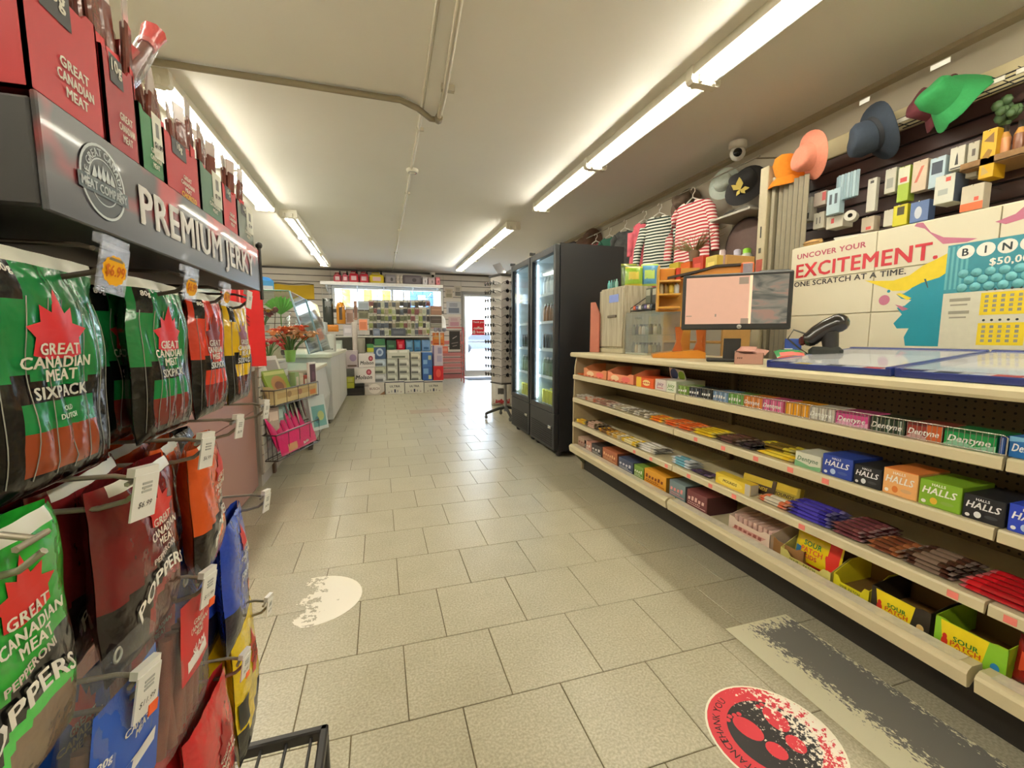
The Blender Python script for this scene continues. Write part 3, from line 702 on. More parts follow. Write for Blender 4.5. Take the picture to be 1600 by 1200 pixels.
# ------------------------------------------------------------------ third shelf: chocolate bars
Z3 = SZ[2]+.0005
for a in [
 (895, 912, (240, 206, 50), (232, 180, 40), 'yellow chocolate bar at the far end of the third shelf', 3, 2),
 (912, 932, (86, 66, 40), (206, 170, 150), 'dark olive chocolate bar, second pile of the third shelf', 4, 3),
 (932, 952, (214, 156, 48), (120, 80, 40), 'golden brown chocolate bar, third pile of third shelf', 4, 2),
 (952, 966, (232, 220, 186), (220, 180, 90), 'cream and gold chocolate bar, fourth pile of third shelf', 4, 2),
 (967, 994, (236, 200, 60), (240, 226, 170), 'lemon yellow chocolate bar before the silver bars', 4, 2),
 (995, 1022, (214, 208, 196), (236, 234, 228), "silver white chocolate bar in the third shelf's middle pile", 4, 3),
 (1045, 1076, (206, 214, 220), (110, 170, 190), 'white and teal chocolate bar in the crinkled pile', 3, 3),
 (1077, 1108, (74, 56, 92), (50, 36, 60), 'dark purple chocolate bar next to the white teal pile', 2, 1),
 (1180, 1226, (226, 120, 84), (222, 214, 196), 'red and white flat bar left of the purple stack', 3, 2),
 (1226, 1293, (52, 44, 140), (70, 60, 170), 'royal purple chocolate bar in the purple stack', 4, 4),
 (1294, 1346, (120, 66, 70), (96, 50, 56), 'maroon chocolate bar right of the purple stack', 6, 3),
 (1347, 1402, (150, 90, 56), (110, 60, 40), 'copper brown chocolate bar amid the dark piles', 5, 2),
 (1403, 1486, (70, 42, 32), (120, 100, 86), 'very dark brown chocolate bar left of the red bars', 5, 3),
 (1490, 1640, (196, 26, 36), (168, 20, 30), "bright red chocolate bar at the third shelf's near end", 6, 2),
]: pile(a[0], a[1], Z3, a[2], a[3], a[4], a[5], a[6], jit=1.3)
# yellow tray box lying open, with bars leaning behind
y, wd = seg(1118, 1172, SX+.02, Z3)
carton('candy_box', 'yellow oval-faced candy box with dark lettering on the third shelf', 'candy box', (SX+.018, y, Z3), FX, wd, .05, .052, (236, 204, 60), pr=((.36, 0, .5, 1, (196, 190, 176)), ('o', -.06, .5, .36, .36, (246, 222, 100))), txt=(('MOUNDS', -.06, .5, .26, (80, 50, 30), .6, True),), side=(196, 190, 176))
for i, (a, b_) in enumerate(((1160, 1205), (1196, 1238))):
    y, wd = seg(a, b_, SX+.09, Z3+.05)
    carton('candy_box', ('dark brown and yellow box leaning behind the yellow oval one', 'olive yellow box with dark lettering leaning at the shelf back')[i], 'candy box', (SX+.095+.02*i, y, Z3), FX, wd, .03, .075, ((70, 52, 36), (166, 146, 44))[i], pr=((-.5, .55, .4, .95, (214, 184, 50)),), txt=(('MOUNDS', 0, .34, .2, ((226, 196, 60), (60, 44, 24))[i], .8, True),), tilt=(-.25, 0, FX+.12))
# ------------------------------------------------------------------ bottom shelf: boxes and trays
Z4 = .2125; X4 = 1.612
bt = [(899, 912, (188, 160, 140), .09, .2, 'pale brown box at the far end of the bottom shelf', '~3', (120, 60, 40)),
 (912, 924, (206, 150, 130), .085, .2, 'pinkish box second from the far end of the bottom shelf', '~3', (250, 240, 230)),
 (924, 940, (54, 50, 50), .09, .2, 'black and silver box third from the far end, bottom shelf', '~3', (230, 226, 220)),
 (941, 964, (176, 104, 70), .1, .2, 'copper brown box on the bottom shelf left of the navy one', '~6', (240, 200, 150)),
 (966, 989, (66, 76, 104), .09, .18, 'slate navy box on the bottom shelf', '~4', (230, 230, 236)),
 (990, 1005, (120, 156, 64), .09, .14, 'small green box on the bottom shelf left of the orange one', '~4', (240, 244, 220)),
 (1006, 1040, (232, 166, 52), .1, .18, 'bright orange box with brown lettering on the bottom shelf', '~6', (130, 60, 24)),
 (1045, 1070, (120, 140, 146), .105, .2, 'teal topped box with a red front on the bottom shelf', '~4', (236, 150, 150)),
 (1072, 1104, (120, 64, 66), .1, .2, 'wine red box with pale lettering on the bottom shelf', '~5', (236, 200, 190))]
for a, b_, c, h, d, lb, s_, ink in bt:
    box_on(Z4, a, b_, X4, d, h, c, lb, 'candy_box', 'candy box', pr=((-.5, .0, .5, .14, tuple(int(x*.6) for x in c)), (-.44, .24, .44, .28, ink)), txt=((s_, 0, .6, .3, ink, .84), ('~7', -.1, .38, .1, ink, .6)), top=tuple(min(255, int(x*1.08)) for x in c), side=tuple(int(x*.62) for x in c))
# white box of bars, then an empty cardboard tray
y, wd = seg(1138, 1202, X4, Z4)
o = tray('display_box', 'white display box packed with pink wafer bars on the bottom shelf', (X4, y, Z4), FX, wd, .2, .1, (226, 204, 186), .62, pr=(('p', [(-.4, .2), (.3, .25), (.42, .45), (-.3, .4)], (206, 150, 140)),), txt=(('~6', 0, .32, .2, (150, 80, 70), .7),), inner=(196, 168, 140))
for i in range(8):
    q = MB().box(-.011, .011, .02, .16, .0, .075, b=.003).build('wafer_bar', [wrap((226, 190, 176))], None, (X4+.004, y-wd/2+.022+i*(wd-.04)/7, Z4+.004), FX)
    tag(q, 'pink wrapped wafer bar, %s from the right in the white display box' % ('first', 'second', 'third', 'fourth', 'fifth', 'sixth', 'seventh', 'eighth')[i], 'candy bar', 'wafer bars in the white display box')
y, wd = seg(1204, 1255, X4+.02, Z4)
tray('cardboard_tray', 'empty brown cardboard tray on the bottom shelf left of the yellow candy boxes', (X4+.02, y, Z4), FX, wd, .24, .07, (150, 110, 66), .8, inner=(130, 96, 58))
def sour(lb, px0, px1, c, front, h=.1, bag=None, c2=None):
    y, wd = seg(px0, px1, X4, Z4)
    pr = []; tx = []
    if front > .5:
        pr = [(-.5, 0, .5, front, c2 or c), ('p', [(-.36, .0), (.18, .0), (.26, front), (-.42, front)], (246, 222, 30)), ('o', -.34, .22, .05, .14, (214, 50, 40)), ('o', -.34, .38, .035, .09, (214, 50, 40)), ('o', .36, .2, .06, .13, (40, 130, 190) if c2 else (230, 200, 130))]
        tx = [('SOUR', -.04, .43, .15, (40, 120, 40), .4), ('PATCH', -.04, .27, .15, (214, 90, 30), .42), ('KIDS', -.04, .12, .12, (190, 50, 40), .36)]
    else:
        tx = [('SOUR', -.2, .2, .12, (96, 110, 40), .2), ('PATCH', .1, .2, .12, (96, 110, 40), .3)]
    return tray('display_box', lb, (X4, y, Z4), FX, wd-.004, .2, h, c, front, pr, tx, inner=(120, 92, 50), cut=.22 if front < .5 else .05)
sour('pale yellow tray holding a bright candy bag on the bottom shelf', 1218, 1298, (216, 206, 120), .3, .09)
sour('empty yellow display tray between two sour candy boxes', 1300, 1358, (226, 214, 40), .34, .095)
sour('yellow sour candy tray with a black right end on the bottom shelf', 1359, 1452, (40, 34, 26), .82, .095)
sour('yellow sour candy tray with lime green ends, nearest on the bottom shelf', 1457, 1572, (150, 196, 40), .85, .1, c2=(140, 200, 50))
def pouch(name, label, cat, loc, rot, w, h, D, col, col2=None, pr=(), txt=(), group=None, mk=film):
    """Pillow pouch standing on z=0, front at -y."""
    b = MB()
    def f(sd):
        def g(u, v):
            e = max(0., 1-abs(2*u-1)**2.6)**.6*max(0., 1-abs(2*v-1)**3)**.6
            return ((u-.5)*w*(1-.05*e), sd*(D/2*e+.0006), v*h)
        return g
    b.grid(f(-1), 12, 12, 0, mf=lambda u, v: 1 if v > .93 or v < .06 else 0); b.grid(f(1), 12, 12, 2)
    o = tag(b.build(name, [mk(col), mk(col2 or col), mk(tuple(int(x*.8) for x in col))], None, loc), label, cat, group)
    o.rotation_euler = rot if isinstance(rot, tuple) else (0, 0, rot)
    g = f(-1); conf = lambda u, v: tuple(Vector(g(u/w+.5, v/h))+Vector((0, -.0012, 0)))
    if pr or txt:
        q = MB(); mats = []
        def sl(c):
            m = card(c)
            if m not in mats: mats.append(m)
            return mats.index(m)
        for i, p_ in enumerate(pr):
            n = len(p_[0]); pts = [(w*a, h*c) for a, c in p_[0]]
            cx = sum(a for a, _ in pts)/n; cy_ = sum(c for _, c in pts)/n
            rings = []
            for k_ in (1, .66, .33):
                rings += [tuple(Vector(conf(cx+(a-cx)*k_, cy_+(c-cy_)*k_))+Vector((0, -.0004*i, 0))) for a, c in pts]
            rings.append(tuple(Vector(conf(cx, cy_))+Vector((0, -.0004*i, 0))))
            fs = [(a, (a+1) % n, n+(a+1) % n, n+a) for a in range(n)]+[(n+a, n+(a+1) % n, 2*n+(a+1) % n, 2*n+a) for a in range(n)]+[(2*n+a, 2*n+(a+1) % n, 3*n) for a in range(n)]
            q.add(rings, fs, sl(p_[1]), True)
        cf2 = lambda u, v: tuple(Vector(conf(u, v))+Vector((0, -.0004*(len(pr)+1), 0)))
        for t_ in txt:
            q.text(t_[0], w*t_[1], h*t_[2], h*t_[3], cf2, sl(t_[4]), wmax=w*(t_[5] if len(t_) > 5 else .8), rot=t_[6] if len(t_) > 6 else 0)
        q.build('front_print', mats, o)
    return o
rect = lambda a, b_, c, d: [(a, b_), ((a+c)/2, b_), (c, b_), (c, (b_+d)/2), (c, d), ((a+c)/2, d), (a, d), (a, (b_+d)/2)]
y, wd = seg(1236, 1306, X4+.03, Z4+.04)
pouch('candy_bag', 'yellow and red sour candy bag standing in the pale yellow tray', 'candy bag', (X4+.045, y, Z4+.006), (-.2, 0, FX), wd, .135, .05, (240, 212, 30), (226, 40, 36), pr=((rect(.26, .05, .48, .95), (222, 50, 36)), (rect(-.44, .2, -.3, .5), (40, 110, 150))), txt=(('SOUR', -.04, .68, .15, (40, 120, 40), .5), ('PATCH', -.04, .48, .15, (220, 90, 30), .55), ('KIDS', -.04, .3, .13, (190, 50, 40), .45)))
y, wd = seg(1572, 1660, X4, Z4+.04)
pouch('candy_bag', 'dark red candy bag at the near end of the bottom shelf', 'candy bag', (X4+.03, y, Z4), (-.15, 0, FX), wd, .13, .05, (150, 24, 26), (120, 20, 24), pr=((rect(-.36, .3, .36, .7), (214, 70, 40)), (rect(-.2, .44, .2, .5), (240, 220, 210))))
# ================================================================== on the counter
CT = 1.0225
def lookrot(x, y): return math.atan2(-x, y)      # front (-y) turned to the camera at the origin
# --- monitor
blk = P((34, 34, 34), .4, var=.05); blk2 = P((22, 22, 23), .5)
mx_, my_ = 1.735, 1.80
scr, N, L, b = nodes('screen_picture')
tc = N.new('ShaderNodeTexCoord'); nz = N.new('ShaderNodeTexNoise'); nz.inputs['Scale'].default_value = 9; nz.inputs['Detail'].default_value = 6; nz.inputs['Distortion'].default_value = 1.5
mp = N.new('ShaderNodeMapping'); mp.inputs['Scale'].default_value = (.6, 1, 1.8); L.new(tc.outputs['Object'], mp.inputs[0]); L.new(mp.outputs[0], nz.inputs[0])
rp = N.new('ShaderNodeValToRGB'); e = rp.color_ramp.elements
e[0].position = .36; e[0].color = [s2l(x) for x in (112, 112, 100)]+[1]; e[1].position = .6; e[1].color = [s2l(x) for x in (206, 160, 136)]+[1]
q = e.new(.5); q.color = [s2l(x) for x in (170, 160, 140)]+[1]
L.new(nz.outputs['Fac'], rp.inputs[0]); L.new(rp.outputs[0], b.inputs['Emission Color']); b.inputs['Emission Strength'].default_value = .55
b.inputs['Base Color'].default_value = (.02, .02, .02, 1); b.inputs['Roughness'].default_value = .15
pinks = P((196, 156, 138), .2, var=.03, emit=.5); dks = P((126, 112, 100), .3, emit=.6); lts = P((222, 190, 160), .3, emit=.75)
mo = thing('monitor', 'black flat monitor with a pinkish split screen standing on the counter', 'monitor', (mx_, my_, CT), lookrot(mx_, my_)+.05)
W, H = .5, .285
sh = MB(); sh.box(-W/2, W/2, 0, .03, .165, .165+H, b=.006); sh.box(-W*.36, W*.36, .03, .055, .2, .165+H*.8, b=.015)
sh.build('shell', [blk], mo)
MB().box(-W/2+.018, W*.13, -.0012, .0005, .195, .165+H-.016).build('screen_left', [pinks], mo)
MB().box(W*.13, W/2-.02, -.0012, .0005, .195, .165+H-.016).build('screen_right', [scr], mo)
for q_ in ((W*.03, W*.115, .393, .427, 0), (W*.06, W*.13, .195, .222, 0), (W*.125, W*.15, .195, .434, 1), (-W*.455, -W*.4, .235, .239, 0), (-W*.18, -W*.165, .232, .246, 0)):
    MB().box(q_[0], q_[1], -.002 if q_[4] else -.0024, -.001, q_[2], q_[3]).build('screen_graphic', [lts if q_[4] else dks], mo)
lg = MB().lathe([(.001, -.0015), (.011, -.0015), (.011, 0)], 16, 0, (W*.05, 0, .1805), 'y').build('badge', [P((200, 200, 196), .3, metal=.5)], mo)
MB().text('hp', W*.05, .1805, .008, lambda u, v: (u, -.002, v), 0, italic=True, bold=False).build('lettering', [P((60, 60, 64), .4)], lg)
MB().prism([(.03, .12), (.06, .12), (.09, .02), (.09, 0), (.03, 0)], 'x', -.04, .04).build('neck', [blk], mo)
MB().box(-.12, .12, -.02, .16, 0, .014, b=.006).build('foot', [blk2], mo)
MB().box(.1, .24, .03, .06, .17, .46, b=.008).build('rear_reader', [blk2], mo)
# --- barcode scanner
bs = thing('barcode_scanner', 'black handheld barcode scanner leaning in its upright stand', 'scanner', (1.87, 1.43, CT), lookrot(1.87, 1.43))
MB().box(-.05, .075, -.04, .06, 0, .085, b=.014).build('stand', [P((28, 32, 28), .5)], bs)
k = MB(); k.tube([(.03, 0, .08), (.025, 0, .12), (.02, 0, .15)], .03, 10, r2=.036); k.build('handle', [blk], bs)
k = MB(); k.tube([(-.045, .0, .118), (-.02, 0, .145), (.015, 0, .17), (.05, 0, .188)], .034, 12, r2=.04); k.ball((.05, 0, .188), .0405, 12); k.ball((-.045, 0, .12), .034, 10)
k.build('head', [P((30, 26, 24), .22, coat=.3)], bs)
MB().box(-.088, -.062, -.02, .02, .09, .13, b=.008).build('scan_window', [P((70, 16, 16), .1)], bs)
k = MB(); k.tube([(-.06, .0, .14), (-.11, -.02, .16), (-.13, -.01, .12), (-.09, .01, .08), (-.05, 0, .05), (-.065, 0, .01), (-.11, 0, .006)], .004, 6); k.build('cable', [P((60, 58, 52), .5)], bs)
# --- flat ticket cases
blue = P((30, 46, 112), .35, coat=.3)
cg = clear('case_glass', (.95, .97, 1), .12, .05, .22)  # white haze mixed into the lid stands in for its bright reflection
for i, (a, b_) in enumerate(((1197, 1394), (1396, 1760))):
    y1, y0 = ysolve(a, 1.585, 1.04), max(-.1, ysolve(b_, 1.585, 1.04))
    t = thing('ticket_case', ('flat glass topped ticket case with blue rim beside the monitor', 'flat glass topped ticket case with blue rim, nearer one cut by the frame')[i], 'ticket case', (1.585, (y0+y1)/2, CT))
    L_ = (y1-y0)/2-.003; f = MB(); D = .5
    f.box(0, .008, -L_, L_, 0, .022, b=.002); f.box(D-.018, D, -L_, L_, 0, .034, b=.003); f.box(0, D, -L_, -L_+.018, 0, .03, b=.003); f.box(0, D, L_-.018, L_, 0, .03, b=.003)
    f.build('rim', [blue], t)
    t.rotation_euler = (0, -.1, 0)
    MB().prism([(.02, 0), (D-.005, 0), (D-.005, -.045)], 'y', -L_+.01, L_-.01).build('wedge', [blk], t)
    MB().box(.01, D-.01, -L_+.01, L_-.01, .001, .006).build('tray_liner', [P((226, 228, 230), .5, var=.05)], t)
    MB().box(.012, D-.012, -L_+.012, L_-.012, .026, .029).build('lid', [cg], t)
    cols = [((226, 196, 90), (240, 238, 228)), ((60, 62, 66), (220, 220, 214)), ((200, 60, 60), (240, 230, 220)), ((90, 150, 190), (236, 236, 230)), ((230, 150, 60), (236, 236, 230))]
    for j in range(max(2, int(L_*2/.14))):
        y = L_-.085-j*.135
        if y < -L_+.06: break
        c1, c2 = cols[(j+i) % 5]
        tk = MB(); tk.box(.04, .2, y-.05, y+.05, .0062, .008, 0); tk.box(.06, .12, y-.03, y+.03, .008, .0086, 1)
        o_ = tk.build('lottery_ticket', [card(c2), card(c1)], None, (1.585, (y0+y1)/2, CT)); o_.rotation_euler = (0, -.1, 0)
        tag(o_, '%s panel lottery ticket, %s from the far end under the glass of the %s case' % (('gold', 'grey', 'red', 'blue', 'orange')[(j+i) % 5], ('first', 'second', 'third', 'fourth', 'fifth', 'sixth', 'seventh')[j], ('farther', 'nearer')[i]), 'lottery ticket')
# --- small things beside the monitor
pb = tray('snack_box', 'dusty pink open snack box in front of the monitor', (1.66, 1.62, CT), lookrot(1.66, 1.62), .12, .1, .06, (182, 136, 122), .8, txt=(('~3', -.3, .5, .2, (90, 60, 50), .2),), inner=(150, 110, 96))
for i in range(6):
    pouch('snack_sachet', 'pink sachet, %s from the bottom in the dusty pink snack box' % ('first', 'second', 'third', 'fourth', 'fifth', 'sixth')[i], 'sachet', (1.66+R.uniform(-.02, .05), 1.63+R.uniform(-.03, .04), CT+.03+.006*i), (-1.2, R.uniform(-.3, .3), lookrot(1.66, 1.62)+R.uniform(-.5, .5)), .07, .06, .012, (204, 150, 136), group='sachets in the dusty pink box')
pouch('candy_bag', 'green and red candy bag lying in front of the scanner', 'candy bag', (1.73, 1.45, CT+.034), (-1.25, 0, lookrot(1.75, 1.5)+.2), .12, .1, .03, (60, 150, 90), (210, 90, 80), pr=((rect(-.4, .1, .4, .45), (214, 100, 90)),))
carton('card_box', 'small blue and red box between monitor and scanner', 'box', (1.95, 1.64, CT), lookrot(1.95, 1.64), .07, .05, .12, (40, 70, 150), pr=((-.5, 0, .5, .35, (200, 50, 60)), (-.5, .35, .0, .6, (230, 230, 236))))
t = thing('card_terminal', 'white payment box with a slot behind the ticket case', 'terminal', (2.14, 1.42, CT), lookrot(2.14, 1.42))
MB().box(-.13, .13, 0, .1, 0, .07, b=.01).build('body', [P((206, 200, 178), .4)], t)
MB().box(-.045, -.03, -.001, .004, .03, .05).build('slot', [blk], t); MB().box(-.09, .03, -.001, .002, .012, .014).build('seam', [P((120, 116, 104), .5)], t)
t = thing('computer_mouse', 'pale grey computer mouse behind the ticket case', 'mouse', (2.13, 1.22, CT+.0))
MB().lathe([(.001, .045), (.02, .043), (.04, .03), (.05, .012), (.048, 0)], 16, 0, sx=.62, sy=1.25).build('shell', [P((190, 190, 178), .35)], t)
MB().tube([(0, .06, .01), (.02, .12, .006), (.1, .2, .005)], .0025, 5).build('cable', [P((120, 118, 110), .5)], t)
MB().box(-.003, .003, .02, .04, .036, .046, b=.001).build('scroll_wheel', [blk], t)
# --- whitewashed wooden cabinet
wood, N, L, b = nodes('whitewashed_wood')
tc = N.new('ShaderNodeTexCoord'); mp = N.new('ShaderNodeMapping'); mp.inputs['Scale'].default_value = (18, 18, 1.6); nz = N.new('ShaderNodeTexNoise'); nz.inputs['Scale'].default_value = 3; nz.inputs['Detail'].default_value = 5
L.new(tc.outputs['Object'], mp.inputs[0]); L.new(mp.outputs[0], nz.inputs[0]); rp = N.new('ShaderNodeValToRGB'); e = rp.color_ramp.elements
e[0].position = .3; e[0].color = [s2l(x) for x in (162, 150, 124)]+[1]; e[1].position = .7; e[1].color = [s2l(x) for x in (206, 200, 178)]+[1]
L.new(nz.outputs[0], rp.inputs[0]); L.new(rp.outputs[0], b.inputs['Base Color']); b.inputs['Roughness'].default_value = .45
c = thing('wooden_cabinet', 'whitewashed wooden cabinet with a small blue display, at the far end of the counter', 'cabinet', (1.79, 3.13, CT))
MB().box(0, .26, -.19, .19, .0, .035, b=.004).build('plinth', [P((196, 186, 156), .5)], c)
MB().box(0.01, .25, -.185, .185, .035, .52, b=.004).build('body', [wood], c)
MB().box(-.006, .012, -.18, .18, .05, .505, b=.004).build('door', [wood], c)
MB().box(-.0085, -.006, -.12, .02, .4, .46).build('display_screen', [P((130, 146, 200), .15, emit=.3)], c)
MB().box(-.018, -.006, -.1, .03, .28, .3, b=.004).build('handle', [P((110, 100, 84), .4)], c)
MB().box(.1, .16, -.196, -.185, .265, .28, b=.003).build('side_handle', [blk], c)
for i, (yy, cl) in enumerate(((.13, (120, 200, 200)), (.09, (90, 150, 150)), (.05, (60, 120, 110)), (.01, (150, 200, 190)))):
    v = MB().lathe([(.012, 0), (.014, .03), (.012, .05), (.006, .056), (.006, .07), (.001, .07)], 10, 0).build('vape_bottle', [P(cl, .2, coat=.4)], None, (1.84, 3.13+yy, CT+.521))
    tag(v, ('pale teal', 'mid teal', 'dark green', 'mint')[i]+' little bottle on top of the wooden cabinet', 'bottle')
for i, (cl, cl2, lb, x, y, s) in enumerate((((150, 190, 60), (226, 206, 80), 'lime green snack bag on the wooden cabinet', 1.90, 2.99, .15), ((96, 160, 200), (190, 220, 110), 'blue and green snack bag on the wooden cabinet, right end', 2.02, 2.96, .17), ((214, 208, 190), (120, 170, 200), 'pale snack bag behind the blue green one on the wooden cabinet', 2.04, 3.14, .16), ((90, 110, 60), (150, 160, 70), 'olive snack bag at the back of the wooden cabinet', 1.96, 3.15, .2))):
    pouch('snack_bag', lb, 'snack bag', (x, y, CT+.522), (-.1, 0, lookrot(x, y)+.1*i), .13, s, .05, cl, cl2, pr=((rect(-.3, .3, .3, .7), cl2),))
t = thing('pink_poster', 'dull red poster board leaning at the far end behind the wooden cabinet', 'poster', (1.75, 3.335, CT), FX+.25)
MB().prism([(-.05, 0), (.06, 0), (.06, .32), (.0, .42), (-.05, .42)], 'y', .0, .012).build('board', [P((196, 118, 96), .5, var=.15, ns=12)], t)
# --- acrylic case with bottles
ac = thing('acrylic_case', 'clear acrylic case with two rows of little bottles inside on the counter', 'display case', (1.80, 2.80, CT))
acr = clear('acrylic', (.97, .99, .98), .07, .05, .1)  # white haze mixed into the panes stands in for their bright reflections
f = MB(); f.box(0, .004, -.17, .12, .0, .31); f.box(0, .3, -.17, -.166, 0, .31); f.box(0, .3, .116, .12, 0, .31); f.box(0, .3, -.17, .12, .306, .31)
f.build('panes', [acr], ac); MB().box(0, .3, -.17, .12, 0, .012, b=.002).build('base', [P((200, 200, 180), .4)], ac)
MB().box(.01, .29, -.16, .11, .14, .145).build('inner_shelf', [acr], ac)
for r in range(2):
    for i in range(6):
        for j in range(2):
            cl = ((196, 170, 130), (60, 60, 50), (120, 120, 90), (220, 210, 190))[(i+r+j) % 4]
            v = MB().lathe([(.013, 0), (.015, .004), (.015, .05), (.007, .06), (.007, .075), (.001, .075)], 8, 0, ms=[0, 0, 0, 1, 1]).build('vape_bottle', [P(cl, .25), P((36, 34, 30), .4)], None, (1.84+j*.07, 2.66+i*.042, CT+.0125+r*.134))
            tag(v, '%s little bottle, %s along the %s line, %s row of the acrylic case' % (('tan', 'black', 'olive', 'cream')[(i+r+j) % 4], ('first', 'second', 'third', 'fourth', 'fifth', 'last')[i], ('front', 'rear')[j], ('lower', 'upper')[r]), 'bottle', 'bottles in the acrylic case')
wr = thing('wire_gum_rack', 'black wire rack of gum packs on top of the acrylic case', 'rack', (1.82, 2.75, CT+.312))
k = MB()
for z, x in ((.01, 0), (.06, .1), (.12, .18)):
    k.tube([(x, -.12, z), (x, .14, z), (x+.08, .14, z), (x+.08, -.12, z), (x, -.12, z)], .004, 5); 
for yy in (-.12, .14): k.tube([(0, yy, .0), (0, yy, .03), (.2, yy, .16), (.26, yy, .16), (.26, yy, 0)], .004, 5)
k.build('frame', [blk2], wr)
for i in range(7):
    cl = ((220, 90, 50), (70, 70, 110), (206, 200, 190), (60, 66, 70), (90, 80, 130), (214, 190, 160), (40, 50, 60))[i]
    carton('gum_pack', ('orange', 'slate', 'white', 'charcoal', 'purple', 'beige', 'black')[i]+' gum pack in the black wire rack on the acrylic case', 'gum pack', (1.815+.02, 2.87-i*.035, CT+.329), FX, .03, .07, .03, cl, pr=((-.4, .3, .4, .7, tuple(min(255, x+60) for x in cl)),))
for i in range(3):
    carton('gum_pack', ('grey green', 'dark grey', 'light grey')[i]+' tall pack at the back of the black wire rack', 'gum pack', (1.925, 2.83-i*.08, CT+.379), FX, .06, .05, .11, ((110, 116, 100), (70, 74, 70), (150, 152, 140))[i], pr=((-.4, .5, .4, .9, (190, 190, 170)),))
# --- orange display stand
og = P((226, 146, 40), .3, coat=.3, var=.06); og2 = P((176, 92, 30), .3, coat=.3)
os_ = thing('orange_display_stand', 'tall orange plastic display stand with tiers behind the monitor', 'display stand', (1.80, 2.28, CT), lookrot(1.80, 2.28)+.1)
k = MB(); k.prism([(-.17, 0), (.13, 0), (.13, .035), (.09, .05), (-.13, .03), (-.17, .02)], 'y', -.1, .12); k.build('base', [og], os_)
for sx in (-.02, .1):
    MB().prism([(sx-.035, .03), (sx+.03, .03), (sx+.015, .1), (sx+.03, .19), (sx-.02, .19), (sx-.01, .1)], 'y', -.02, .02).build('leg', [og2], os_)
k = MB()
for z in (.3, .38, .46): k.box(-.15, -.02, -.06, .1, z, z+.012, b=.003)
k.box(-.155, -.143, -.06, .1, .29, .56, b=.003); k.box(-.15, .1, .09, .1, .29, .56); k.box(.0, .06, .07, .09, .04, .3); k.build('tier', [P((214, 160, 70), .35)], os_)
MB().box(-.14, -.05, .0, .08, .472, .55, b=.004).build('bin', [og], os_); MB().box(-.048, -.02, -.01, .08, .472, .55, b=.004).build('end_block', [P((206, 60, 34), .4)], os_)
for i in range(4):
    v = MB().lathe([(.014, 0), (.016, .01), (.016, .05), (.008, .065), (.001, .066)], 8).build('jar', [P(((206, 200, 170), (150, 120, 60), (224, 190, 70), (200, 204, 200))[i], .3)], os_); v.location = (-.13+i*.03, 0, .392)
hd = thing('orange_canopy', 'black topped orange canopy sign with a white and red end above the monitor', 'display sign', (1.93, 2.16, 1.505), lookrot(1.93, 2.16))
MB().prism([(-.22, .0), (.13, .0), (.13, .055), (.0, .055), (-.1, .03)], 'y', 0, .1).build('body', [og], hd)
MB().prism([(-.27, .015), (-.1, .045), (.0, .07), (.13, .07), (.13, .056), (.0, .056), (-.1, .032), (-.27, .0)], 'y', -.02, .12).build('roof', [P((52, 42, 34), .6)], hd)
MB().box(.13, .2, -.02, .12, -.012, .075, b=.01).build('end_cap', [P((220, 110, 60), .4)], hd); MB().box(.142, .19, -.0225, -.02, 0, .066).build('picture', [P((150, 140, 150), .4, var=.3, ns=50)], hd)
MB().tube([(-.05, .1, 0), (-.05, .1, -.48)], .012, 8).build('post', [og2], hd)

# ================================================================== behind the counter, right
# lottery cabinet
LX = 2.9
lo = thing('lottery_cabinet', 'white lottery cabinet with red slogan, teal splash and bingo print behind the counter', 'cabinet', (LX, 1.1, 0), FX)
wht = P((222, 214, 188), .4, var=.03, ns=4)
U = lambda Y: 1.1-Y                                    # depth in the room -> u along the cabinet front
MB().box(U(2.5), U(-.3), .012, .42, 0, 1.79, b=.004).build('carcass', [wht], lo)
ys = (2.5, 1.93, 1.38, .83, .28, -.3); zs = (.45, 1.06, 1.3, 1.55, 1.785)
for a, b_ in zip(ys[:-1], ys[1:]):
    for c_, d_ in zip(zs[:-1], zs[1:]):
        MB().box(U(a)+.0025, U(b_)-.0025, 0, .012, c_+.0025, d_-.0025, b=.0015).build('door', [wht], lo)
ink_r = P((196, 40, 52), .4); ink_m = P((176, 70, 90), .4); ink_k = P((52, 46, 44), .4)
t = MB(); F = lambda u, v: (u, -.0012, v)
def tl(s_, Ya, Yb, z, h, m):
    vs, fs, wd = glyphs(s_, True, False); st = len(t.v)
    t.add([((U(Ya)+U(Yb))/2+x*(Ya-Yb)/wd, -.0012-.0003*j, z+y*h) for x, y, j in vs], fs, m)
tl('UNCOVER YOUR', 2.45, 1.99, 1.722, .034, 1); tl('EXCITEMENT.', 2.45, 1.62, 1.62, .092, 0); tl('ONE SCRATCH AT A TIME.', 2.46, 1.76, 1.527, .034, 2)
t.build('slogan_lettering', [ink_r, ink_m, ink_k], lo)
art = MB(); pl = lambda pts, m, y=-.0006: art.add([(U(a), y, b_) for a, b_ in pts], [tuple(range(len(pts)))], m)
pl([(1.57, 1.52), (1.64, 1.5), (1.7, 1.46), (1.73, 1.42), (1.76, 1.4), (1.8, 1.4), (1.77, 1.37), (1.72, 1.36), (1.75, 1.33), (1.79, 1.32), (1.76, 1.28), (1.8, 1.23), (1.78, 1.2), (1.72, 1.2), (1.74, 1.15), (1.73, 1.1), (1.53, 1.1), (1.53, 1.5)], 0)
pl([(1.56, 1.6), (1.62, 1.57), (1.68, 1.545), (1.74, 1.5), (1.82, 1.48), (1.92, 1.49), (1.98, 1.5), (1.88, 1.45), (1.82, 1.42), (1.75, 1.415), (1.68, 1.45), (1.6, 1.47), (1.56, 1.5)], 1, -.0009)
pl([(1.86+.03*math.cos(a*PI/8), 1.37+.03*math.sin(a*PI/8)) for a in range(16)], 2)
pl([(1.84+.009*math.cos(a*PI/6), 1.42+.009*math.sin(a*PI/6)) for a in range(12)], 0, -.0007)
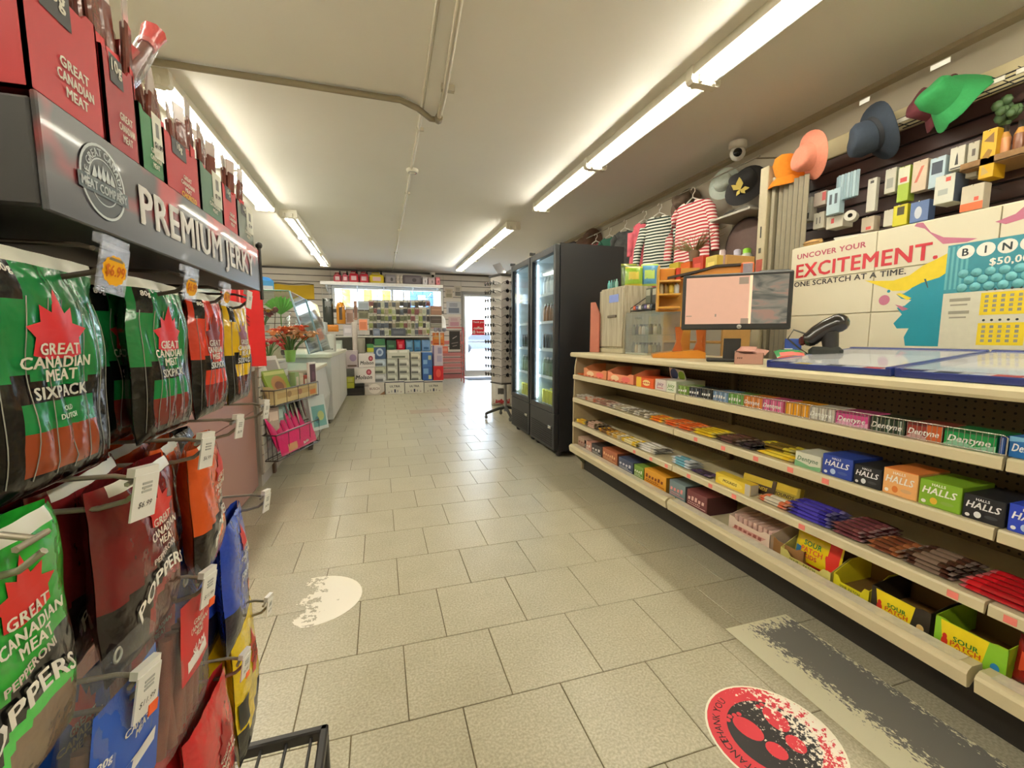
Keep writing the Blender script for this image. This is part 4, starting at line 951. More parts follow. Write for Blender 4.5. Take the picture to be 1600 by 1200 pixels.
pl([(1.7, 1.78), (1.66, 1.72), (1.6, 1.68), (1.5, 1.655), (1.46, 1.645), (1.5, 1.635), (1.6, 1.645), (1.64, 1.69), (1.69, 1.745), (1.74, 1.77), (1.73, 1.785)], 2)
pl([(1.4, 1.71), (1.36, 1.69), (1.3, 1.7), (1.22, 1.69), (1.24, 1.74), (1.3, 1.76), (1.33, 1.73)], 2, -.0008)
pl([(1.8, 1.34), (1.77, 1.33), (1.73, 1.31), (1.76, 1.3)], 2, -.0011); pl([(1.8, 1.4), (1.74, 1.36), (1.72, 1.37), (1.78, 1.405)], 1, -.0011)
pl([(1.67, 1.47), (1.66, 1.47), (1.645, 1.42), (1.65, 1.42)], 3, -.0011)
art.build('splash_print', [P((20, 138, 160), .4, var=.1, ns=6), P((232, 206, 40), .4, var=.1), P((188, 110, 136), .4), P((60, 80, 84), .4)], lo)
bi = MB(); q = lambda a, b_, c_, d_, m, y: bi.add([(U(a), y, c_), (U(b_), y, c_), (U(b_), y, d_), (U(a), y, d_)], [(0, 1, 2, 3)], m)
q(1.575, .62, 1.09, 1.63, 1, -.0013); q(1.575, .62, 1.38, 1.63, 0, -.0016)
for i in range(5): q(1.575-.02*i, 1.565-.02*i, 1.4, 1.62, 5, -.0018)
for i, ch in enumerate('BINGO'):
    Y = 1.5-.078*i; z = 1.585
    bi.add([(U(Y)+.036*math.cos(a*PI/10), -.0022, z+.034*math.sin(a*PI/10)) for a in range(20)], [tuple(range(20))], 2)
    bi.text(ch, U(Y), z, .036, lambda u, v: (u, -.0028, v), 3)
bi.text('$50,000', U(1.32), 1.52, .034, lambda u, v: (u, -.0024, v), 2)
for r in range(3):
    for i in range(14):
        bi.lathe([(.001, -.009), (.012, -.0075), (.02, -.004), (.023, -.0016)], 10, 5, (U(1.5-.052*i-.026*(r % 2)), 0, 1.475-.036*r), 'y')
for a in (1.42, 1.2, .98, .76):
    for z in (1.31, 1.16):
        q(a, a-.17, z-.05, z+.06, 4, -.0018)
        for r in range(4):
            for i in range(5): q(a-.016-.03*i, a-.03-.03*i, z-.035+.023*r, z-.021+.023*r, 6, -.0022)
        for i in range(5): bi.add([(U(a-.02-.03*i)+.006*math.cos(k_*PI/4), -.0022, z+.074+.006*math.sin(k_*PI/4)) for k_ in range(8)], [tuple(range(8))], 3)
for z in (1.335, 1.27): q(1.545, 1.46, z, z+.016, 6, -.002); q(1.54, 1.47, z-.022, z-.014, 6, -.002)
bi.build('bingo_print', [P((52, 136, 152), .4, var=.15, ns=30), P((214, 210, 190), .4), P((240, 238, 226), .4), P((40, 52, 56), .4), P((236, 208, 40), .4), P((104, 176, 184), .25), P((150, 146, 130), .5)], lo)
# dark slat wall above
dk = P((70, 48, 44), .4, var=.2, ns=8)
dw = struct(MB().box(3.345, 3.369, -.6, 2.86, .9, 2.5).build('wall_cladding', [P((34, 26, 24), .7)]))
for k in range(16):
    z = .9+k*.1
    MB().box(3.325, 3.345, -.6, 2.86, z+.006, z+.094, b=.004).build('slat', [dk], dw)
# wire shelf over it
ws = thing('wire_shelf', 'black wire shelf with a white label strip under the ceiling, right wall', 'shelf', (0, 0, 2.5))
k = MB()
for x in (3.14, 3.19, 3.25, 3.3): k.tube([(x, -.6, 0), (x, 2.1, 0)], .004, 5)
for j in range(28): k.tube([(3.12, -.55+j*.097, .004), (3.32, -.55+j*.097, .004)], .0028, 4)
k.tube([(3.12, -.6, -.03), (3.12, 2.1, -.03)], .004, 5)
k.build('wires', [blk2], ws)
for j in range(9): MB().box(3.112, 3.117, -.5+j*.29, -.25+j*.29, -.035, -.012, b=.001).build('label_strip', [P((214, 208, 190), .5)], ws)
k = MB(); k.box(3.0, 3.06, -.6, 2.95, .005, .012); 
# hats
def hat(name, label, loc, d, col, s=1., wave=.12, crown=.09, brim=.065, roll=0., band=None, floppy=0.):
    t = thing(name, label, 'hat', loc)
    m = P(col, .85, var=.12, ns=60, bump=.35, bs=120)
    n = 28; b = MB()
    prof = [(.001, crown), (.05, crown*.995), (.074, crown*.93), (.086, crown*.6), (.094, .0), (.096, -.004)]
    def ring(r, h, a, k):
        w_ = math.sin(2*a+roll)*wave*brim*k + math.sin(3*a+1)*wave*.4*brim*k
        q_ = (.010*math.sin(2*a+roll*3+h*40)+.008*math.sin(3*a+roll+h*25))*min(1, max(0, h)*14)*(r > .01)
        return ((r+q_)*math.cos(a)*(1+.06*math.sin(a+roll)), (r+q_)*math.sin(a)*.9, h+w_-floppy*k*abs(math.sin(a))*brim-.02*max(0, h/crown)*math.cos(a+roll)*(r > .002))
    def g(pr, k0): return lambda u, v: (lambda i: ring(*(pr[int(i)] if i == int(i) else pr[int(i)]), 2*PI*u, k0))(round(v*(len(pr)-1)))
    b.grid(g(prof, 0), n, len(prof)-1)
    o1 = b.build('crown', [m], t)
    b = MB(); bp = [(.095, 0), (.12, -.012), (.095+brim, -.03)]
    b.grid(lambda u, v: ring(.095+brim*v, -.032*v**1.3, 2*PI*u, v), n, 4)
    b.grid(lambda u, v: ring(.095+brim*v, -.032*v**1.3-.004, 2*PI*u, v), n, 4)
    o2 = b.build('brim', [m], t)
    if band: MB().lathe([(.0955, .002), (.092, .024)], 28, 0, sy=.93).build('hat_band', [P(band, .6)], t)
    t.rotation_mode = 'QUATERNION'; t.rotation_quaternion = Vector((0, 0, 1)).rotation_difference(Vector(d).normalized()); t.scale = (s, s, s)
    return t
hat('bucket_hat', 'orange bucket hat hanging leftmost of the felt hats, crown up', (3.1, 2.74, 2.42), (-.35, -.1, .75), (222, 132, 24), 1.05, crown=.13, floppy=.5)
hat('bucket_hat', 'salmon pink bucket hat hanging against the orange one', (3.02, 2.52, 2.45), (-.9, .35, -.2), (228, 142, 116), 1.08, crown=.07, roll=1)
hat('felt_hat', 'navy blue felt hat with dark band hanging right of the salmon hat', (3.13, 2.16, 2.47), (-.8, .45, -.35), (52, 62, 76), 1.15, crown=.12, band=(28, 32, 40), brim=.07)
hat('knit_hat', 'maroon hat half hidden behind the bright green hat', (3.16, 1.86, 2.51), (-.7, .6, .2), (96, 36, 44), 1.0, roll=2)
hat('knit_hat', 'bright green floppy hat hanging from the wire shelf', (3.02, 1.72, 2.46), (-.85, .2, .3), (44, 140, 76), .95, wave=.5, crown=.12, floppy=1.1)
hat('sun_hat', 'pale speckled hat hanging left of the black hat near the camera dome', (3.2, 3.54, 2.62), (-.8, -.5, .1), (172, 180, 168), .95, crown=.06)
hat('black_hat', 'black hat with a yellow bow hanging under the dome camera', (3.18, 3.26, 2.52), (-.8, -.4, .3), (36, 34, 34), 1.2)
k = MB()
for i in range(5): 
    a = 2*PI*i/5+.3+R.uniform(-.3, .3); s_ = R.uniform(.55, 1.15); k.prism([(0, 0), (.05*s_*math.cos(a-.5), .05*s_*math.sin(a-.5)), (.08*s_*math.cos(a-.15), .08*s_*math.sin(a-.15)), (.1*s_*math.cos(a), .1*s_*math.sin(a)), (.06*s_*math.cos(a+.5), .06*s_*math.sin(a+.5))], 'y', -.004-.006*i, .002-.006*i)
tag(k.build('fabric_bow', [P((176, 156, 70), .7)], None, (3.04, 3.16, 2.42), FX+.6), 'yellow fabric bow pinned on the black hat', 'bow')
for i, (px, s) in enumerate(((1474, .05), (1355, .02))):
    y = ysolve(px, 3.02, 2.68); tag(MB().box(-s/2-.02, s/2+.02, 0, .003, 0, .026).build('hang_tag', [white_ink], None, (3.0, y, 2.63), FX), ('white tag above the bright green hat', 'small white tag above the navy hat')[i], 'tag')
# goods on the dark slat wall
def wallbox(px0, py0, px1, py1, col, label, x=3.14, d=.06, name='accessory_box', side=None, pr=(), txt=(), hook=True):
    z1 = at((px0+px1)/2, py0, 'x', x).z; z0 = at((px0+px1)/2, py1, 'x', x).z
    a, b_ = ysolve(px0, x, (z0+z1)/2), ysolve(px1, x, (z0+z1)/2); h = abs(z1-z0)*.96; w_ = a-b_
    o = carton(name, label, 'box', (x, (a+b_)/2, min(z0, z1)), FX, w_*.94, d, h, col, pr=pr, txt=txt, side=side)
    if hook: MB().tube([(0, -.01, h*.97), (0, 3.325-x, h*.97)], .003, 5).build('hook', [chrome], o)
    return o
G = (206, 200, 182)
for q_ in [
 (1253, 308, 1268, 346, G, 'narrow white box at the far left of the dark slat wall', dict(pr=((-.3, .1, .3, .35, (50, 50, 50)),))),
 (1271, 299, 1291, 321, (200, 186, 172), 'small white box with red corner above the earphone boxes', dict(pr=((.2, .3, .5, .9, (196, 90, 90)),))),
 (1270, 331, 1288, 357, G, 'small earphone box low on the left of the dark slat wall', dict(pr=((-.2, .3, -.12, .7, (90, 90, 86)), (.1, .3, .18, .7, (90, 90, 86))))),
 (1291, 294, 1313, 334, (172, 196, 206), 'pale blue pack in front of a stack of pale blue packs', dict(pr=((-.3, .4, -.1, .8, (60, 70, 80)), (.1, .4, .3, .8, (60, 70, 80))), x=3.08, d=.05)),
 (1290, 336, 1318, 356, G, 'wide white box with red mark under the pale blue packs', dict(pr=((-.2, .4, -.02, .8, (206, 70, 70)),), d=.1)),
 (1354, 277, 1369, 330, (200, 196, 182), 'thin tall white pack alone on the dark slat wall', dict(pr=((-.2, .85, .2, .93, (60, 56, 50)),), d=.03)),
 (1345, 338, 1366, 361, (196, 182, 160), 'small clear and white pack just above the lottery cabinet', dict(pr=((-.1, .1, .3, .3, (206, 80, 70)),))),
 (1382, 262, 1400, 301, (190, 186, 170), 'white charger box left of the lime green box', dict(pr=((-.3, .2, .3, .6, (150, 150, 140)),))),
 (1380, 327, 1396, 353, (200, 194, 176), 'white box behind the yellow leaning pack', {}),
 (1402, 258, 1421, 314, (158, 182, 60), 'lime green tall box with white panel on the dark slat wall', dict(pr=((-.5, .5, .5, .98, (206, 206, 180)), (-.3, .55, .3, .68, (190, 60, 60))))),
 (1394, 319, 1418, 352, (206, 196, 40), 'acid yellow pack leaning above the lottery cabinet', dict(pr=((-.2, .5, .3, .9, (70, 64, 30)),))),
 (1424, 249, 1449, 298, (206, 186, 160), 'beige box with red cable picture on the dark slat wall', dict(pr=(('p', [(-.3, .3), (.1, .8), (.3, .8), (-.1, .3)], (200, 110, 90)),))),
 (1421, 313, 1452, 346, (96, 120, 170), 'blue box with a white pear shape above the lottery cabinet', dict(pr=(('o', -.05, .45, .2, .3, (206, 210, 220)),))),
 (1451, 244, 1477, 292, (176, 196, 206), 'pale blue box with dark picture on the dark slat wall', dict(pr=((-.35, .45, .35, .85, (50, 60, 76)),))),
 (1483, 228, 1508, 264, (206, 202, 184), 'white box with a black gadget picture on the dark slat wall', dict(pr=(('p', [(-.12, .2), (.12, .2), (.05, .6), (.0, .75), (-.05, .6)], (40, 38, 36)), (-.4, .04, .4, .1, (60, 56, 52))))),
 (1459, 272, 1492, 317, (208, 208, 194), 'large white box with navy side on the dark slat wall', dict(pr=((.05, .75, .3, .9, (206, 90, 80)), (-.3, .3, .2, .5, (170, 176, 170))), side=(70, 78, 92), x=3.06, d=.12)),
 (1510, 220, 1529, 276, (200, 194, 172), 'tall white box left of the yellow cable box', dict(pr=((-.1, .6, .2, .8, (110, 100, 90)),))),
 (1500, 287, 1538, 328, (200, 190, 168), 'slanted white box with orange bottom at the lottery cabinet top', dict(pr=((-.5, 0, .5, .3, (226, 106, 60)), (.1, .35, .3, .5, (226, 90, 70))), x=3.08)),
 (1531, 200, 1556, 277, (214, 168, 30), 'tall yellow cable box with cut-out windows on the dark slat wall', dict(side=(206, 160, 30), x=3.08, d=.1, pr=(('p', [(-.35, .78), (.35, .7), (.3, .92)], (120, 84, 30)), ('p', [(-.35, .45), (.0, .6), (.3, .55), (.1, .4)], (150, 110, 30)), ('p', [(-.3, .06), (.2, .1), (-.3, .3)], (190, 160, 90))))),
]: wallbox(*q_[:6], **q_[6])
for i in range(7):
    y = ysolve(1316+3*i, 3.1, 2.2)
    tag(MB().box(-.009, .009, 0, .05, 0, .17, b=.002).build('earphone_pack', [card((176, 198, 204) if i % 2 else (150, 174, 184))], None, (3.095, 2.33-.02*i, 2.095), FX+.9), 'pale blue striped pack, %s from the left in the stack right of the front pack' % ('first', 'second', 'third', 'fourth', 'fifth', 'sixth', 'seventh')[i], 'pack', 'stack of pale blue packs')
rl = tag(MB().lathe([(.014, .03), (.014, 0), (.035, 0), (.035, .07), (.014, .07)], 18, 0, (0, 0, .035), 'y', sm=False, ms=[1, 0, 0, 0]).build('tape_roll', [P((206, 202, 188), .4), P((70, 66, 60), .6)], None, (3.06, ysolve(1329, 3.06, 2.0), 1.93), FX+.4), 'white round roll hanging above the lottery cabinet', 'roll')
for i, px in enumerate((1564, 1588, 1606)):
    y = ysolve(px, 3.12, 2.1)
    o = MB().lathe([(.022, 0), (.024, .01), (.024, .1), (.012, .13), (.012, .165), (.001, .165)], 12, 0, ms=[0, 1, 0, 2, 2]).build('amber_bottle', [P((200, 150, 80), .2, coat=.3), P((214, 150, 96) if i == 0 else (120, 70, 40), .3), P((40, 34, 28), .4)], None, (3.14, y, 2.075))
    tag(o, ('orange labelled bottle right of the yellow cable box', 'dark labelled bottle second from the yellow cable box', 'dark labelled bottle at the right frame edge')[i], 'bottle')
k = tag(MB().box(3.08, 3.32, 1.0, 1.66, 2.05, 2.062, b=.003).box(3.08, 3.09, 1.0, 1.66, 2.05, 2.09, b=.002).build('wicker_tray', [P((140, 106, 66), .7, var=.25, ns=60)]), 'brown shelf tray holding the bottles on the dark slat wall', 'tray')
k = MB()
for i in range(14):
    a = R.uniform(0, 2*PI); r_ = R.uniform(.01, .05); k.ball((0+R.uniform(-.04, .04), r_*math.cos(a), .05+R.uniform(-.05, .06)), R.uniform(.018, .03), 6, sx=.5)
tag(k.build('green_charm', [P((70, 96, 56), .5, var=.3)], None, (3.16, 1.52, 2.27)), 'dark green leafy hanging charm above the bottles', 'ornament')
# papers on top of the lottery cabinet
o = thing('glasses_case', 'tan glasses case lying on the lottery cabinet at its far end', 'case', (3.0, 2.42, 1.791)); MB().lathe([(.001, -.07), (.02, -.06), (.027, 0), (.02, .06), (.001, .07)], 12, 0, (0, 0, .03), 'y').build('case_body', [P((190, 150, 90), .6, var=.3, ns=60)], o)
MB().box(-.028, .028, -.06, .06, .029, .032).build('zip', [P((90, 60, 40), .5)], o)
tag(MB().box(-.08, .08, -.12, .12, 0, .012, b=.002).box(-.07, .09, -.1, .13, .012, .02).build('paper_stack', [P((206, 202, 190), .7)], None, (3.04, 2.12, 1.791), .3), 'white papers lying on top of the lottery cabinet', 'papers')
# accordion gate and post
gt = thing('accordion_gate', 'grey folded accordion gate standing between the shelves and the lottery cabinet', 'gate', (3.03, 2.65, 0), 0)
k = MB()
pts = []
gm1 = P((84, 78, 66), .5); gm2 = P((150, 141, 118), .5)  # darker copy of the gate grey: fold shading put into the colour
for i in range(13):
    y = .13-i*.021; x = 0 if i % 2 else .02
    if i: MB().prism([(px_, y0_), (x, y), (x+.006, y), (px_+.006, y0_)], 'z', .0, 2.34).build('gate_fold', [gm1 if i % 2 else gm2], gt)
    px_, y0_ = x, y
MB().box(-.02, .09, .13, .16, 0, 2.4, b=.004).build('gate_post', [gm2], gt)
po = thing('shelf_upright', 'cream post with a small red sticker and keyhole beside the accordion gate', 'post', (3.02, 2.87, 0))
MB().box(-.03, .05, -.04, .04, 0, 2.5, b=.005).build('post', [P((186, 174, 142), .5, var=.06)], po)
MB().box(-.0315, -.03, -.03, .03, 1.68, 1.78).build('sticker', [P((170, 80, 64), .5, var=.3, ns=40)], po)
k = MB(); k.box(-.034, -.03, -.006, .006, 1.95, 2.04, b=.002); k.build('slot', [blk], po); MB().box(-.034, -.03, -.012, .012, 1.83, 1.87, b=.003).build('lock', [P((80, 76, 60), .4)], po)
# shelf unit left of the post
su = thing('shelf_unit', 'grey wall shelf unit with two shelves left of the cream post', 'shelf', (3.06, 3.24, 0))
for z in (1.74, 2.24): MB().box(0, .29, -.17, .3, z, z+.02, b=.003).build('shelf', [P((176, 170, 156), .5)], su)
MB().box(.28, .3, -.17, .31, 1.2, 2.5).build('back_panel', [P((140, 130, 110), .7)], su)
for i, (y, r_, h, c1, c2, lb) in enumerate(((3.15, .045, .16, (190, 194, 180), (140, 196, 60), 'clear jar with lime green lid on the lower wall shelf'), (3.26, .04, .17, (196, 190, 206), (206, 200, 214), 'lilac plastic bottle on the lower wall shelf'), (3.44, .038, .2, (206, 170, 170), (220, 200, 196), 'pink ribbed bottle at the left of the lower wall shelf'))):
    o = MB().lathe([(r_*.9, 0), (r_, .01), (r_, h*.7), (r_*.7, h*.8)], 14).build('plastic_bottle', [P(c1, .25, coat=.3)], None, (3.14, y, 1.761)); tag(o, lb, 'bottle')
    MB().lathe([(r_*.72, h*.78), (r_*.76, h), (r_*.5, h*1.06), (.001, h*1.06)], 14).build('lid', [P(c2, .4)], o)
o = tag(MB().lathe([(.001, -.01), (.2, -.012), (.24, 0), (.2, .012), (.001, .014)], 26, 0, (0, 0, 0), 'x').build('round_cushion', [P((96, 76, 70), .8, var=.15)], None, (3.26, 3.3, 2.0)), 'dark brown round disc leaning behind the bottles on the wall shelf', 'disc')
for i, (y, z, c1, lb) in enumerate(((3.2, 2.261, (110, 106, 96), 'grey folded cloth on the upper wall shelf'), (3.32, 2.3, (60, 56, 52), 'dark cloth bundle on the upper wall shelf'))):
    k = MB(); k.grid(lambda u, v: (.12*(v-.5)*1.6, .22*(u-.5), .05*(1-abs(2*u-1)**3)*(1-abs(2*v-1)**3)+.008*math.sin(9*u+5*v)), 10, 8); k.box(-.09, .09, -.1, .1, -.0, .012, b=.003); tag(k.build('folded_cloth', [P(c1, .9, var=.2)], None, (3.17, y, z-.04*i)), lb, 'cloth')
# ------------------------------------------------------------------ clothes on the right wall
def stripes(c1, c2, pitch):
    m, N, L, b = nodes('striped_knit')
    tc = N.new('ShaderNodeTexCoord'); s_ = N.new('ShaderNodeSeparateXYZ'); L.new(tc.outputs['Object'], s_.inputs[0])
    a = N.new('ShaderNodeMath'); a.operation = 'MULTIPLY'; a.inputs[1].default_value = 1/pitch; L.new(s_.outputs['Z'], a.inputs[0])
    f = N.new('ShaderNodeMath'); f.operation = 'FRACT'; L.new(a.outputs[0], f.inputs[0]); g = N.new('ShaderNodeMath'); g.operation = 'GREATER_THAN'; g.inputs[1].default_value = .5; L.new(f.outputs[0], g.inputs[0])
    mx = N.new('ShaderNodeMix'); mx.data_type = 'RGBA'; mx.inputs[6].default_value = [s2l(x) for x in c1]+[1]; mx.inputs[7].default_value = [s2l(x) for x in c2]+[1]
    L.new(g.outputs[0], mx.inputs[0]); L.new(mx.outputs[2], b.inputs['Base Color']); b.inputs['Roughness'].default_value = .9
    return m
hang_m = P((206, 200, 186), .35)
def garment(label, loc, rz, mat_, w_=.36, h=.5, sleeve=.42, flare=.04, name='striped_shirt', cat='shirt', hanger=True, spread=.16):
    t = thing(name, label, cat, loc, rz)          # neck at z=0
    b = MB()
    def side(s):
        def g(u, v):
            hw = w_/2+flare*(1-v); x = (2*u-1)*hw
            ztop = -.045*(abs(2*u-1)**1.5)-(.03 if abs(2*u-1) < .3 else 0)
            z = -h+(h+ztop)*v; e = max(0, 1-abs(2*u-1)**4)
            return (x, s*(.035*e**.5+.004)+.012*math.sin(x*40+z*4)*(1-v), z)
        return g
    b.grid(side(-1), 16, 14); b.grid(side(1), 16, 14); b.build('body', [mat_], t)
    if sleeve:
        for s in (-1, 1):
            k = MB(); k.tube([(s*(w_/2-.03), 0, -.075), (s*(w_/2+.03), .0, -.13), (s*(w_/2+spread*.6), -.01, -sleeve*.6), (s*(w_/2+spread*.75), -.01, -sleeve)], .055, 12, r2=.038); k.build('sleeve', [mat_], t)
    MB().lathe([(.07, 0), (.066, .012)], 18, 0, (0, 0, -.034), sy=.5).build('collar', [P((70, 70, 60), .9)], t)
    if hanger:
        k = MB(); k.tube([(-w_*.42, 0, -.075), (-.06, 0, -.0), (0, 0, .03), (.06, 0, -.0), (w_*.42, 0, -.075)], .007, 6); k.tube([(0, 0, .03), (0, 0, .06), (.025, 0, .085), (.02, 0, .12), (-.01, 0, .13), (-.028, 0, .11)], .005, 6)
        k.build('hanger', [hang_m], t)
    return t
rs_ = stripes((236, 220, 210), (186, 58, 66), .034); bw = stripes((226, 224, 210), (40, 56, 46), .034)
pd = P((214, 100, 112), .9, var=.45, ns=14)
garment('red and white striped long-sleeved shirt on a white hanger high on the right wall', (3.115, 3.86, 2.54), FX+.12, rs_, .4, .62, .55)
garment('black and white striped shirt hanging left of the red striped one', (3.12, 4.42, 2.54), FX+.55, bw, .3, .62, .6)
garment('pink and white plaid dress hanging left of the striped shirts', (3.12, 4.72, 2.54), FX+.75, pd, .24, .95, .4, .1, 'plaid_dress', 'dress', spread=.05)
garment('black and white patterned blouse hanging between the plaid dress and the green one', (3.12, 5.15, 2.54), FX+.5, P((60, 60, 58), .9, var=.8, ns=20), .28, .7, .45, .05, 'patterned_blouse', 'blouse')
garment('dark green blouse hanging left of the patterned blouse', (3.12, 5.55, 2.54), FX+.5, P((30, 84, 64), .8), .26, .55, .4, .04, 'green_blouse', 'blouse')
garment('crimson top hanging left of the dark green blouse', (3.12, 5.95, 2.54), FX+.5, P((150, 44, 54), .8, var=.3, ns=10), .26, .5, .35, .04, 'crimson_top', 'top')
hat('straw_hat', 'dark brown wide hat over the top of the fridge, below the ceiling', (3.2, 6.35, 2.62), (-.9, -.4, .1), (86, 60, 44), 1.5)
hat('grey_hat', 'small grey hat left of the dark brown wide hat above the fridge', (3.22, 7.0, 2.66), (-.7, -.3, .5), (100, 98, 100), 1.2)
hat('grey_hat', 'dark grey hat farthest along the right wall above the fridge', (3.22, 7.6, 2.68), (-.5, -.3, .7), (72, 74, 78), 1.2)
hat('brown_hat', 'brown hat hanging behind the hanger of the red striped shirt', (3.2, 4.1, 2.60), (-.8, -.4, .3), (92, 74, 58), 1.1)
k = MB(); k.tube([(3.12, 3.05, 2.668), (3.12, 8, 2.668)], .006, 6); k.tube([(3.12, 3.1, 2.668), (3.365, 3.1, 2.7)], .006, 6); k.tube([(3.12, 7.9, 2.668), (3.365, 7.9, 2.7)], .006, 6)
tag(k.build('clothes_rail', [P((120, 110, 90), .5)]), 'thin grey rail along the right wall carrying the clothes', 'rail')
# things under the clothes: grass fan, yellow and orange packs on a wooden rack
wr = thing('wooden_rack', 'low wooden rack on the back of the counter holding yellow and orange packs', 'rack', (2.45, 3.0, 0))
for z in (1.1, 1.42, 1.6): MB().box(0, .26, -.35, .35, z, z+.02, b=.003).build('shelf', [P((196, 150, 84), .5, var=.1)], wr)
for y in (-.36, .34): MB().box(0, .26, y, y+.02, 0, 1.75, b=.003).build('side_panel', [P((190, 146, 84), .5, var=.1)], wr)
for i, (c1, lb) in enumerate((((206, 186, 60), 'mustard yellow pack on the top of the wooden rack'), ((226, 110, 40), 'orange pack on the top of the wooden rack'), ((190, 60, 40), 'red brown pack on the top of the wooden rack'), ((214, 190, 90), 'straw yellow pack on the top of the wooden rack'))):
    carton('snack_pack', lb, 'pack', (2.47, 3.27-.15*i, 1.621), FX, .12, .06, .17-.02*(i % 2), c1, pr=((-.3, .3, .3, .7, tuple(min(255, x+30) for x in c1)),))
for i in range(5):
    c1 = ((226, 150, 60), (120, 130, 70), (200, 70, 60), (226, 206, 150), (90, 80, 60))[i]
    carton('snack_pack', ('orange', 'olive', 'red', 'cream', 'dark')[i]+' little box on the middle shelf of the wooden rack', 'pack', (2.47, 3.28-.13*i, 1.441), FX, .1, .06, .12, c1, pr=((-.3, .3, .3, .7, tuple(min(255, x+40) for x in c1)),))
k = MB()
for i in range(60):
    a = R.uniform(-.9, .9); l_ = R.uniform(.2, .4); k.tube([(0, 0, 0), (R.uniform(-.03, .03), -l_*.6*math.sin(a)*1.4, l_*.35*math.cos(a)), (R.uniform(-.05, .05), -l_*math.sin(a)*1.4, l_*.5*math.cos(a)-.02)], .0035, 3, r2=.001)
gf = tag(k.build('dried_grass', [P((120, 104, 60), .9, var=.3)], None, (2.5, 3.05, 1.84)), 'drooping bunch of dry grass above the yellow and orange packs', 'plant')
MB().lathe([(.035, -.07), (.045, 0), (.03, .02)], 12).build('pot', [P((90, 66, 44), .8)], gf)
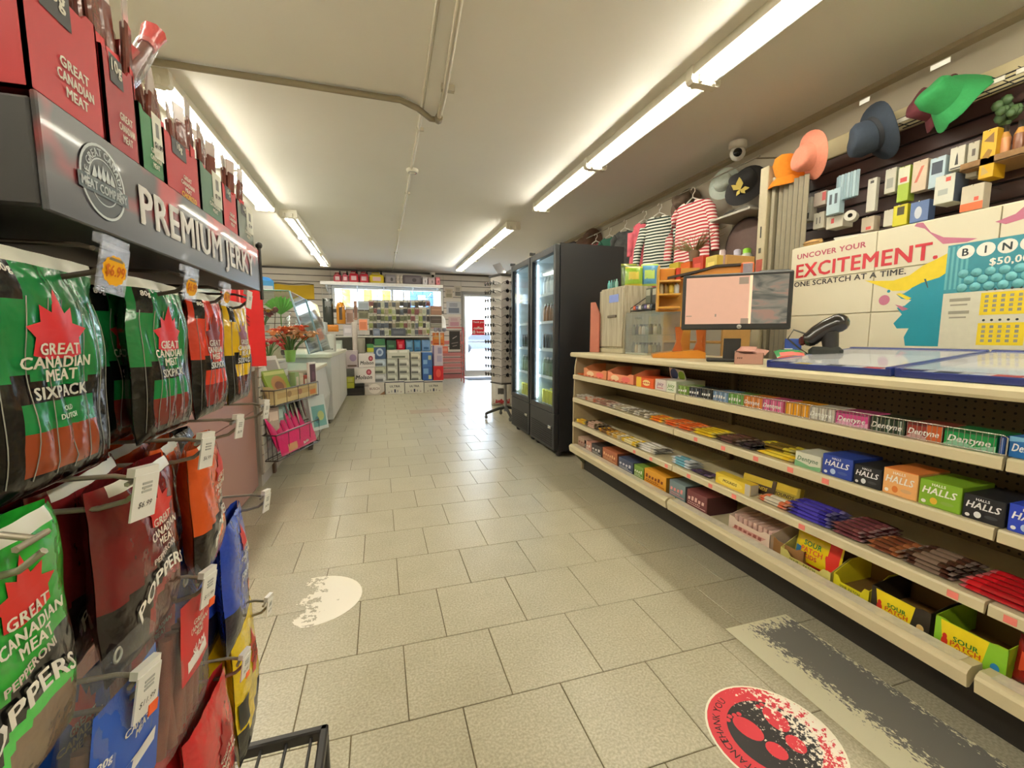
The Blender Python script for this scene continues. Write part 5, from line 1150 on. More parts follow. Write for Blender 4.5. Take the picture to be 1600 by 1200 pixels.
# ================================================================== glass door fridges
def fridge(y0, wd, label, idx):
    t = thing('drinks_fridge', label, 'fridge', (1.55, y0, 0))
    D, H = .7, 2.0; b = MB(); T = .035
    b.box(.05, D, 0, T, .06, H); b.box(.05, D, wd-T, wd, .06, H); b.box(D-T, D, T, wd-T, .06, H); b.box(.05, D, T, wd-T, H-.07, H); b.box(.05, D, T, wd-T, .06, .44)
    b.build('cabinet', [P((26, 27, 32), .45, var=.1)], t)
    i_ = MB(); e = .002; i_.box(.06, D-T-e, T, T+e, .44, H-.07); i_.box(.06, D-T-e, wd-T-e, wd-T, .44, H-.07); i_.box(D-T-e*2, D-T-e, T, wd-T, .44, H-.07); i_.box(.06, D-T, T, wd-T, .44, .442); i_.box(.06, D-T, T, wd-T, H-.072, H-.07)
    i_.build('liner', [P((214, 226, 230), .4, var=.02)], t)
    d = MB(); d.box(0, .045, .004, .05, .43, H-.01, b=.004); d.box(0, .045, wd-.05, wd-.004, .43, H-.01, b=.004); d.box(0, .045, .05, wd-.05, .43, .48, b=.004); d.box(0, .045, .05, wd-.05, H-.075, H-.01, b=.004)
    dr = d.build('door', [P((40, 42, 46), .35)], t)
    for xx in (.08, D-.08):
        for yy in (.07, wd-.07): MB().lathe([(.001, -.014), (.028, -.014), (.03, 0), (.028, .014), (.001, .014)], 12, 0, (xx, yy, .0305), 'y').box(xx-.015, xx+.015, yy-.02, yy+.02, .03, .07).build('caster', [P((60, 60, 64), .4)], t)
    MB().box(.018, .024, .05, wd-.05, .48, H-.075).build('pane', [clear('fridge_glass', (.93, .98, 1), .05)], dr)
    MB().box(-.03, -.018, wd-.045, wd-.025, .9, 1.5, b=.005).build('handle', [blk2], dr)
    MB().box(.003, .05, .006, wd-.006, .07, .425, b=.004).build('lower_panel', [P((34, 35, 40), .4)], t)
    g = MB()
    for k in range(9): g.box(-.002, .004, .06, wd-.06, .1+k*.022, .11+k*.022)
    g.build('grille', [P((20, 20, 22), .5)], t)
    MB().box(-.012, .004, .06, .13, .27, .3, b=.004).build('lock', [P((206, 206, 200), .25, metal=.7)], t)
    MB().box(-.01, .05, wd-.02, wd, H, H+.03, b=.003).build('hinge', [blk2], t)
    for z in (.44, .74, 1.02, 1.3, 1.58):
        if z > .45:
            s = MB()
            for k in range(8): s.tube([(.09, T+.03+k*(wd-.13)/7, z), (D-.06, T+.03+k*(wd-.13)/7, z)], .003, 4)
            s.tube([(.09, T, z), (.09, wd-T, z)], .004, 5); s.tube([(D-.08, T, z), (D-.08, wd-T, z)], .004, 5); s.box(.084, .09, T+.002, wd-T-.002, z-.015, z+.012); s.build('shelf', [P((226, 230, 232), .4)], t)
    MB().box(.065, .075, T+.006, T+.02, .5, H-.1).box(.065, .075, wd-T-.02, wd-T-.006, .5, H-.1).build('lamp', [P((226, 244, 255), .4, emit=10. , var=0.)], t)
    kinds = [('yellow', (206, 200, 60)), ('grey green', (96, 112, 92)), ('dark', (60, 62, 66)), ('brown', (110, 84, 66)), ('white', (214, 220, 222))]
    for li, z in enumerate((.443, .745, 1.025, 1.305, 1.585)):
        nm, cl = kinds[li]; n = 7
        for row in range(2):
            me = MB().lathe([(.026, 0), (.03, .008), (.03, .13), (.014, .17), (.013, .19), (.001, .19)] if li in (1, 3, 4) else [(.028, 0), (.033, .01), (.033, .14), (.027, .152), (.001, .152)], 10, 0, ms=[0, 1, 0, 2, 2] if li in (1, 3, 4) else [2, 0, 1, 2]).mesh('drink', [P(cl, .25, coat=.3), P(tuple(min(255, int(x*1.3)) for x in cl), .3), P((200, 200, 196), .3)])
            for k in range(n):
                if idx == 1 and k > 3 and li > 2: continue
                o = bpy.data.objects.new('drink_bottle' if li in (1, 3, 4) else 'drink_can', me); C.objects.link(o)
                o.location = (1.55+.145+row*.09, y0+.085+k*(wd-.17)/(n-1), z+.0035)
                tag(o, '%s drink %s, %s in the %s row, %s shelf of the %s fridge' % (nm, 'bottle' if li in (1, 3, 4) else 'can', ('first', 'second', 'third', 'fourth', 'fifth', 'sixth', 'last')[k], ('front', 'back')[row], ('bottom', 'fourth', 'middle', 'second', 'top')[li], ('near', 'far')[idx]), 'drink', '%s drinks on a fridge shelf' % nm)
    return t
fridge(3.72, .69, 'black glass-door drinks fridge, the nearer one beside the candy counter', 0)
fridge(4.43, .68, 'black glass-door drinks fridge, the farther one next to the sunglasses stand', 1)
# ================================================================== sunglasses stand
gs = thing('sunglasses_stand', 'tall white rotating sunglasses stand on casters beyond the fridges', 'display stand', (1.69, 5.85, 0), .25)
wp = P((206, 200, 194), .4)
MB().box(-.15, .15, -.15, .15, .52, 1.97, b=.006).build('column', [wp], gs)
MB().box(-.17, .17, -.17, .17, 1.97, 1.995, b=.004).build('cap', [P((60, 56, 54), .5)], gs); MB().box(-.16, .16, -.16, .16, .5, .52, b=.004).build('bottom_plate', [P((70, 66, 64), .5)], gs)
MB().tube([(0, 0, .1), (0, 0, .5)], .022, 10).build('pole', [P((150, 150, 150), .3, metal=.6)], gs)
for k in range(4):
    a = PI/4+k*PI/2+.5; lg = MB().tube([(0, 0, .16), (.1*math.cos(a), .1*math.sin(a), .14), (.28*math.cos(a), .28*math.sin(a), .08)], .024, 8, r2=.02).build('leg', [blk], gs)
    MB().lathe([(.001, -.012), (.025, -.012), (.03, 0), (.025, .012), (.001, .012)], 12, 0, (.28*math.cos(a), .28*math.sin(a), .031), 'x').box(.28*math.cos(a)-.012, .28*math.cos(a)+.012, .28*math.sin(a)-.012, .28*math.sin(a)+.012, .03, .09, b=.003).build('caster', [P((90, 88, 84), .4)], lg)
MB().box(-.06, .06, -.004, .004, 0, .17, b=.002).move(Matrix.Translation((-.1, -.1, 1.995)) @ Matrix.Rotation(-.35, 4, 'Y') @ Matrix.Rotation(-.5, 4, 'X')).build('mirror', [P((170, 170, 176), .12, metal=.8)], gs)
h = MB()
for j in range(13):
    for fx in (-.09, -.03, .03, .09):
        h.box(fx-.006, fx+.006, -.152, -.15, .6+j*.105, .612+j*.105); h.box(-.152, -.15, fx-.006, fx+.006, .6+j*.105, .612+j*.105)
h.build('peg_hole', [blk], gs)
gl = MB()
for s in (-1, 1):
    gl.lathe([(.001, -.002), (.022, -.002), (.026, 0), (.022, .002), (.001, .002)], 10, 0, (s*.034, 0, 0), 'y', sy=.8)
    gl.tube([(s*.066, 0, .006), (s*.068, .05, .004), (s*.066, .1, -.01)], .0028, 4, 1); gl.tube([(s*.008, 0, .006), (s*.034, -.002, .022), (s*.066, 0, .006)], .003, 4, 1)
gl.tube([(-.01, 0, .004), (.01, 0, .004)], .003, 4, 1)
cols = [((40, 36, 34), 'black'), ((96, 70, 50), 'brown'), ((70, 72, 80), 'grey'), ((120, 60, 50), 'reddish')]
gmesh = [gl.mesh('sunglasses', [P((30, 28, 30), .08), P(c_, .3)]) for c_, _ in cols]
Mg = Matrix.Translation((1.69, 5.85, 0)) @ Matrix.Rotation(.25, 4, 'Z')
row = ('top', 'second', 'third', 'fourth', 'fifth', 'sixth', 'seventh', 'eighth', 'ninth', 'tenth', 'eleventh', 'lowest')
for j in range(12):
    for fi, (fx, fy, rz) in enumerate(((-.075, -.25, 0), (.075, -.25, 0), (-.25, -.075, -PI/2), (-.25, .075, -PI/2))):
        ci = (j*2+fi) % 4
        o = bpy.data.objects.new('sunglasses', gmesh[ci]); C.objects.link(o); o.location = Mg @ Vector((fx, fy, 1.87-j*.112)); o.rotation_euler = (0, 0, rz+.25); o.scale = (1.06, 1, 1.3)
        tag(o, '%s sunglasses in the %s row, %s face, on the %s of the stand' % (cols[ci][1], row[j], ('front', 'front', 'left', 'left')[fi], ('left', 'right', 'right', 'left')[fi]), 'sunglasses', 'sunglasses on the rotating stand')
# white sack with red bottom behind the stand
o = pouch('salt_bag', 'white sack with a red bottom standing behind the sunglasses stand', 'bag', (1.95, 7.0, 0), (0, 0, -.2), .34, .5, .2, (214, 210, 204), pr=((rect(-.42, .06, .42, .24), (176, 44, 56)), (rect(-.2, .4, .2, .6), (70, 66, 62))))
# ================================================================== back of the shop
def px_box(px0, py0, px1, py1, Y):
    """World x-range, z-range of a photograph rectangle standing in the plane y=Y."""
    a = at(px0, (py0+py1)/2, 'y', Y); b_ = at(px1, (py0+py1)/2, 'y', Y); c_ = at((px0+px1)/2, py0, 'y', Y); d_ = at((px0+px1)/2, py1, 'y', Y)
    return a.x, b_.x, max(0., d_.z), c_.z
YS = 9.0
def case(px0, py0, px1, py1, col, label, Y=YS, d=.28, name='beer_case', cat='beer case', z=None, gap=.006, **k):
    x0, x1, z0, z1 = px_box(px0, py0, px1, py1, Y)
    if z is not None: z1 = z+(z1-z0); z0 = z
    o = carton(name, label, cat, ((x0+x1)/2, Y, z0), 0, x1-x0-gap, d, z1-z0-.003, col, **k)
    return z1
dkb = (38, 44, 76)
zu = 0
for i, (a, b_) in enumerate(((602, 632), (632.5, 662.5), (663, 692))):
    zu = case(a, 594.5, b_, 616, (212, 208, 196), ('left', 'middle', 'right')[i]+' of three white and navy beer cases standing on the floor at the back', YS, .4, z=0,
         pr=((-.5, .86, .5, .93, dkb), (-.04, .12, .04, .36, dkb), (-.2, .14, -.15, .3, (150, 150, 150)), (.12, .14, .17, .3, (150, 150, 150)), (-.36, .12, -.28, .2, (170, 150, 150)), (.28, .12, .36, .2, (170, 150, 150))), txt=(('ULTRA', 0, .58, .16, (60, 60, 70), .6),), top=(206, 206, 204))
zb = case(541, 605.5, 569, 617, (36, 34, 34), 'black flat case on the floor at the left of the beer stack', YS, .4, z=0, pr=((-.4, .3, .4, .36, (70, 66, 60)),))
zs = case(569.5, 598, 601, 617, (196, 188, 180), 'grey white beer case with a round emblem on the floor beside the black case', YS, .4, z=0, pr=(('o', 0, .5, .3, .42, (222, 214, 206)), ('p', [(.25, 0), (.5, .3), (.5, 0)], (150, 110, 80)), (-.5, .7, -.3, .9, (150, 140, 136))), txt=(('BUSCH', 0, .52, .2, (140, 110, 110), .5),))
case(541, 588, 553.5, 605, (200, 204, 70), 'lime yellow case on top of the black case', YS+.02, .3, z=zb, pr=((-.5, .5, .5, .56, (150, 160, 60)), (-.3, .6, .3, .9, (214, 214, 120))))
zm = case(554, 581, 586.5, 605, (222, 214, 210), 'lower of two white beer cases with black script and a red roundel', YS+.02, .36, z=zs, pr=(('o', .2, .7, .13, .19, (150, 40, 60)), ('o', .2, .7, .07, .1, (200, 120, 130))), txt=(('Molson', -.05, .38, .26, (40, 36, 40), .8, True),), side=(200, 180, 176))
zm2 = case(560, 560, 586.5, 581, (222, 214, 210), 'upper of two white beer cases with black script and a red roundel', YS+.03, .36, z=zm+.003, pr=(('o', .24, .66, .14, .2, (150, 40, 60)), ('o', .24, .66, .07, .1, (200, 120, 130))), txt=(('Molson', .0, .34, .26, (40, 36, 40), .8, True),), side=(200, 180, 176))
case(541, 560, 559.5, 588, (196, 184, 186), 'mauve printed carton left of the upper script beer case', YS+.1, .3, z=zm-.02, pr=(('o', .1, .6, .3, .2, (150, 130, 160)), (-.4, .1, .4, .2, (110, 90, 80))))
def column(px0, px1, zs_, Y, z0, cols, labels, d=.3, **k):
    z = z0
    for i, (h, c_) in enumerate(zip(zs_, cols)):
        x0, x1, _, _ = px_box(px0, 580, px1, 590, Y)
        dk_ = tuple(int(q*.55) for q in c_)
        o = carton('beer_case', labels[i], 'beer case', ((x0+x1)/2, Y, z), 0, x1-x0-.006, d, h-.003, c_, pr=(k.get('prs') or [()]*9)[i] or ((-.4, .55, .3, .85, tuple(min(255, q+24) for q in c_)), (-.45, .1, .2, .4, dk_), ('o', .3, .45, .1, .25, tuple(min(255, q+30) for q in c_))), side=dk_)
        z += h
    return z
T = ('bottom', 'second', 'third', 'top')
column(585, 604, (.17, .15, .15, .27), YS+.05, zs, ((176, 178, 180), (166, 170, 150), (170, 184, 196), (48, 74, 112)),
       ['silver grey beer case at the bottom of the blue topped column', 'olive grey beer case second in the blue topped column', 'pale blue beer case third in the blue topped column', 'navy blue beer case with a white emblem topping its column'],
       prs=[(), (), (), (('o', 0, .5, .3, .3, (170, 184, 206)), (-.5, .88, .5, 1, (150, 176, 130)), ('o', 0, .5, .16, .16, (90, 110, 150)))])
gr = (176, 178, 166)
column(605, 622, (.15, .15, .16), YS+.05, zu, (gr, (186, 188, 176), gr), [T[i]+' grey green beer case in the left of three pale columns' for i in (0, 1, 3)])
column(623.5, 641, (.15, .15, .16), YS+.05, zu, ((186, 188, 176), gr, (190, 190, 180)), [T[i]+' grey green beer case in the middle of three pale columns' for i in (0, 1, 3)])
column(642, 658.5, (.14, .14, .15, .15), YS+.05, zu, (gr, (190, 192, 184), gr, (190, 186, 166)), [T[i]+' grey green beer case in the right of three pale columns' for i in range(4)])
x0, x1, _, _ = px_box(605, 555, 640, 560, YS+.06)
carton('beer_case', 'wide white beer case lying across the tops of two pale columns', 'beer case', ((x0+x1)/2, YS+.06, zu+.463), 0, x1-x0, .28, .17, (200, 200, 186), pr=((-.4, .7, -.05, .95, (226, 224, 214)), (.05, .7, .4, .95, (226, 224, 214)), (-.3, .1, .3, .3, (90, 96, 80))))
column(660, 676, (.28, .3), YS+.03, zu, ((44, 84, 150), (54, 96, 160)), ['royal blue beer case beside the red case, lower one', 'royal blue beer case beside the purple edged bag, upper one'], prs=[((.1, .1, .4, .4, (200, 196, 140)), (-.4, .5, .1, .9, (120, 160, 206))), ((.1, .5, .4, .8, (190, 190, 150)), (-.4, .2, .0, .5, (130, 170, 210)))])
case(677, 572, 693, 594, (196, 34, 44), 'red beer case at the right end on the white and navy cases', YS+.03, .3, z=zu, pr=(('o', 0, .5, .25, .3, (226, 90, 80)),))
o = case(676.5, 540, 692, 572, (196, 184, 200), 'tall lilac carton standing on the red beer case', YS+.04, .2, z=zu+.3, name='carton', cat='carton', pr=((-.5, 0, -.4, 1, (70, 50, 110)), (-.1, .2, .4, .5, (170, 160, 190)), (0, .6, .4, .9, (150, 140, 170))))
# gondola behind the beer
gd = thing('back_gondola', 'white metal gondola shelving behind the beer cases at the back', 'shelving', (0, 0, 0))
gx0, gx1 = px_box(505, 500, 675, 500, 9.5)[:2]
gwm = P((206, 204, 196), .4, var=.03)
MB().box(gx0, gx1, 9.98, 10.0, 0, 1.2).build('back_panel', [P((150, 152, 144), .6)], gd)
for x in (gx0, gx0+(gx1-gx0)*.42, gx1): MB().box(x-.02, x+.02, 9.93, 9.98, 0, 1.95, b=.004).build('upright', [gwm], gd)
shz = []
for py in (525, 550):
    z = at(600, py, 'y', 9.45).z; shz.append(z)
    for a, b_ in ((gx0, gx0+(gx1-gx0)*.42), (gx0+(gx1-gx0)*.42, gx1)):
        MB().box(a+.004, b_-.004, 9.45, 9.95, z-.03, z, b=.004).build('shelf', [gwm], gd)
MB().box(gx0, gx1, 9.5, 9.98, 0, .12).build('base', [P((120, 120, 112), .5)], gd)
# goods on the gondola's middle shelf
zsh = shz[1]+.001
for q_ in [
 (573, 536, 584, 549, (196, 196, 60), 'yellow green box on the middle gondola shelf, left', dict(pr=((-.5, .5, .5, 1, (60, 120, 70)),))),
 (585, 528, 602, 549, (50, 110, 66), 'bottle green box on the middle gondola shelf behind the navy case', {}),
 (604, 531, 619, 549, (40, 80, 56), 'dark green box on the middle gondola shelf left of the red bag', dict(pr=((-.3, .4, .3, .6, (80, 130, 90)),))),
]: case(*q_[:6], Y=9.5, d=.2, name='grocery_box', cat='box', z=zsh, **q_[6])
def px_pouch(px0, py0, px1, py1, Y, z, col, label, name='grocery_bag', cat='bag', **k):
    x0, x1, z0, z1 = px_box(px0, py0, px1, py1, Y)
    return pouch(name, label, cat, ((x0+x1)/2, Y+.06, z), 0, (x1-x0)*.96, z1-z0, .1, col, **k)
px_pouch(619, 530, 633, 549, 9.5, zsh, (196, 30, 50), 'round red bag on the middle gondola shelf', pr=((rect(-.2, .3, .2, .6), (226, 110, 120)),))
for i, (a, b_) in enumerate(((634, 646), (647, 658), (659, 673))):
    px_pouch(a, 531, b_, 549, 9.5, zsh, ((110, 160, 196), (80, 140, 186), (120, 160, 206))[i], ('pale blue', 'mid blue', 'light blue white')[i]+' plastic pack on the middle gondola shelf, %s of three' % ('first', 'second', 'third')[i], pr=((rect(-.3, .2, .3, .4), (50, 96, 140)),))
for q_ in [(536, 508, 551, 525, (206, 200, 206), 'white and lilac box on the upper gondola shelf'), (520, 530, 535, 549, (190, 200, 190), 'pale green box under the upper gondola shelf, left'), (552, 531, 562, 549, (206, 196, 200), 'pinkish white box on the middle gondola shelf, left'), (583, 513, 594, 525, (120, 130, 150), 'slate box on the upper gondola shelf'), (611, 513, 634, 525, (70, 74, 84), 'dark pack on the upper gondola shelf below the hanging packets')]:
    case(*q_[:6], Y=9.5, d=.15, name='grocery_box', cat='box', z=shz[0 if q_[3] < 527 else 1]+.001, pr=((-.35, .3, .35, .7, tuple(min(255, c_+25) for c_ in q_[4])),))
# hanging packets on a wire grid
gp = thing('wire_grid', 'wire grid panel in front of the window carrying small hanging packets', 'grid panel', (0, 9.9, 0))
x0, x1, z0, z1 = px_box(505, 470, 690, 526, 9.9)
z1 = at(600, 452, 'y', 9.9).z
k = MB()
for i in range(19): k.tube([(x0+(x1-x0)*i/18, 0, z0), (x0+(x1-x0)*i/18, 0, z1)], .004, 4)
for j in range(8): k.tube([(x0, .006, z0+(z1-z0)*j/7), (x1, .006, z0+(z1-z0)*j/7)], .004, 4)
k.build('wires', [P((196, 196, 190), .4)], gp)
for x in (x0+.05, x1-.05, (x0+x1)/2): MB().box(x-.015, x+.015, -.0, .03, 0, z0+.1, b=.003).build('post', [gwm], gp)
pm = {}
cols = [((92, 96, 70), 'olive'), ((56, 52, 48), 'black'), ((150, 140, 120), 'beige'), ((116, 70, 70), 'maroon'), ((176, 180, 160), 'pale'), ((130, 140, 80), 'moss'), ((80, 86, 96), 'slate')]
rows_ = ('top', 'second', 'third', 'fourth', 'lowest')
for j in range(5):
    for i in range(16):
        px = 580+i*5.9; py = 469+j*10.8
        ci = R.randrange(7); wv = R.choice((.07, .085, .1)); hv = R.choice((.13, .15, .17))
        kk = (ci, wv, hv)
        if kk not in pm:
            c_ = cols[ci][0]; b = MB(); b.box(-wv/2, wv/2, -.008, .0, -hv, 0, 0); b.box(-wv*.36, wv*.36, -.022, -.008, -hv*.85, -hv*.35, 1, b=.004); b.box(-wv*.4, wv*.4, -.0085, -.008, -hv*.28, -hv*.06, 2); b.tube([(0, -.015, -.006), (0, .05, -.004)], .003, 4, 2)
            pm[kk] = b.mesh('hanging_packet', [card(tuple(min(255, q+36) for q in c_)), P(c_, .4, var=.4, ns=60), card((206, 200, 186))])
        p_ = at(px, py, 'y', 9.84)
        o = bpy.data.objects.new('hanging_packet', pm[kk]); C.objects.link(o); o.location = (p_.x, 9.845-R.uniform(0, .05), p_.z)
        tag(o, '%s hanging packet, %s row of the wire grid, number %s from the left' % (cols[ci][1], rows_[j], ('one', 'two', 'three', 'four', 'five', 'six', 'seven', 'eight', 'nine', 'ten', 'eleven', 'twelve', 'thirteen', 'fourteen', 'fifteen', 'sixteen')[i]), 'packet', 'small packets on the wire grid')
# bigger hanging goods on the left of the grid
px_pouch(504, 466, 521, 512, 9.8, at(510, 512, 'y', 9.8).z, (36, 44, 40), 'black hanging backpack at the left of the wire grid', 'backpack', 'backpack', pr=((rect(-.3, .7, .3, .92), (120, 124, 124)),))
o = px_pouch(510, 508, 529, 519, 9.75, at(510, 519, 'y', 9.8).z+.01, (206, 130, 40), 'orange cap below the black backpack', 'baseball_cap', 'cap')
t = thing('amber_flask', 'amber insulated flask in clear pack hanging beside the black backpack', 'flask', (*at(533.5, 506, 'y', 9.8).xy, at(533.5, 506, 'y', 9.8).z))
MB().lathe([(.001, 0), (.085, .0), (.09, .02), (.09, .36), (.06, .44), (.001, .45)], 16).build('body', [P((196, 130, 30), .25, coat=.4)], t)
MB().box(-.03, .03, -.094, -.08, .08, .34, b=.006).build('clip', [P((70, 46, 20), .4)], t)
for i, (a, p0, b_, p1, c_, lb) in enumerate(((541, 484, 552, 505, (140, 110, 96), 'brown picture pack hanging right of the amber flask'), (553, 470, 558, 500, (120, 84, 66), 'narrow brown pack hanging on the wire grid'), (559, 470, 577, 484, (150, 160, 170), 'grey blue pack at the top of the wire grid'), (560, 486, 576, 498, (96, 94, 70), 'olive picture pack on the wire grid above the orange one'), (561, 499, 574, 516, (206, 120, 80), 'orange topped clear pack on the wire grid'))):
    x0_, x1_, z0_, z1_ = px_box(a, p0, b_, p1, 9.84)
    o = carton('hanging_pack', lb, 'pack', ((x0_+x1_)/2, 9.83, z0_), 0, x1_-x0_, .04, z1_-z0_, tuple(min(255, q+40) for q in c_), pr=((-.4, .1, .4, .75, c_),)); MB().tube([(0, 0, z1_-z0_-.01), (0, .08, z1_-z0_-.01)], .004, 4).build('hook', [chrome], o)
# long white cloth-like bag hanging at the gondola's middle
px_pouch(550, 503, 559, 562, 9.4, at(555, 562, 'y', 9.4).z, (196, 186, 178), 'long crumpled white plastic bag hanging at the gondola middle', 'plastic_bag', 'bag')
px_pouch(556, 528, 571, 560, 9.4, at(562, 560, 'y', 9.4).z, (140, 134, 120), 'grey tied plastic bag hanging beside the long white one', 'plastic_bag', 'bag')
# high shelf with fuel cans over the window
zsf = at(600, 443, 'y', 11.6).z
hs = thing('high_shelf', 'bright white high shelf over the back window carrying fuel cans', 'shelf', (0, 0, 0))
xa, xb = px_box(500, 440, 692, 442, 11.6)[:2]
MB().box(xa, xb, 11.6, YB-.03, zsf-.02, zsf, b=.003).build('board', [P((236, 234, 228), .4)], hs)
MB().box(xa, xb, 11.58, 11.6, zsf-.07, zsf+.01, b=.003).build('lip', [P((240, 238, 232), .4)], hs)
for x in (xa+.1, (xa+xb)/2, xb-.1, xa+(xb-xa)*.28, xa+(xb-xa)*.75): MB().prism([(11.62, zsf-.02), (YB-.03, zsf-.02), (YB-.03, zsf-.2)], 'x', x-.012, x+.012).build('bracket', [gwm], hs)
def fuelcan(px0, px1, py0, col, label, flip=False):
    x0, x1, z0, z1 = px_box(px0, py0, px1, 442, 11.68); w_ = x1-x0-.01; h = (z1-zsf)*.86
    t = thing('fuel_can', label, 'fuel can', ((x0+x1)/2, 11.72, zsf+.001))
    b = MB(); b.box(-w_/2, w_/2, 0, .18, 0, h*.8, b=.02); b.prism([(-w_*.46, h*.78), (w_*.46, h*.78), (w_*.3, h*.86), (-w_*.3, h*.86)], 'y', .03, .15); b.build('body', [P(col, .35, var=.05)], t)
    MB().tube([(-w_*.36, .09, h*.8), (-w_*.3, .09, h*1.02), (w_*.16, .09, h*1.02), (w_*.2, .09, h*.84)], .016, 8).build('handle', [P(col, .35, var=.05)], t)
    MB().lathe([(.026, 0), (.026, .05), (.018, .06), (.016, .1), (.001, .1)], 12, 0, (w_*.32, .09, h*.82)).build('cap', [P((30, 26, 26), .4)], t)
    MB().box(-w_*.28, w_*.28, -.001, .001, h*.25, h*.62).build('paper_label', [card((226, 190, 196))], t)
for a, b_, py, c_, lb in ((520.5, 533, 423.5, (190, 40, 66), 'first red fuel can from the left on the high shelf'), (534, 544, 424, (196, 80, 100), 'pinkish red fuel can second from the left on the high shelf'), (545, 560, 421, (196, 34, 58), 'tallest red fuel can third from the left on the high shelf'), (561, 576, 422, (190, 36, 60), 'red fuel can next to the yellow one on the high shelf'), (577, 600, 423, (226, 200, 40), 'yellow fuel can on the high shelf')): fuelcan(a, b_, py, c_, lb)
for a, py, b_, c_, lb in ((602, 429, 619, (136, 130, 134), 'grey printed box on the high shelf right of the yellow can'), (619.5, 429, 624, (196, 184, 170), 'narrow beige box on the high shelf, first'), (625, 429, 629, (196, 184, 170), 'narrow beige box on the high shelf, second'), (630, 430, 659, (96, 86, 92), 'long dark box on the high shelf'), (660, 433, 668, (206, 200, 200), 'small white box on the high shelf'), (669, 434, 680, (180, 160, 160), 'grey pink box on the high shelf beside the small red one'), (681, 433, 688, (214, 110, 116), 'small red box at the right end of the high shelf')):
    x0_, x1_, z0_, z1_ = px_box(a, py, b_, 443, 11.68)
    carton('shelf_box', lb, 'box', ((x0_+x1_)/2, 11.7, zsf+.001), 0, x1_-x0_-.008, .18, z1_-zsf, c_, pr=((-.4, .2, .4, .8, tuple(min(255, q+24) for q in c_)), ('o', .1, .5, .12, .2, tuple(int(q*.7) for q in c_))))
# posters on the wall strip between window and door
for i, (a, p0, b_, p1, c_, q, lb) in enumerate(((695, 450, 708, 466, (206, 192, 170), (160, 150, 126), 'beige notice with green print, top left between window and door'), (709, 446, 722, 464, (206, 196, 180), (120, 116, 110), 'beige notice with dark print, top right between window and door'), (697, 470, 721, 491, (196, 196, 200), (110, 116, 130), 'grey blue picture poster between window and door'), (700, 494, 720, 511, (206, 184, 180), (190, 140, 150), 'pinkish poster beneath the grey blue one'))):
    x0_, x1_, z0_, z1_ = px_box(a, p0, b_, p1, YB-.02)
    t = thing('wall_poster', lb, 'poster', ((x0_+x1_)/2, YB-.022, z0_)); w_, h = x1_-x0_-.02, z1_-z0_-.02
    MB().box(-w_/2, w_/2, -.003, 0, 0, h).build('sheet', [card(c_)], t)
    b = MB(); b.add([(-w_*.36, -.004, h*.1), (w_*.36, -.004, h*.1), (w_*.36, -.004, h*.5), (-w_*.36, -.004, h*.5)], [(0, 1, 2, 3)])
    for r_ in range(3): b.add([(-w_*.3, -.004, h*(.6+.1*r_)), (w_*.25, -.004, h*(.6+.1*r_)), (w_*.25, -.004, h*(.65+.1*r_)), (-w_*.3, -.004, h*(.65+.1*r_))], [(0, 1, 2, 3)])
    b.build('print', [card(q)], t)
# brown boards and white cone at the right of the gondola
for i, (p0, p1, c_, lb) in enumerate(((478, 492, (150, 112, 92), 'brown board pack above the black one, right end of the wire grid'), (494, 505, (66, 56, 50), 'black boxed pack under the brown board pack'), (506, 512, (120, 116, 104), 'grey flat pack under the black boxed pack'))):
    x0_, x1_, z0_, z1_ = px_box(673, p0, 690, p1, 9.8)
    o = carton('board_pack', lb, 'pack', ((x0_+x1_)/2, 9.79, z0_), 0, x1_-x0_, .07, z1_-z0_, c_, pr=((-.42, .5, .42, .6, tuple(min(255, q+40) for q in c_)),)); MB().tube([(0, .07, z1_-z0_-.03), (0, .11, z1_-z0_-.03)], .004, 4).build('hook', [chrome], o)
# red wire magazine rack
x0_, x1_, _, z1_ = px_box(673, 512, 725, 595, 10.7)
rr = thing('red_wire_rack', 'red wire newspaper rack between the beer and the door', 'rack', ((x0_+x1_)/2, 10.75, 0)); w_ = (x1_-x0_)/2
redm = P((190, 60, 60), .4)
k = MB()
for sx in (-w_, w_): k.tube([(sx, 0, 0), (sx, 0, z1_)], .014, 6); k.tube([(sx, .35, 0), (sx, .35, z1_*.9)], .012, 6); k.tube([(sx, 0, z1_), (sx, .35, z1_*.9)], .012, 6)
k.tube([(-w_, 0, z1_), (w_, 0, z1_)], .014, 6); k.build('frame', [redm], rr)
for zz in (.12, .26, .4, .54, .68, .98):
    s = MB()
    for j in range(7): s.tube([(-w_, .02+j*.05, zz+j*.012), (w_, .02+j*.05, zz+j*.012)], .006, 4)
    s.tube([(-w_, -.02, zz+.05), (w_, -.02, zz+.05)], .009, 5); s.build('wire_shelf', [P((206, 120, 120), .4)], rr)
def sheet(name, label, cat, px0, py0, px1, py1, Y, c_, prs=(), txt=(), th=.012):
    a, b_, z0_, z1_ = px_box(px0, py0, px1, py1, Y); o = carton(name, label, cat, ((a+b_)/2, Y, z0_), 0, b_-a, th, z1_-z0_, c_, pr=prs, txt=txt); return o
sheet('newspaper', 'orange paper clipped on the red wire rack', 'paper', 676, 520, 694, 540, 10.72, (232, 130, 60), ((-.4, .5, .4, .85, (240, 170, 90)), (-.4, .1, .4, .2, (206, 90, 50))))
sheet('newspaper', 'salmon paper under the orange one on the red wire rack', 'paper', 686, 541, 700, 552, 10.72, (226, 120, 100), ((-.4, .3, .4, .7, (236, 160, 140)),))
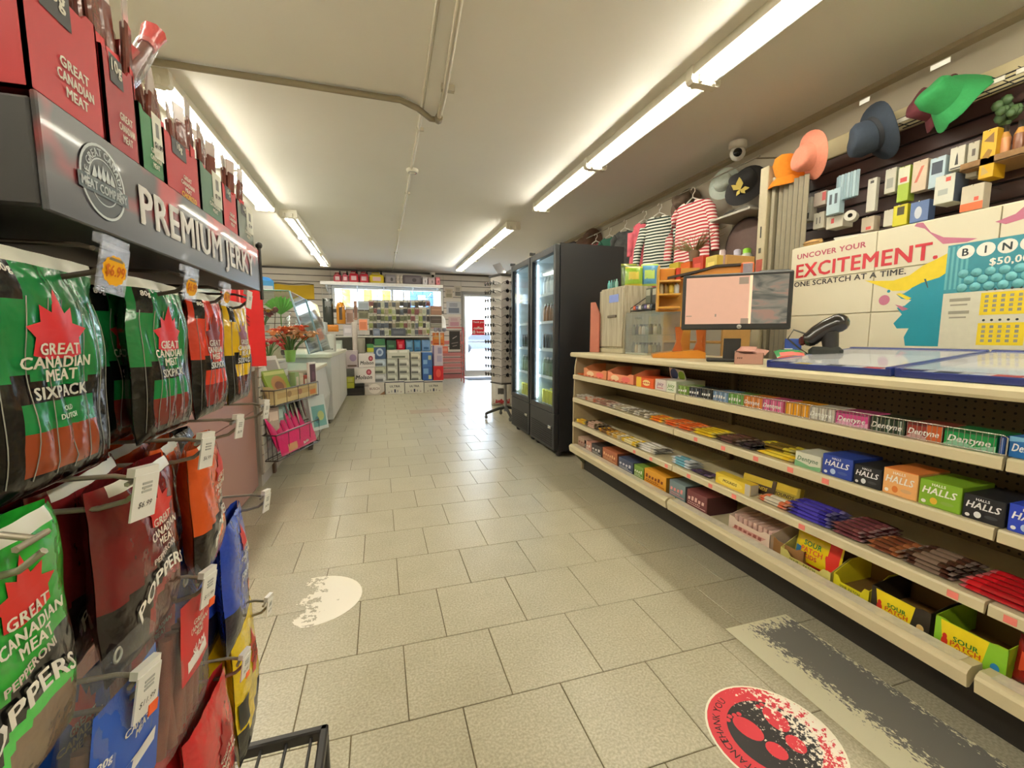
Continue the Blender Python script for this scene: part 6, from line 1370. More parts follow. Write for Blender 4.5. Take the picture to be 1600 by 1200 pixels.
o = sheet('chalkboard', 'small black framed board with white strokes on the red wire rack', 'board', 702, 517, 719, 546, 10.7, (70, 62, 58), ((-.44, .04, .44, .96, (44, 40, 40)), ('p', [(-.2, .55), (.2, .7), (.2, .74), (-.2, .6)], (196, 180, 176)), ('p', [(-.3, .3), (.3, .36), (.3, .4), (-.3, .34)], (150, 140, 136)), ('p', [(-.2, .15), (.2, .2), (.2, .24), (-.2, .19)], (150, 140, 136))))
MB().box(-.02, .02, .012, .05, .1, .16).build('clip', [redm], o)
for i in range(3):
    p_ = at(681+i*6.5, 515, 'y', 10.7); o = tag(MB().lathe([(.001, -.01), (.05, -.008), (.055, 0), (.05, .008), (.001, .01)], 14, 0, (0, 0, 0), 'y').build('round_badge', [P((150, 146, 160), .3)], None, (p_.x, 10.715, p_.z)), '%s round silver badge along the top of the red wire rack' % ('left', 'middle', 'right')[i], 'badge')
cn = tag(MB().lathe([(.1, 0), (.085, .2), (.04, .28), (.001, .29)], 14, 0).build('white_figure', [P((226, 224, 222), .5)], None, (at(691, 512, 'y', 10.5).x, 10.55, at(691, 512, 'y', 10.5).z)), 'white cone shaped bottle above the red wire rack', 'bottle')
MB().box(-.1, .1, -.1, .1, -.012, -.001).build('base', [P((200, 196, 190), .5)], cn); MB().box(-.012, .012, .0, .25, -.03, -.012).build('bracket', [gwm], cn)
# left of the back wall: yellow banner and hooks
x0_, x1_, z0_, z1_ = px_box(428, 444, 491, 467, YB-.03)
bn = thing('yellow_banner', 'long yellow banner high on the back wall at the left', 'banner', ((x0_+x1_)/2, YB-.03, z0_))
MB().grid(lambda u, v: ((u-.5)*(x1_-x0_), -.012*math.sin(9*u)-.01, v*(z1_-z0_)-.03*math.sin(PI*u)*v), 14, 3).build('cloth', [P((206, 170, 30), .7, var=.12, ns=4)], bn)
MB().tube([((u/8-.5)*(x1_-x0_), -.03, (z1_-z0_)*(1.02+.03*math.sin(u*1.3))) for u in range(9)], .012, 5).build('cord', [P((90, 76, 50), .7)], bn)
# floor mat at the door
MB().box(2.25, 3.2, 11.3, 12.0, .0005, .012, b=.003).build('door_mat', [P((90, 90, 92), .95, var=.2, ns=80, bump=.5)]); tag(bpy.data.objects['door_mat'], 'dark grey door mat inside the glass back door', 'mat')
# ================================================================== left side: counters
mauve = P((166, 122, 112), .42, var=.06, ns=5); cw = P((226, 222, 212), .4, var=.03)
mc = thing('mauve_counter', 'mauve panelled counter with a white top behind the jerky rack', 'counter')
MXF = -.91
MB().box(MXF-.6, MXF-.02, -1.2, 3.6, 0, .9).build('carcass', [P((140, 104, 98), .6)], mc)
for a, b_ in ((-1.2, .4), (.4, 2.0), (2.0, 3.6)):
    for z0, z1 in ((.03, .6), (.606, .9)):
        MB().box(MXF-.02, MXF, a+.002, b_-.002, z0, z1, b=.002).build('front_panel', [mauve], mc)
MB().box(MXF-.62, MXF+.02, -1.2, 3.62, .9, .94, b=.006).build('counter_top', [cw], mc)
MB().box(MXF-.6, MXF-.03, -1.2, 3.6, 0, .03).build('kick_board', [P((60, 46, 44), .5)], mc)
# red display box with white stripes on the counter
rb = thing('red_display_box', 'tall bright red display box with pale stripes on the white counter top', 'display box', (-.885, 3.5, .941), .24)
redb = P((206, 14, 24), .35, coat=.2)
MB().box(-.15, .1, 0, .1, 0, .56, b=.003, ).build('body', [redb], rb)
for x0, x1, c_ in ((-.14, -.115, (240, 220, 214)), (-.06, -.048, (150, 20, 30)), (-.044, -.036, (236, 150, 146))):
    MB().box(x0, x1, -.0015, 0, .002, .558).build('stripe', [card(c_)], rb)
for i in range(3):
    MB().tube([(-.05+.06*t_, -.002, .36-.028*i+.02*math.sin(t_*3)-.02*t_) for t_ in (0, .25, .5, .75, 1)], .0045, 5).build('curved_line', [P((120, 10, 18), .4)], rb)
bp_ = thing('blue_card_box', 'small blue and yellow cardboard display standing on top of the deli case', 'display box', (-1.07, 4.85, 1.6035), .2)
MB().box(-.09, .09, 0, .06, 0, .1, b=.002).build('body', [card((70, 150, 206))], bp_); MB().prism([(-.09, .09), (.09, .1), (.05, .135), (-.08, .15)], 'y', .04, .05).build('header', [card((60, 140, 210))], bp_)
MB().box(-.09, -.03, -.001, 0, .005, .07).build('yellow_patch', [card((226, 196, 70))], bp_); MB().box(-.01, .08, -.001, 0, .01, .05).build('white_patch', [card((206, 216, 220))], bp_)
# tobacco-pale boxes on the counter seen through the rack
for i, (y, h, c_, lb) in enumerate(((1.2, .3, (226, 206, 150), 'cream box on the counter behind the jerky rack header, nearest'), (1.5, .34, (214, 210, 200), 'white box on the counter behind the jerky rack, second'), (1.8, .32, (196, 184, 176), 'greyish box on the counter behind the jerky rack, third'), (2.15, .36, (230, 214, 160), 'straw yellow box on the counter behind the jerky rack, fourth'), (2.55, .34, (222, 218, 214), 'white box with a grey stripe behind the jerky rack'), (2.95, .3, (206, 190, 180), 'pinkish grey box behind the jerky rack, farthest'))):
    carton('counter_box', lb, 'box', (-1.1, y, .941), FL, .26, .2, h, c_, pr=((-.4, .2, .4, .5, tuple(int(q*.85) for q in c_)), (-.3, .6, .1, .7, (120, 110, 100))))
# slat panel with baskets
sp_ = thing('slat_panel', 'low white slat panel at the end of the mauve counter carrying two baskets', 'panel', (-.87, 0, 0))
MB().box(-.03, -.012, 3.64, 4.7, .1, .92).build('backing', [P((170, 164, 156), .6)], sp_)
for k in range(11): MB().box(-.012, 0, 3.64, 4.7, .11+k*.074, .175+k*.074, b=.002).build('slat', [P((214, 208, 198), .45)], sp_)
MB().box(-.3, .0, 3.64, 4.7, .92, .94, b=.004).build('top_board', [cw], sp_)
MB().box(-.3, -.03, 3.66, 4.7, 0, .92).build('box_body', [P((196, 188, 180), .6)], sp_)
MB().box(-.06, -.01, 4.0, 4.06, 0, .1).build('foot', [P((110, 84, 70), .6)], sp_)
wire_b = P((60, 50, 44), .4)
def basket(loc, rz, w_, d, h, label):
    t = thing('wire_basket', label, 'basket', loc, rz); k = MB()
    for z in (0, h): k.tube([(0, 0, z), (w_, 0, z), (w_, d, z), (0, d, z), (0, 0, z)], .005, 5)
    n = int(w_/.15)
    for i in range(n+1): k.tube([(w_*i/n, 0, h), (w_*i/n, 0, 0), (w_*i/n, d, 0), (w_*i/n, d, h)], .0025, 4)
    for j in range(3): k.tube([(0, d*j/3, h), (0, d*j/3, 0), (w_, d*j/3, 0), (w_, d*j/3, h)], .0025, 4)
    k.tube([(0, d, h), (0, d*1.1, h+.06), (0, d, h*.4)], .004, 5); k.build('wires', [wire_b], t)
    return t
RB = PI/2-.33
ub = (-.775, 3.62, .625); lb_ = (-.775, 3.62, .2)
basket(ub, RB, .7, .11, .12, 'upper black wire basket on the slat panel, full of boxed food')
basket(lb_, RB, .68, .11, .2, 'lower black wire basket on the slat panel, holding pink bags')
def inb(b0, x, y, z): c_, s_ = math.cos(RB), math.sin(RB); return (b0[0]+c_*x-s_*y, b0[1]+s_*x+c_*y, b0[2]+z)
tray('food_tray', 'long beige printed food tray in the upper wire basket', inb(ub, .36, .008, .006), RB, .66, .095, .14, (206, 186, 136), .8, pr=((-.46, .3, .46, .62, (190, 160, 110)), (.3, .1, .46, .4, (206, 120, 60)), ('o', -.2, .45, .05, .18, (150, 120, 80)), ('o', .05, .45, .05, .18, (160, 110, 80))), inner=(170, 150, 110), cut=.05)
carton('food_box', 'leaning green food box in the upper wire basket', 'food box', inb(ub, .2, .03, .03), RB, .3, .02, .25, (132, 156, 50), pr=(('o', 0, .5, .32, .3, (170, 120, 60)), (-.46, .84, .46, .95, (190, 196, 110)), ('o', .0, .45, .2, .16, (120, 70, 40))), tilt=(-.35, 0, RB))
carton('food_box', 'white food box with grey print behind the green one', 'food box', inb(ub, .19, .065, .03), RB, .32, .015, .36, (206, 204, 196), pr=((-.4, .5, .4, .9, (150, 146, 140)), (-.3, .58, -.1, .8, (220, 216, 210))), tilt=(-.3, 0, RB))
carton('food_box', 'dark plum card with white rim at the far end of the upper basket', 'food box', inb(ub, .64, .015, .1), RB, .13, .02, .2, (226, 220, 214), pr=((-.4, .08, .4, .92, (80, 50, 64)), ('o', .05, .4, .2, .2, (110, 70, 90))))
for i in range(3):
    carton('food_box', ('pale green', 'cream', 'brick red')[i]+' small food box in the middle of the upper basket', 'food box', inb(ub, .42+.07*i, .04, .03), RB, .065, .05, .2-.02*i, ((150, 180, 130), (206, 196, 170), (160, 70, 56))[i], pr=((-.3, .4, .3, .8, (220, 210, 190)),))
# pink bags, in a row
for i in range(7):
    pr = ()
    tx = ()
    if i == 6: pr = ((rect(-.34, .06, -.1, .4), (206, 150, 110)),); tx = (('Barbie', .16, .2, .13, (250, 240, 244), .55, .1),)
    pouch('pink_bag', 'pink candy bag with white script at the front of the lower basket' if i == 6 else 'pink candy bag, %s from the near end behind the scripted one' % ('first', 'second', 'third', 'fourth', 'fifth', 'sixth')[i], 'candy bag', inb(lb_, .34, .0, .02) if i == 6 else inb(lb_, .1+.085*i, .035, .06), (-.22, 0, RB) if i == 6 else (-.3, 0, RB+.25), *((.56, .18, .03) if i == 6 else (.11, .28, .04)), (214, 34, 110), (226, 80, 140), pr=pr, txt=tx, group='pink bags in the lower basket' if i < 6 else None)
for i in range(8):
    pouch('striped_pack', '%s grey green pack behind the pink bags, counted from the near end' % ('first', 'second', 'third', 'fourth', 'fifth', 'sixth', 'seventh', 'eighth')[i], 'pack', inb(lb_, .2+.06*i, .085, .14+.012*i), (-.2, 0, RB+.5), .1, .24, .02, ((120, 130, 110), (206, 200, 190), (90, 84, 84), (150, 110, 116))[i % 4], pr=((rect(-.3, .4, .3, .7), (190, 186, 176)),))
for i, (x, c_, lb) in enumerate(((.1, (190, 170, 160), 'dull pink pack hanging above the lower basket, nearest'), (.2, (150, 176, 172), 'pale teal pack hanging above the lower basket'), (.32, (140, 176, 180), 'second pale teal pack hanging above the lower basket'), (.44, (110, 106, 100), 'grey striped pack hanging above the lower basket'), (.55, (86, 84, 88), 'charcoal pack hanging above the lower basket'))):
    p_ = inb((-.775, 3.62, .40), x, .08+.02*i, 0); o = pouch('hanging_pack', lb, 'pack', p_, (0, 0, RB-.3), .12, .2, .03, c_, pr=((rect(-.35, .5, .35, .85), tuple(min(255, q+40) for q in c_)),)); MB().tube([(0, 0, .19), (0, .1+.02*i, .19)], .003, 4).build('hook', [wire_b], o)
o = carton('toy_box', 'blue green picture card at the far end of the lower basket', 'toy box', inb(lb_, .7, -.01, .1), RB-.3, .2, .03, .32, (206, 214, 214), pr=((-.4, .1, .4, .7, (110, 160, 160)), ('o', .1, .4, .2, .14, (170, 180, 120)), ('o', -.15, .3, .12, .1, (70, 120, 130))), tilt=(-.15, 0, RB-.3))
# deli case
dc = thing('deli_case', 'glass fronted deli display case with white base beyond the baskets', 'display case', (0, 0, 0))
gt_ = clear('deli_glass', (.9, .97, .98), .1)
prof = [(-.70, 0.03), (-.64, .42), (-.69, .78), (-1.6, .78), (-1.6, .03)]
MB().prism(prof, 'y', 4.78, 6.1).build('base', [P((204, 206, 206), .3, coat=.3)], dc)
MB().prism([(-.69, .0), (-.63, .42), (-.68, .80), (-.72, .80), (-.68, .42), (-.73, .0)], 'y', 4.74, 4.78).build('dark_edge', [P((90, 84, 80), .5)], dc)
MB().box(-1.6, -.66, 4.74, 6.1, .78, .82, b=.006).build('deck', [P((196, 190, 170), .4)], dc)
def quad_slab(name, a, b_, y0, y1, th, m):
    (x0, z0), (x1, z1) = a, b_; return MB().prism([(x0, z0), (x1, z1), (x1-th, z1), (x0-th, z0)], 'y', y0, y1).build(name, [m], dc)
quad_slab('front_pane', (-.68, .98), (-.83, 1.6), 4.76, 5.75, .008, clear('deli_front', (.78, .92, .98), .28))
quad_slab('front_pane', (-.67, .98), (-.82, 1.6), 5.77, 6.7, .008, clear('deli_front', (.78, .92, .98), .28))
MB().prism([(-.68, .82), (-.83, 1.6), (-1.6, 1.6), (-1.6, .82)], 'y', 4.745, 4.752).build('end_pane', [clear('deli_end', (.95, .98, .97), .04)], dc)
MB().box(-1.6, -.83, 4.76, 6.7, 1.595, 1.603).build('top_pane', [gt_], dc)
for a, b_ in (((-.676, .98), (-.826, 1.6)),):
    for y in (4.75, 5.76): MB().tube([(a[0], y, a[1]), (b_[0], y, b_[1])], .008, 5).build('edge_trim', [P((150, 190, 206), .3)], dc)
MB().box(-1.6, -.9, 4.8, 6.6, 1.18, 1.19).build('inner_shelf', [gt_], dc)
MB().tube([(-1.6, 4.75, 1.6), (-.83, 4.75, 1.6)], .007, 5).build('edge_trim', [P((90, 130, 110), .3)], dc)
def flower(name, label, loc, n, cols, spread, size, stem, pot=None, seed=1):
    rs = random.Random(seed); t = thing(name, label, 'flowers', loc); k = MB(); heads = []
    for i in range(n):
        a = rs.uniform(0, 2*PI); r_ = spread*rs.uniform(.1, 1); h = stem*rs.uniform(.65, 1); p_ = (r_*math.cos(a), r_*math.sin(a), h)
        k.tube([(0, 0, 0), (p_[0]*.4, p_[1]*.4, h*.6), p_], .004, 4); heads.append((p_, rs.randrange(len(cols)), rs.uniform(.75, 1.2)))
    k.build('stems', [P((80, 120, 60), .7)], t)
    for p_, ci, s_ in heads:
        b = MB(); b.ball(p_, size*.35*s_, 6)
        for j in range(6):
            a = j*PI/3+s_*5; c_, d_ = math.cos(a), math.sin(a); q = size*s_
            b.add([(p_[0], p_[1], p_[2]), (p_[0]+q*(c_*.6-d_*.3), p_[1]+q*(d_*.6+c_*.3), p_[2]+q*.3), (p_[0]+q*c_, p_[1]+q*d_, p_[2]+q*.12), (p_[0]+q*(c_*.6+d_*.3), p_[1]+q*(d_*.6-c_*.3), p_[2]+q*.3)], [(0, 1, 2, 3)])
        b.build('blossom', [P(cols[ci], .7, var=.15)], t)
    if pot: MB().lathe([(pot[0]*.75, -.02), (pot[0], pot[1]*.9), (pot[0]*1.06, pot[1]), (pot[0]*.9, pot[1])], 14, 0, (0, 0, 0)).build('pot', [P(pot[2], .5)], t)
    return t
flower('artificial_flowers', 'orange and peach artificial flowers in a green pot before the deli case', (-.79, 4.42, .942), 34, [(226, 130, 70), (236, 170, 110), (206, 90, 60), (230, 190, 150)], .2, .065, .3, (.05, .09, (120, 170, 80)), 3)
flower('artificial_flowers', 'red and pink artificial flowers lying beside the orange ones', (-.93, 4.25, .942), 12, [(196, 50, 60), (226, 160, 150), (206, 206, 200)], .16, .055, .2, None, 5)
flower('artificial_flowers', 'crimson and yellow bouquet inside the deli case', (-1.12, 4.95, 1.19), 16, [(140, 36, 50), (206, 150, 40), (120, 30, 46)], .11, .05, .24, (.06, .08, (206, 204, 196)), 9)
lf = MB()
for i in range(9):
    a = -.9+i*.22; lf.add([(0, 0, 0), (-.03+.16*math.sin(a), .02, .17*math.cos(a)), (.02+.19*math.sin(a), .0, .2*math.cos(a)), (.03+.14*math.sin(a), -.02, .14*math.cos(a))], [(0, 1, 2, 3)])
lv = tag(lf.build('palm_leaf', [P((110, 190, 70), .6, var=.2)], None, (-.98, 5.1, 1.38)), 'bright green fan leaf inside the top of the deli case', 'leaf')
MB().tube([(0, 0, 0), (.0, 0, -.19)], .006, 5).build('stem', [P((96, 150, 60), .6)], lv)
tb = tag(MB().ball((0, 0, .03), .03, 12).build('brown_ornament', [P((120, 56, 50), .5)], None, (-1.0, 4.95, 1.395)), 'round reddish brown ball ornament in the deli case', 'ornament'); MB().tube([(0, 0, 0), (-.02, 0, -.2)], .004, 5).build('stem', [P((90, 60, 40), .6)], tb)
cp = tag(MB().lathe([(.001, 0), (.035, 0), (.05, .13), (.046, .13), (.033, .006)], 16).build('paper_cup', [P((206, 206, 206), .5)], None, (-1.22, 4.86, 1.191)), 'white paper cup inside the deli case at the left', 'cup')
MB().lathe([(.0365, .03), (.0465, .09)], 16).build('sleeve', [P((190, 190, 200), .5)], cp)
cl_ = tag(MB().lathe([(.1, 0), (.09, .08), (.05, .16), (.001, .19)], 14).build('plastic_cloche', [clear('cloche', (.95, .96, .97), .35, .12)], None, (-.88, 5.05, 1.195)), 'clear crumpled plastic dome in the front of the deli case', 'dome'); MB().ball((0, 0, .2), .014, 8).build('knob', [P((206, 206, 206), .4)], cl_)
tp_ = thing('red_white_toy', 'red and white parrot-like bottle toy inside the deli case', 'toy', (-.92, 4.86, 1.02)); MB().lathe([(.001, 0), (.03, .01), (.035, .07), (.022, .13), (.001, .16)], 12).build('body', [P((206, 60, 50), .4)], tp_); MB().lathe([(.001, 0), (.032, 0), (.036, -.02), (.03, -.05), (.001, -.05)], 12).build('base', [P((50, 44, 44), .4)], tp_)
sb = thing('cardboard_stand', 'torn beige cardboard stand inside the deli case', 'stand', (-1.05, 4.9, .822)); MB().prism([(-.3, 0), (-.22, 0), (-.2, .14), (.02, .12), (.04, 0), (.12, 0), (.1, .2), (.16, .3), (-.3, .32)], 'y', 0, .05).build('board', [P((200, 190, 166), .7)], sb)
MB().box(-.16, -.02, .01, .045, .0, .09, b=.003).build('inner_box', [P((150, 50, 46), .5)], sb)
# price strip and wall-side freezer beyond
fz = thing('white_counter', 'long white counter between the deli case and the beer cases', 'counter', (0, 0, 0))
for y0, y1 in ((6.15, 7.4), (7.4, 8.8)):
    MB().box(-1.6, -.62, y0+.003, y1-.003, .05, .88, b=.004).build('front_cabinet', [P((206, 206, 204), .35)], fz)
MB().box(-1.62, -.6, 6.12, 8.82, .88, .93, b=.006).build('counter_top', [P((206, 206, 190), .4)], fz)
MB().box(-1.58, -.66, 6.16, 8.78, 0, .05).build('kick_board', [P((120, 116, 110), .5)], fz)
for px0, py0, px1, py1, Y, c_, lb in ((505, 522, 522, 549, 7.0, (206, 204, 198), 'white boxy appliance on the long white counter'), (498, 503, 509, 545, 7.2, (196, 202, 206), 'tall pale box standing behind the white appliance')):
    x0_, x1_, z0_, z1_ = px_box(px0, py0, px1, py1, Y)
    o = carton('white_appliance', lb, 'appliance', ((x0_+x1_)/2, Y, .931), 0, x1_-x0_, .3, z1_-.931, c_, pr=((-.4, .1, .4, .2, (170, 168, 160)), ('o', .3, .15, .04, .03, (60, 60, 60))))
MB().box(XL+.01, -1.63, 4.7, 9, 0, .9).build('back_counter', [P((190, 184, 176), .6)]); tag(bpy.data.objects['back_counter'], 'plain grey back counter against the left wall behind the deli case', 'counter')
MB().box(-.001, .02, 4.7, 9, .1, .8).build('panel', [P((176, 170, 160), .6)], bpy.data.objects['back_counter'], (-1.64, 0, 0))
# ================================================================== jerky rack at the near left
rackm = P((36, 34, 34), .45, var=.1); wire_m = P((150, 142, 126), .35, metal=.35)
RX = -.2
jr = thing('jerky_rack', 'black wire jerky rack with a printed red and silver header at the near left', 'display rack', (0, 0, 0))
HY0, HY1, HZ0, HZ1 = .362, .885, 1.237, 1.300
MB().box(-.62, RX-.004, HY0, HY1, HZ0-.004, HZ1, b=.002).build('header_box', [P((40, 40, 42), .5)], jr)
hp, N, L, b = nodes('header_picture')
tc = N.new('ShaderNodeTexCoord'); sp3 = N.new('ShaderNodeSeparateXYZ'); L.new(tc.outputs['Object'], sp3.inputs[0])
mr = N.new('ShaderNodeMapRange'); mr.inputs[1].default_value = HZ0; mr.inputs[2].default_value = HZ1; L.new(sp3.outputs['Z'], mr.inputs[0])
r1 = N.new('ShaderNodeValToRGB'); e = r1.color_ramp.elements
e[0].position = .0; e[0].color = [s2l(x) for x in (70, 72, 78)]+[1]; e[1].position = 1; e[1].color = [s2l(x) for x in (44, 42, 44)]+[1]
q = e.new(.3); q.color = [s2l(x) for x in (84, 84, 90)]+[1]; q = e.new(.5); q.color = [s2l(x) for x in (44, 38, 40)]+[1]
L.new(mr.outputs[0], r1.inputs[0])
nz = N.new('ShaderNodeTexNoise'); nz.inputs['Scale'].default_value = 14; L.new(tc.outputs['Object'], nz.inputs['Vector'])
r2 = N.new('ShaderNodeValToRGB'); e = r2.color_ramp.elements; e[0].position = .5; e[0].color = (0, 0, 0, 1); e[1].position = .66; e[1].color = (1, 1, 1, 1); L.new(nz.outputs[0], r2.inputs[0])
mh = N.new('ShaderNodeMapRange'); mh.inputs[1].default_value = HZ0+.018; mh.inputs[2].default_value = HZ0+.028; L.new(sp3.outputs['Z'], mh.inputs[0])
mm_ = N.new('ShaderNodeMath'); mm_.operation = 'MULTIPLY'; L.new(r2.outputs[0], mm_.inputs[0]); L.new(mh.outputs[0], mm_.inputs[1])
mx3 = N.new('ShaderNodeMix'); mx3.data_type = 'RGBA'; mx3.inputs[7].default_value = [s2l(x) for x in (176, 34, 40)]+[1]
L.new(mm_.outputs[0], mx3.inputs[0]); L.new(r1.outputs[0], mx3.inputs[6]); L.new(mx3.outputs[2], b.inputs['Base Color'])
b.inputs['Roughness'].default_value = .3; b.inputs['Coat Weight'].default_value = .1
hd_ = MB().box(RX-.004, RX, HY0, HY1, HZ0-.006, HZ1+.004, b=.001).build('header_panel', [hp], jr)
hf = lambda u, v: (RX+.0008, u, v)
t = MB(); vs, fs, wd = glyphs('PREMIUM JERKY', True); wfull = .36; hc = .033
t.add([(RX+.0008+.0002*j, .658+x*wfull/wd, 1.268+y*hc) for x, y, j in vs], fs); t.build('lettering', [P((226, 222, 218), .35)], hd_)
em = MB(); ey, ez = .425, 1.268
def ring(r0, r1_, m, dx):
    n = 32; em.add([(RX+dx, ey+r*math.cos(2*PI*i/n)*1.05, ez+r*math.sin(2*PI*i/n)) for r in (r0, r1_) for i in range(n)], [(i, (i+1) % n, n+(i+1) % n, n+i) for i in range(n)], m)
ring(.0001, .025, 0, .0006); ring(.0255, .0275, 1, .0008); ring(.0165, .0175, 1, .0008)
em.add([(RX+.0012, ey+a, ez+c_) for a, c_ in ((-.032, .0), (.032, -.0), (.032, -.011), (-.032, -.011))], [(0, 1, 2, 3)], 2)
em.text('MEAT COMPANY', ey, ez-.0055, .0065, lambda u, v: (RX+.0016, u, v), 1, wmax=.058)
em.text('THE GREAT CANADIAN', 0, 0, .0055, lambda u, v: (RX+.0012, ey+(.0215+v)*math.sin(u/.0215), ez+(.0215+v)*math.cos(u/.0215)), 1, wmax=.085)
for i in range(5): em.add([(RX+.0010, ey-.011+.0055*i-.004, ez+.001), (RX+.0010, ey-.011+.0055*i+.004, ez+.001), (RX+.0010, ey-.011+.0055*i, ez+.013-abs(i-2)*.0015)], [(0, 1, 2)], 1)
em.build('emblem', [P((50, 58, 62), .35), P((196, 204, 206), .4), P((70, 84, 90), .35)], hd_)
MB().tube([(RX, HY1+.004, HZ0-.02), (RX, HY1+.004, HZ1+.01)], .003, 8).build('end_rod', [rackm], jr); MB().ball((RX, HY1+.004, HZ1+.012), .006, 10).build('rod_cap', [rackm], jr)
for y in (HY0-.15, HY1-.02): MB().box(-.64, -.62, y, y+.02, 0, 1.24, b=.003).build('post', [rackm], jr)
for z in (1.2, 1.14, 1.02, .9, .78, .66, .54): MB().box(-.63, -.618, HY0-.15, HY1, z-.006, z+.006).build('back_rail', [rackm], jr)
for y in (.3, .5, .7): MB().box(-.63, -.618, y-.004, y+.004, .4, 1.24).build('back_rod', [rackm], jr)
# wire tray at the foot of the rack
tm = MB(); z = .38
tm.box(-.62, -.12, .835, .85, z-.012, z+.012, b=.003); tm.box(-.62, -.12, .18, .195, z-.012, z+.012, b=.003); tm.box(-.135, -.12, .18, .85, z-.012, z+.012, b=.003); tm.box(-.62, -.605, .18, .85, z-.012, z+.012, b=.003)
tm.build('tray_frame', [rackm], jr)
for i in range(11): MB().tube([(-.15-.043*i, .19, z), (-.15-.043*i, .84, z)], .003, 5).build('tray_wire', [rackm], jr)
for x in (-.6, -.13):
    for y in (.19, .84): MB().box(x-.01, x+.01, y-.01, y+.01, 0, z-.01, b=.003).build('leg', [rackm], jr)
def prong(y, z, xe=-.185, tagh=None, price=None, orange=False, ring_=False, xs=-.62):
    k = MB(); k.tube([(xs, y, z), (xe-.03, y, z-.004), (xe-.012, y, z), (xe, y, z+.01)], .0022, 6)
    k.tube([(xs, y+.004, z+.022), (xe-.02, y+.004, z+.02), (xe-.006, y+.004, z+.016)], .002, 6); k.tube([(xe-.006, y-.01, z+.016), (xe-.006, y+.014, z+.016)], .002, 5)
    o = k.build('prong', [wire_m if z < 1.1 else P((64, 56, 50), .4)], jr)
    if tagh:
        w_ = tagh*.74; q = MB(); q.box(-w_/2, w_/2, -.001, .0005, -tagh, .0, 0); q.prism([(-w_/2, -.001), (w_/2, -.001), (w_/2, .006), (-w_/2, .006)], 'y', -.0, .006, 0)
        p_ = q.build('price_tag', [P((232, 230, 224), .4)] if not ring_ else [clear('tag_plastic', (.95, .95, .96), .25, .1)], jr, (xe+.002, y+.003, z+.02), FL, label='clear plastic tag with a round orange yellow price sticker' if ring_ else None); p_.rotation_euler = (.12, .12, FL-.18)
        if ring_:
            q = MB(); n = 24
            q.add([(w_*.44*math.cos(2*PI*i/n)*(1 if i % 2 else .9), -.0016, -tagh*.52+w_*.44*math.sin(2*PI*i/n)*(1 if i % 2 else .9)) for i in range(n)], [tuple(range(n))], 0)
            q.text('$6.99', 0, -tagh*.52, .008, lambda u, v: (u, -.0022, v), 1, wmax=w_*.66); q.add([(-w_*.26, -.002, -tagh*.32), (w_*.26, -.002, -tagh*.32), (w_*.2, -.002, -tagh*.26), (-w_*.2, -.002, -tagh*.26)], [(0, 1, 2, 3)], 2)
            q.build('price_print', [card((240, 176, 24)), card((206, 110, 20)), card((130, 116, 90))], p_)
        else:
            q = MB()
            for r_ in range(3): q.box(-w_*.2, w_*.2, -.0016, -.0011, -tagh*(.22+.09*r_), -tagh*(.17+.09*r_), 1)
            if price: q.text(price, 0, -tagh*.66, tagh*.13, lambda u, v: (u, -.0014, v), 0, wmax=w_*.74, bold=False, italic=True)
            q.build('price_print', [P((50, 48, 46), .5), P((170, 170, 166), .5)], p_)
            if orange: MB().box(w_*.1, w_*.5, -.002, -.0012, -tagh*1.12, -tagh*.86).build('discount_sticker', [P((240, 96, 30), .5)], p_)
    return o
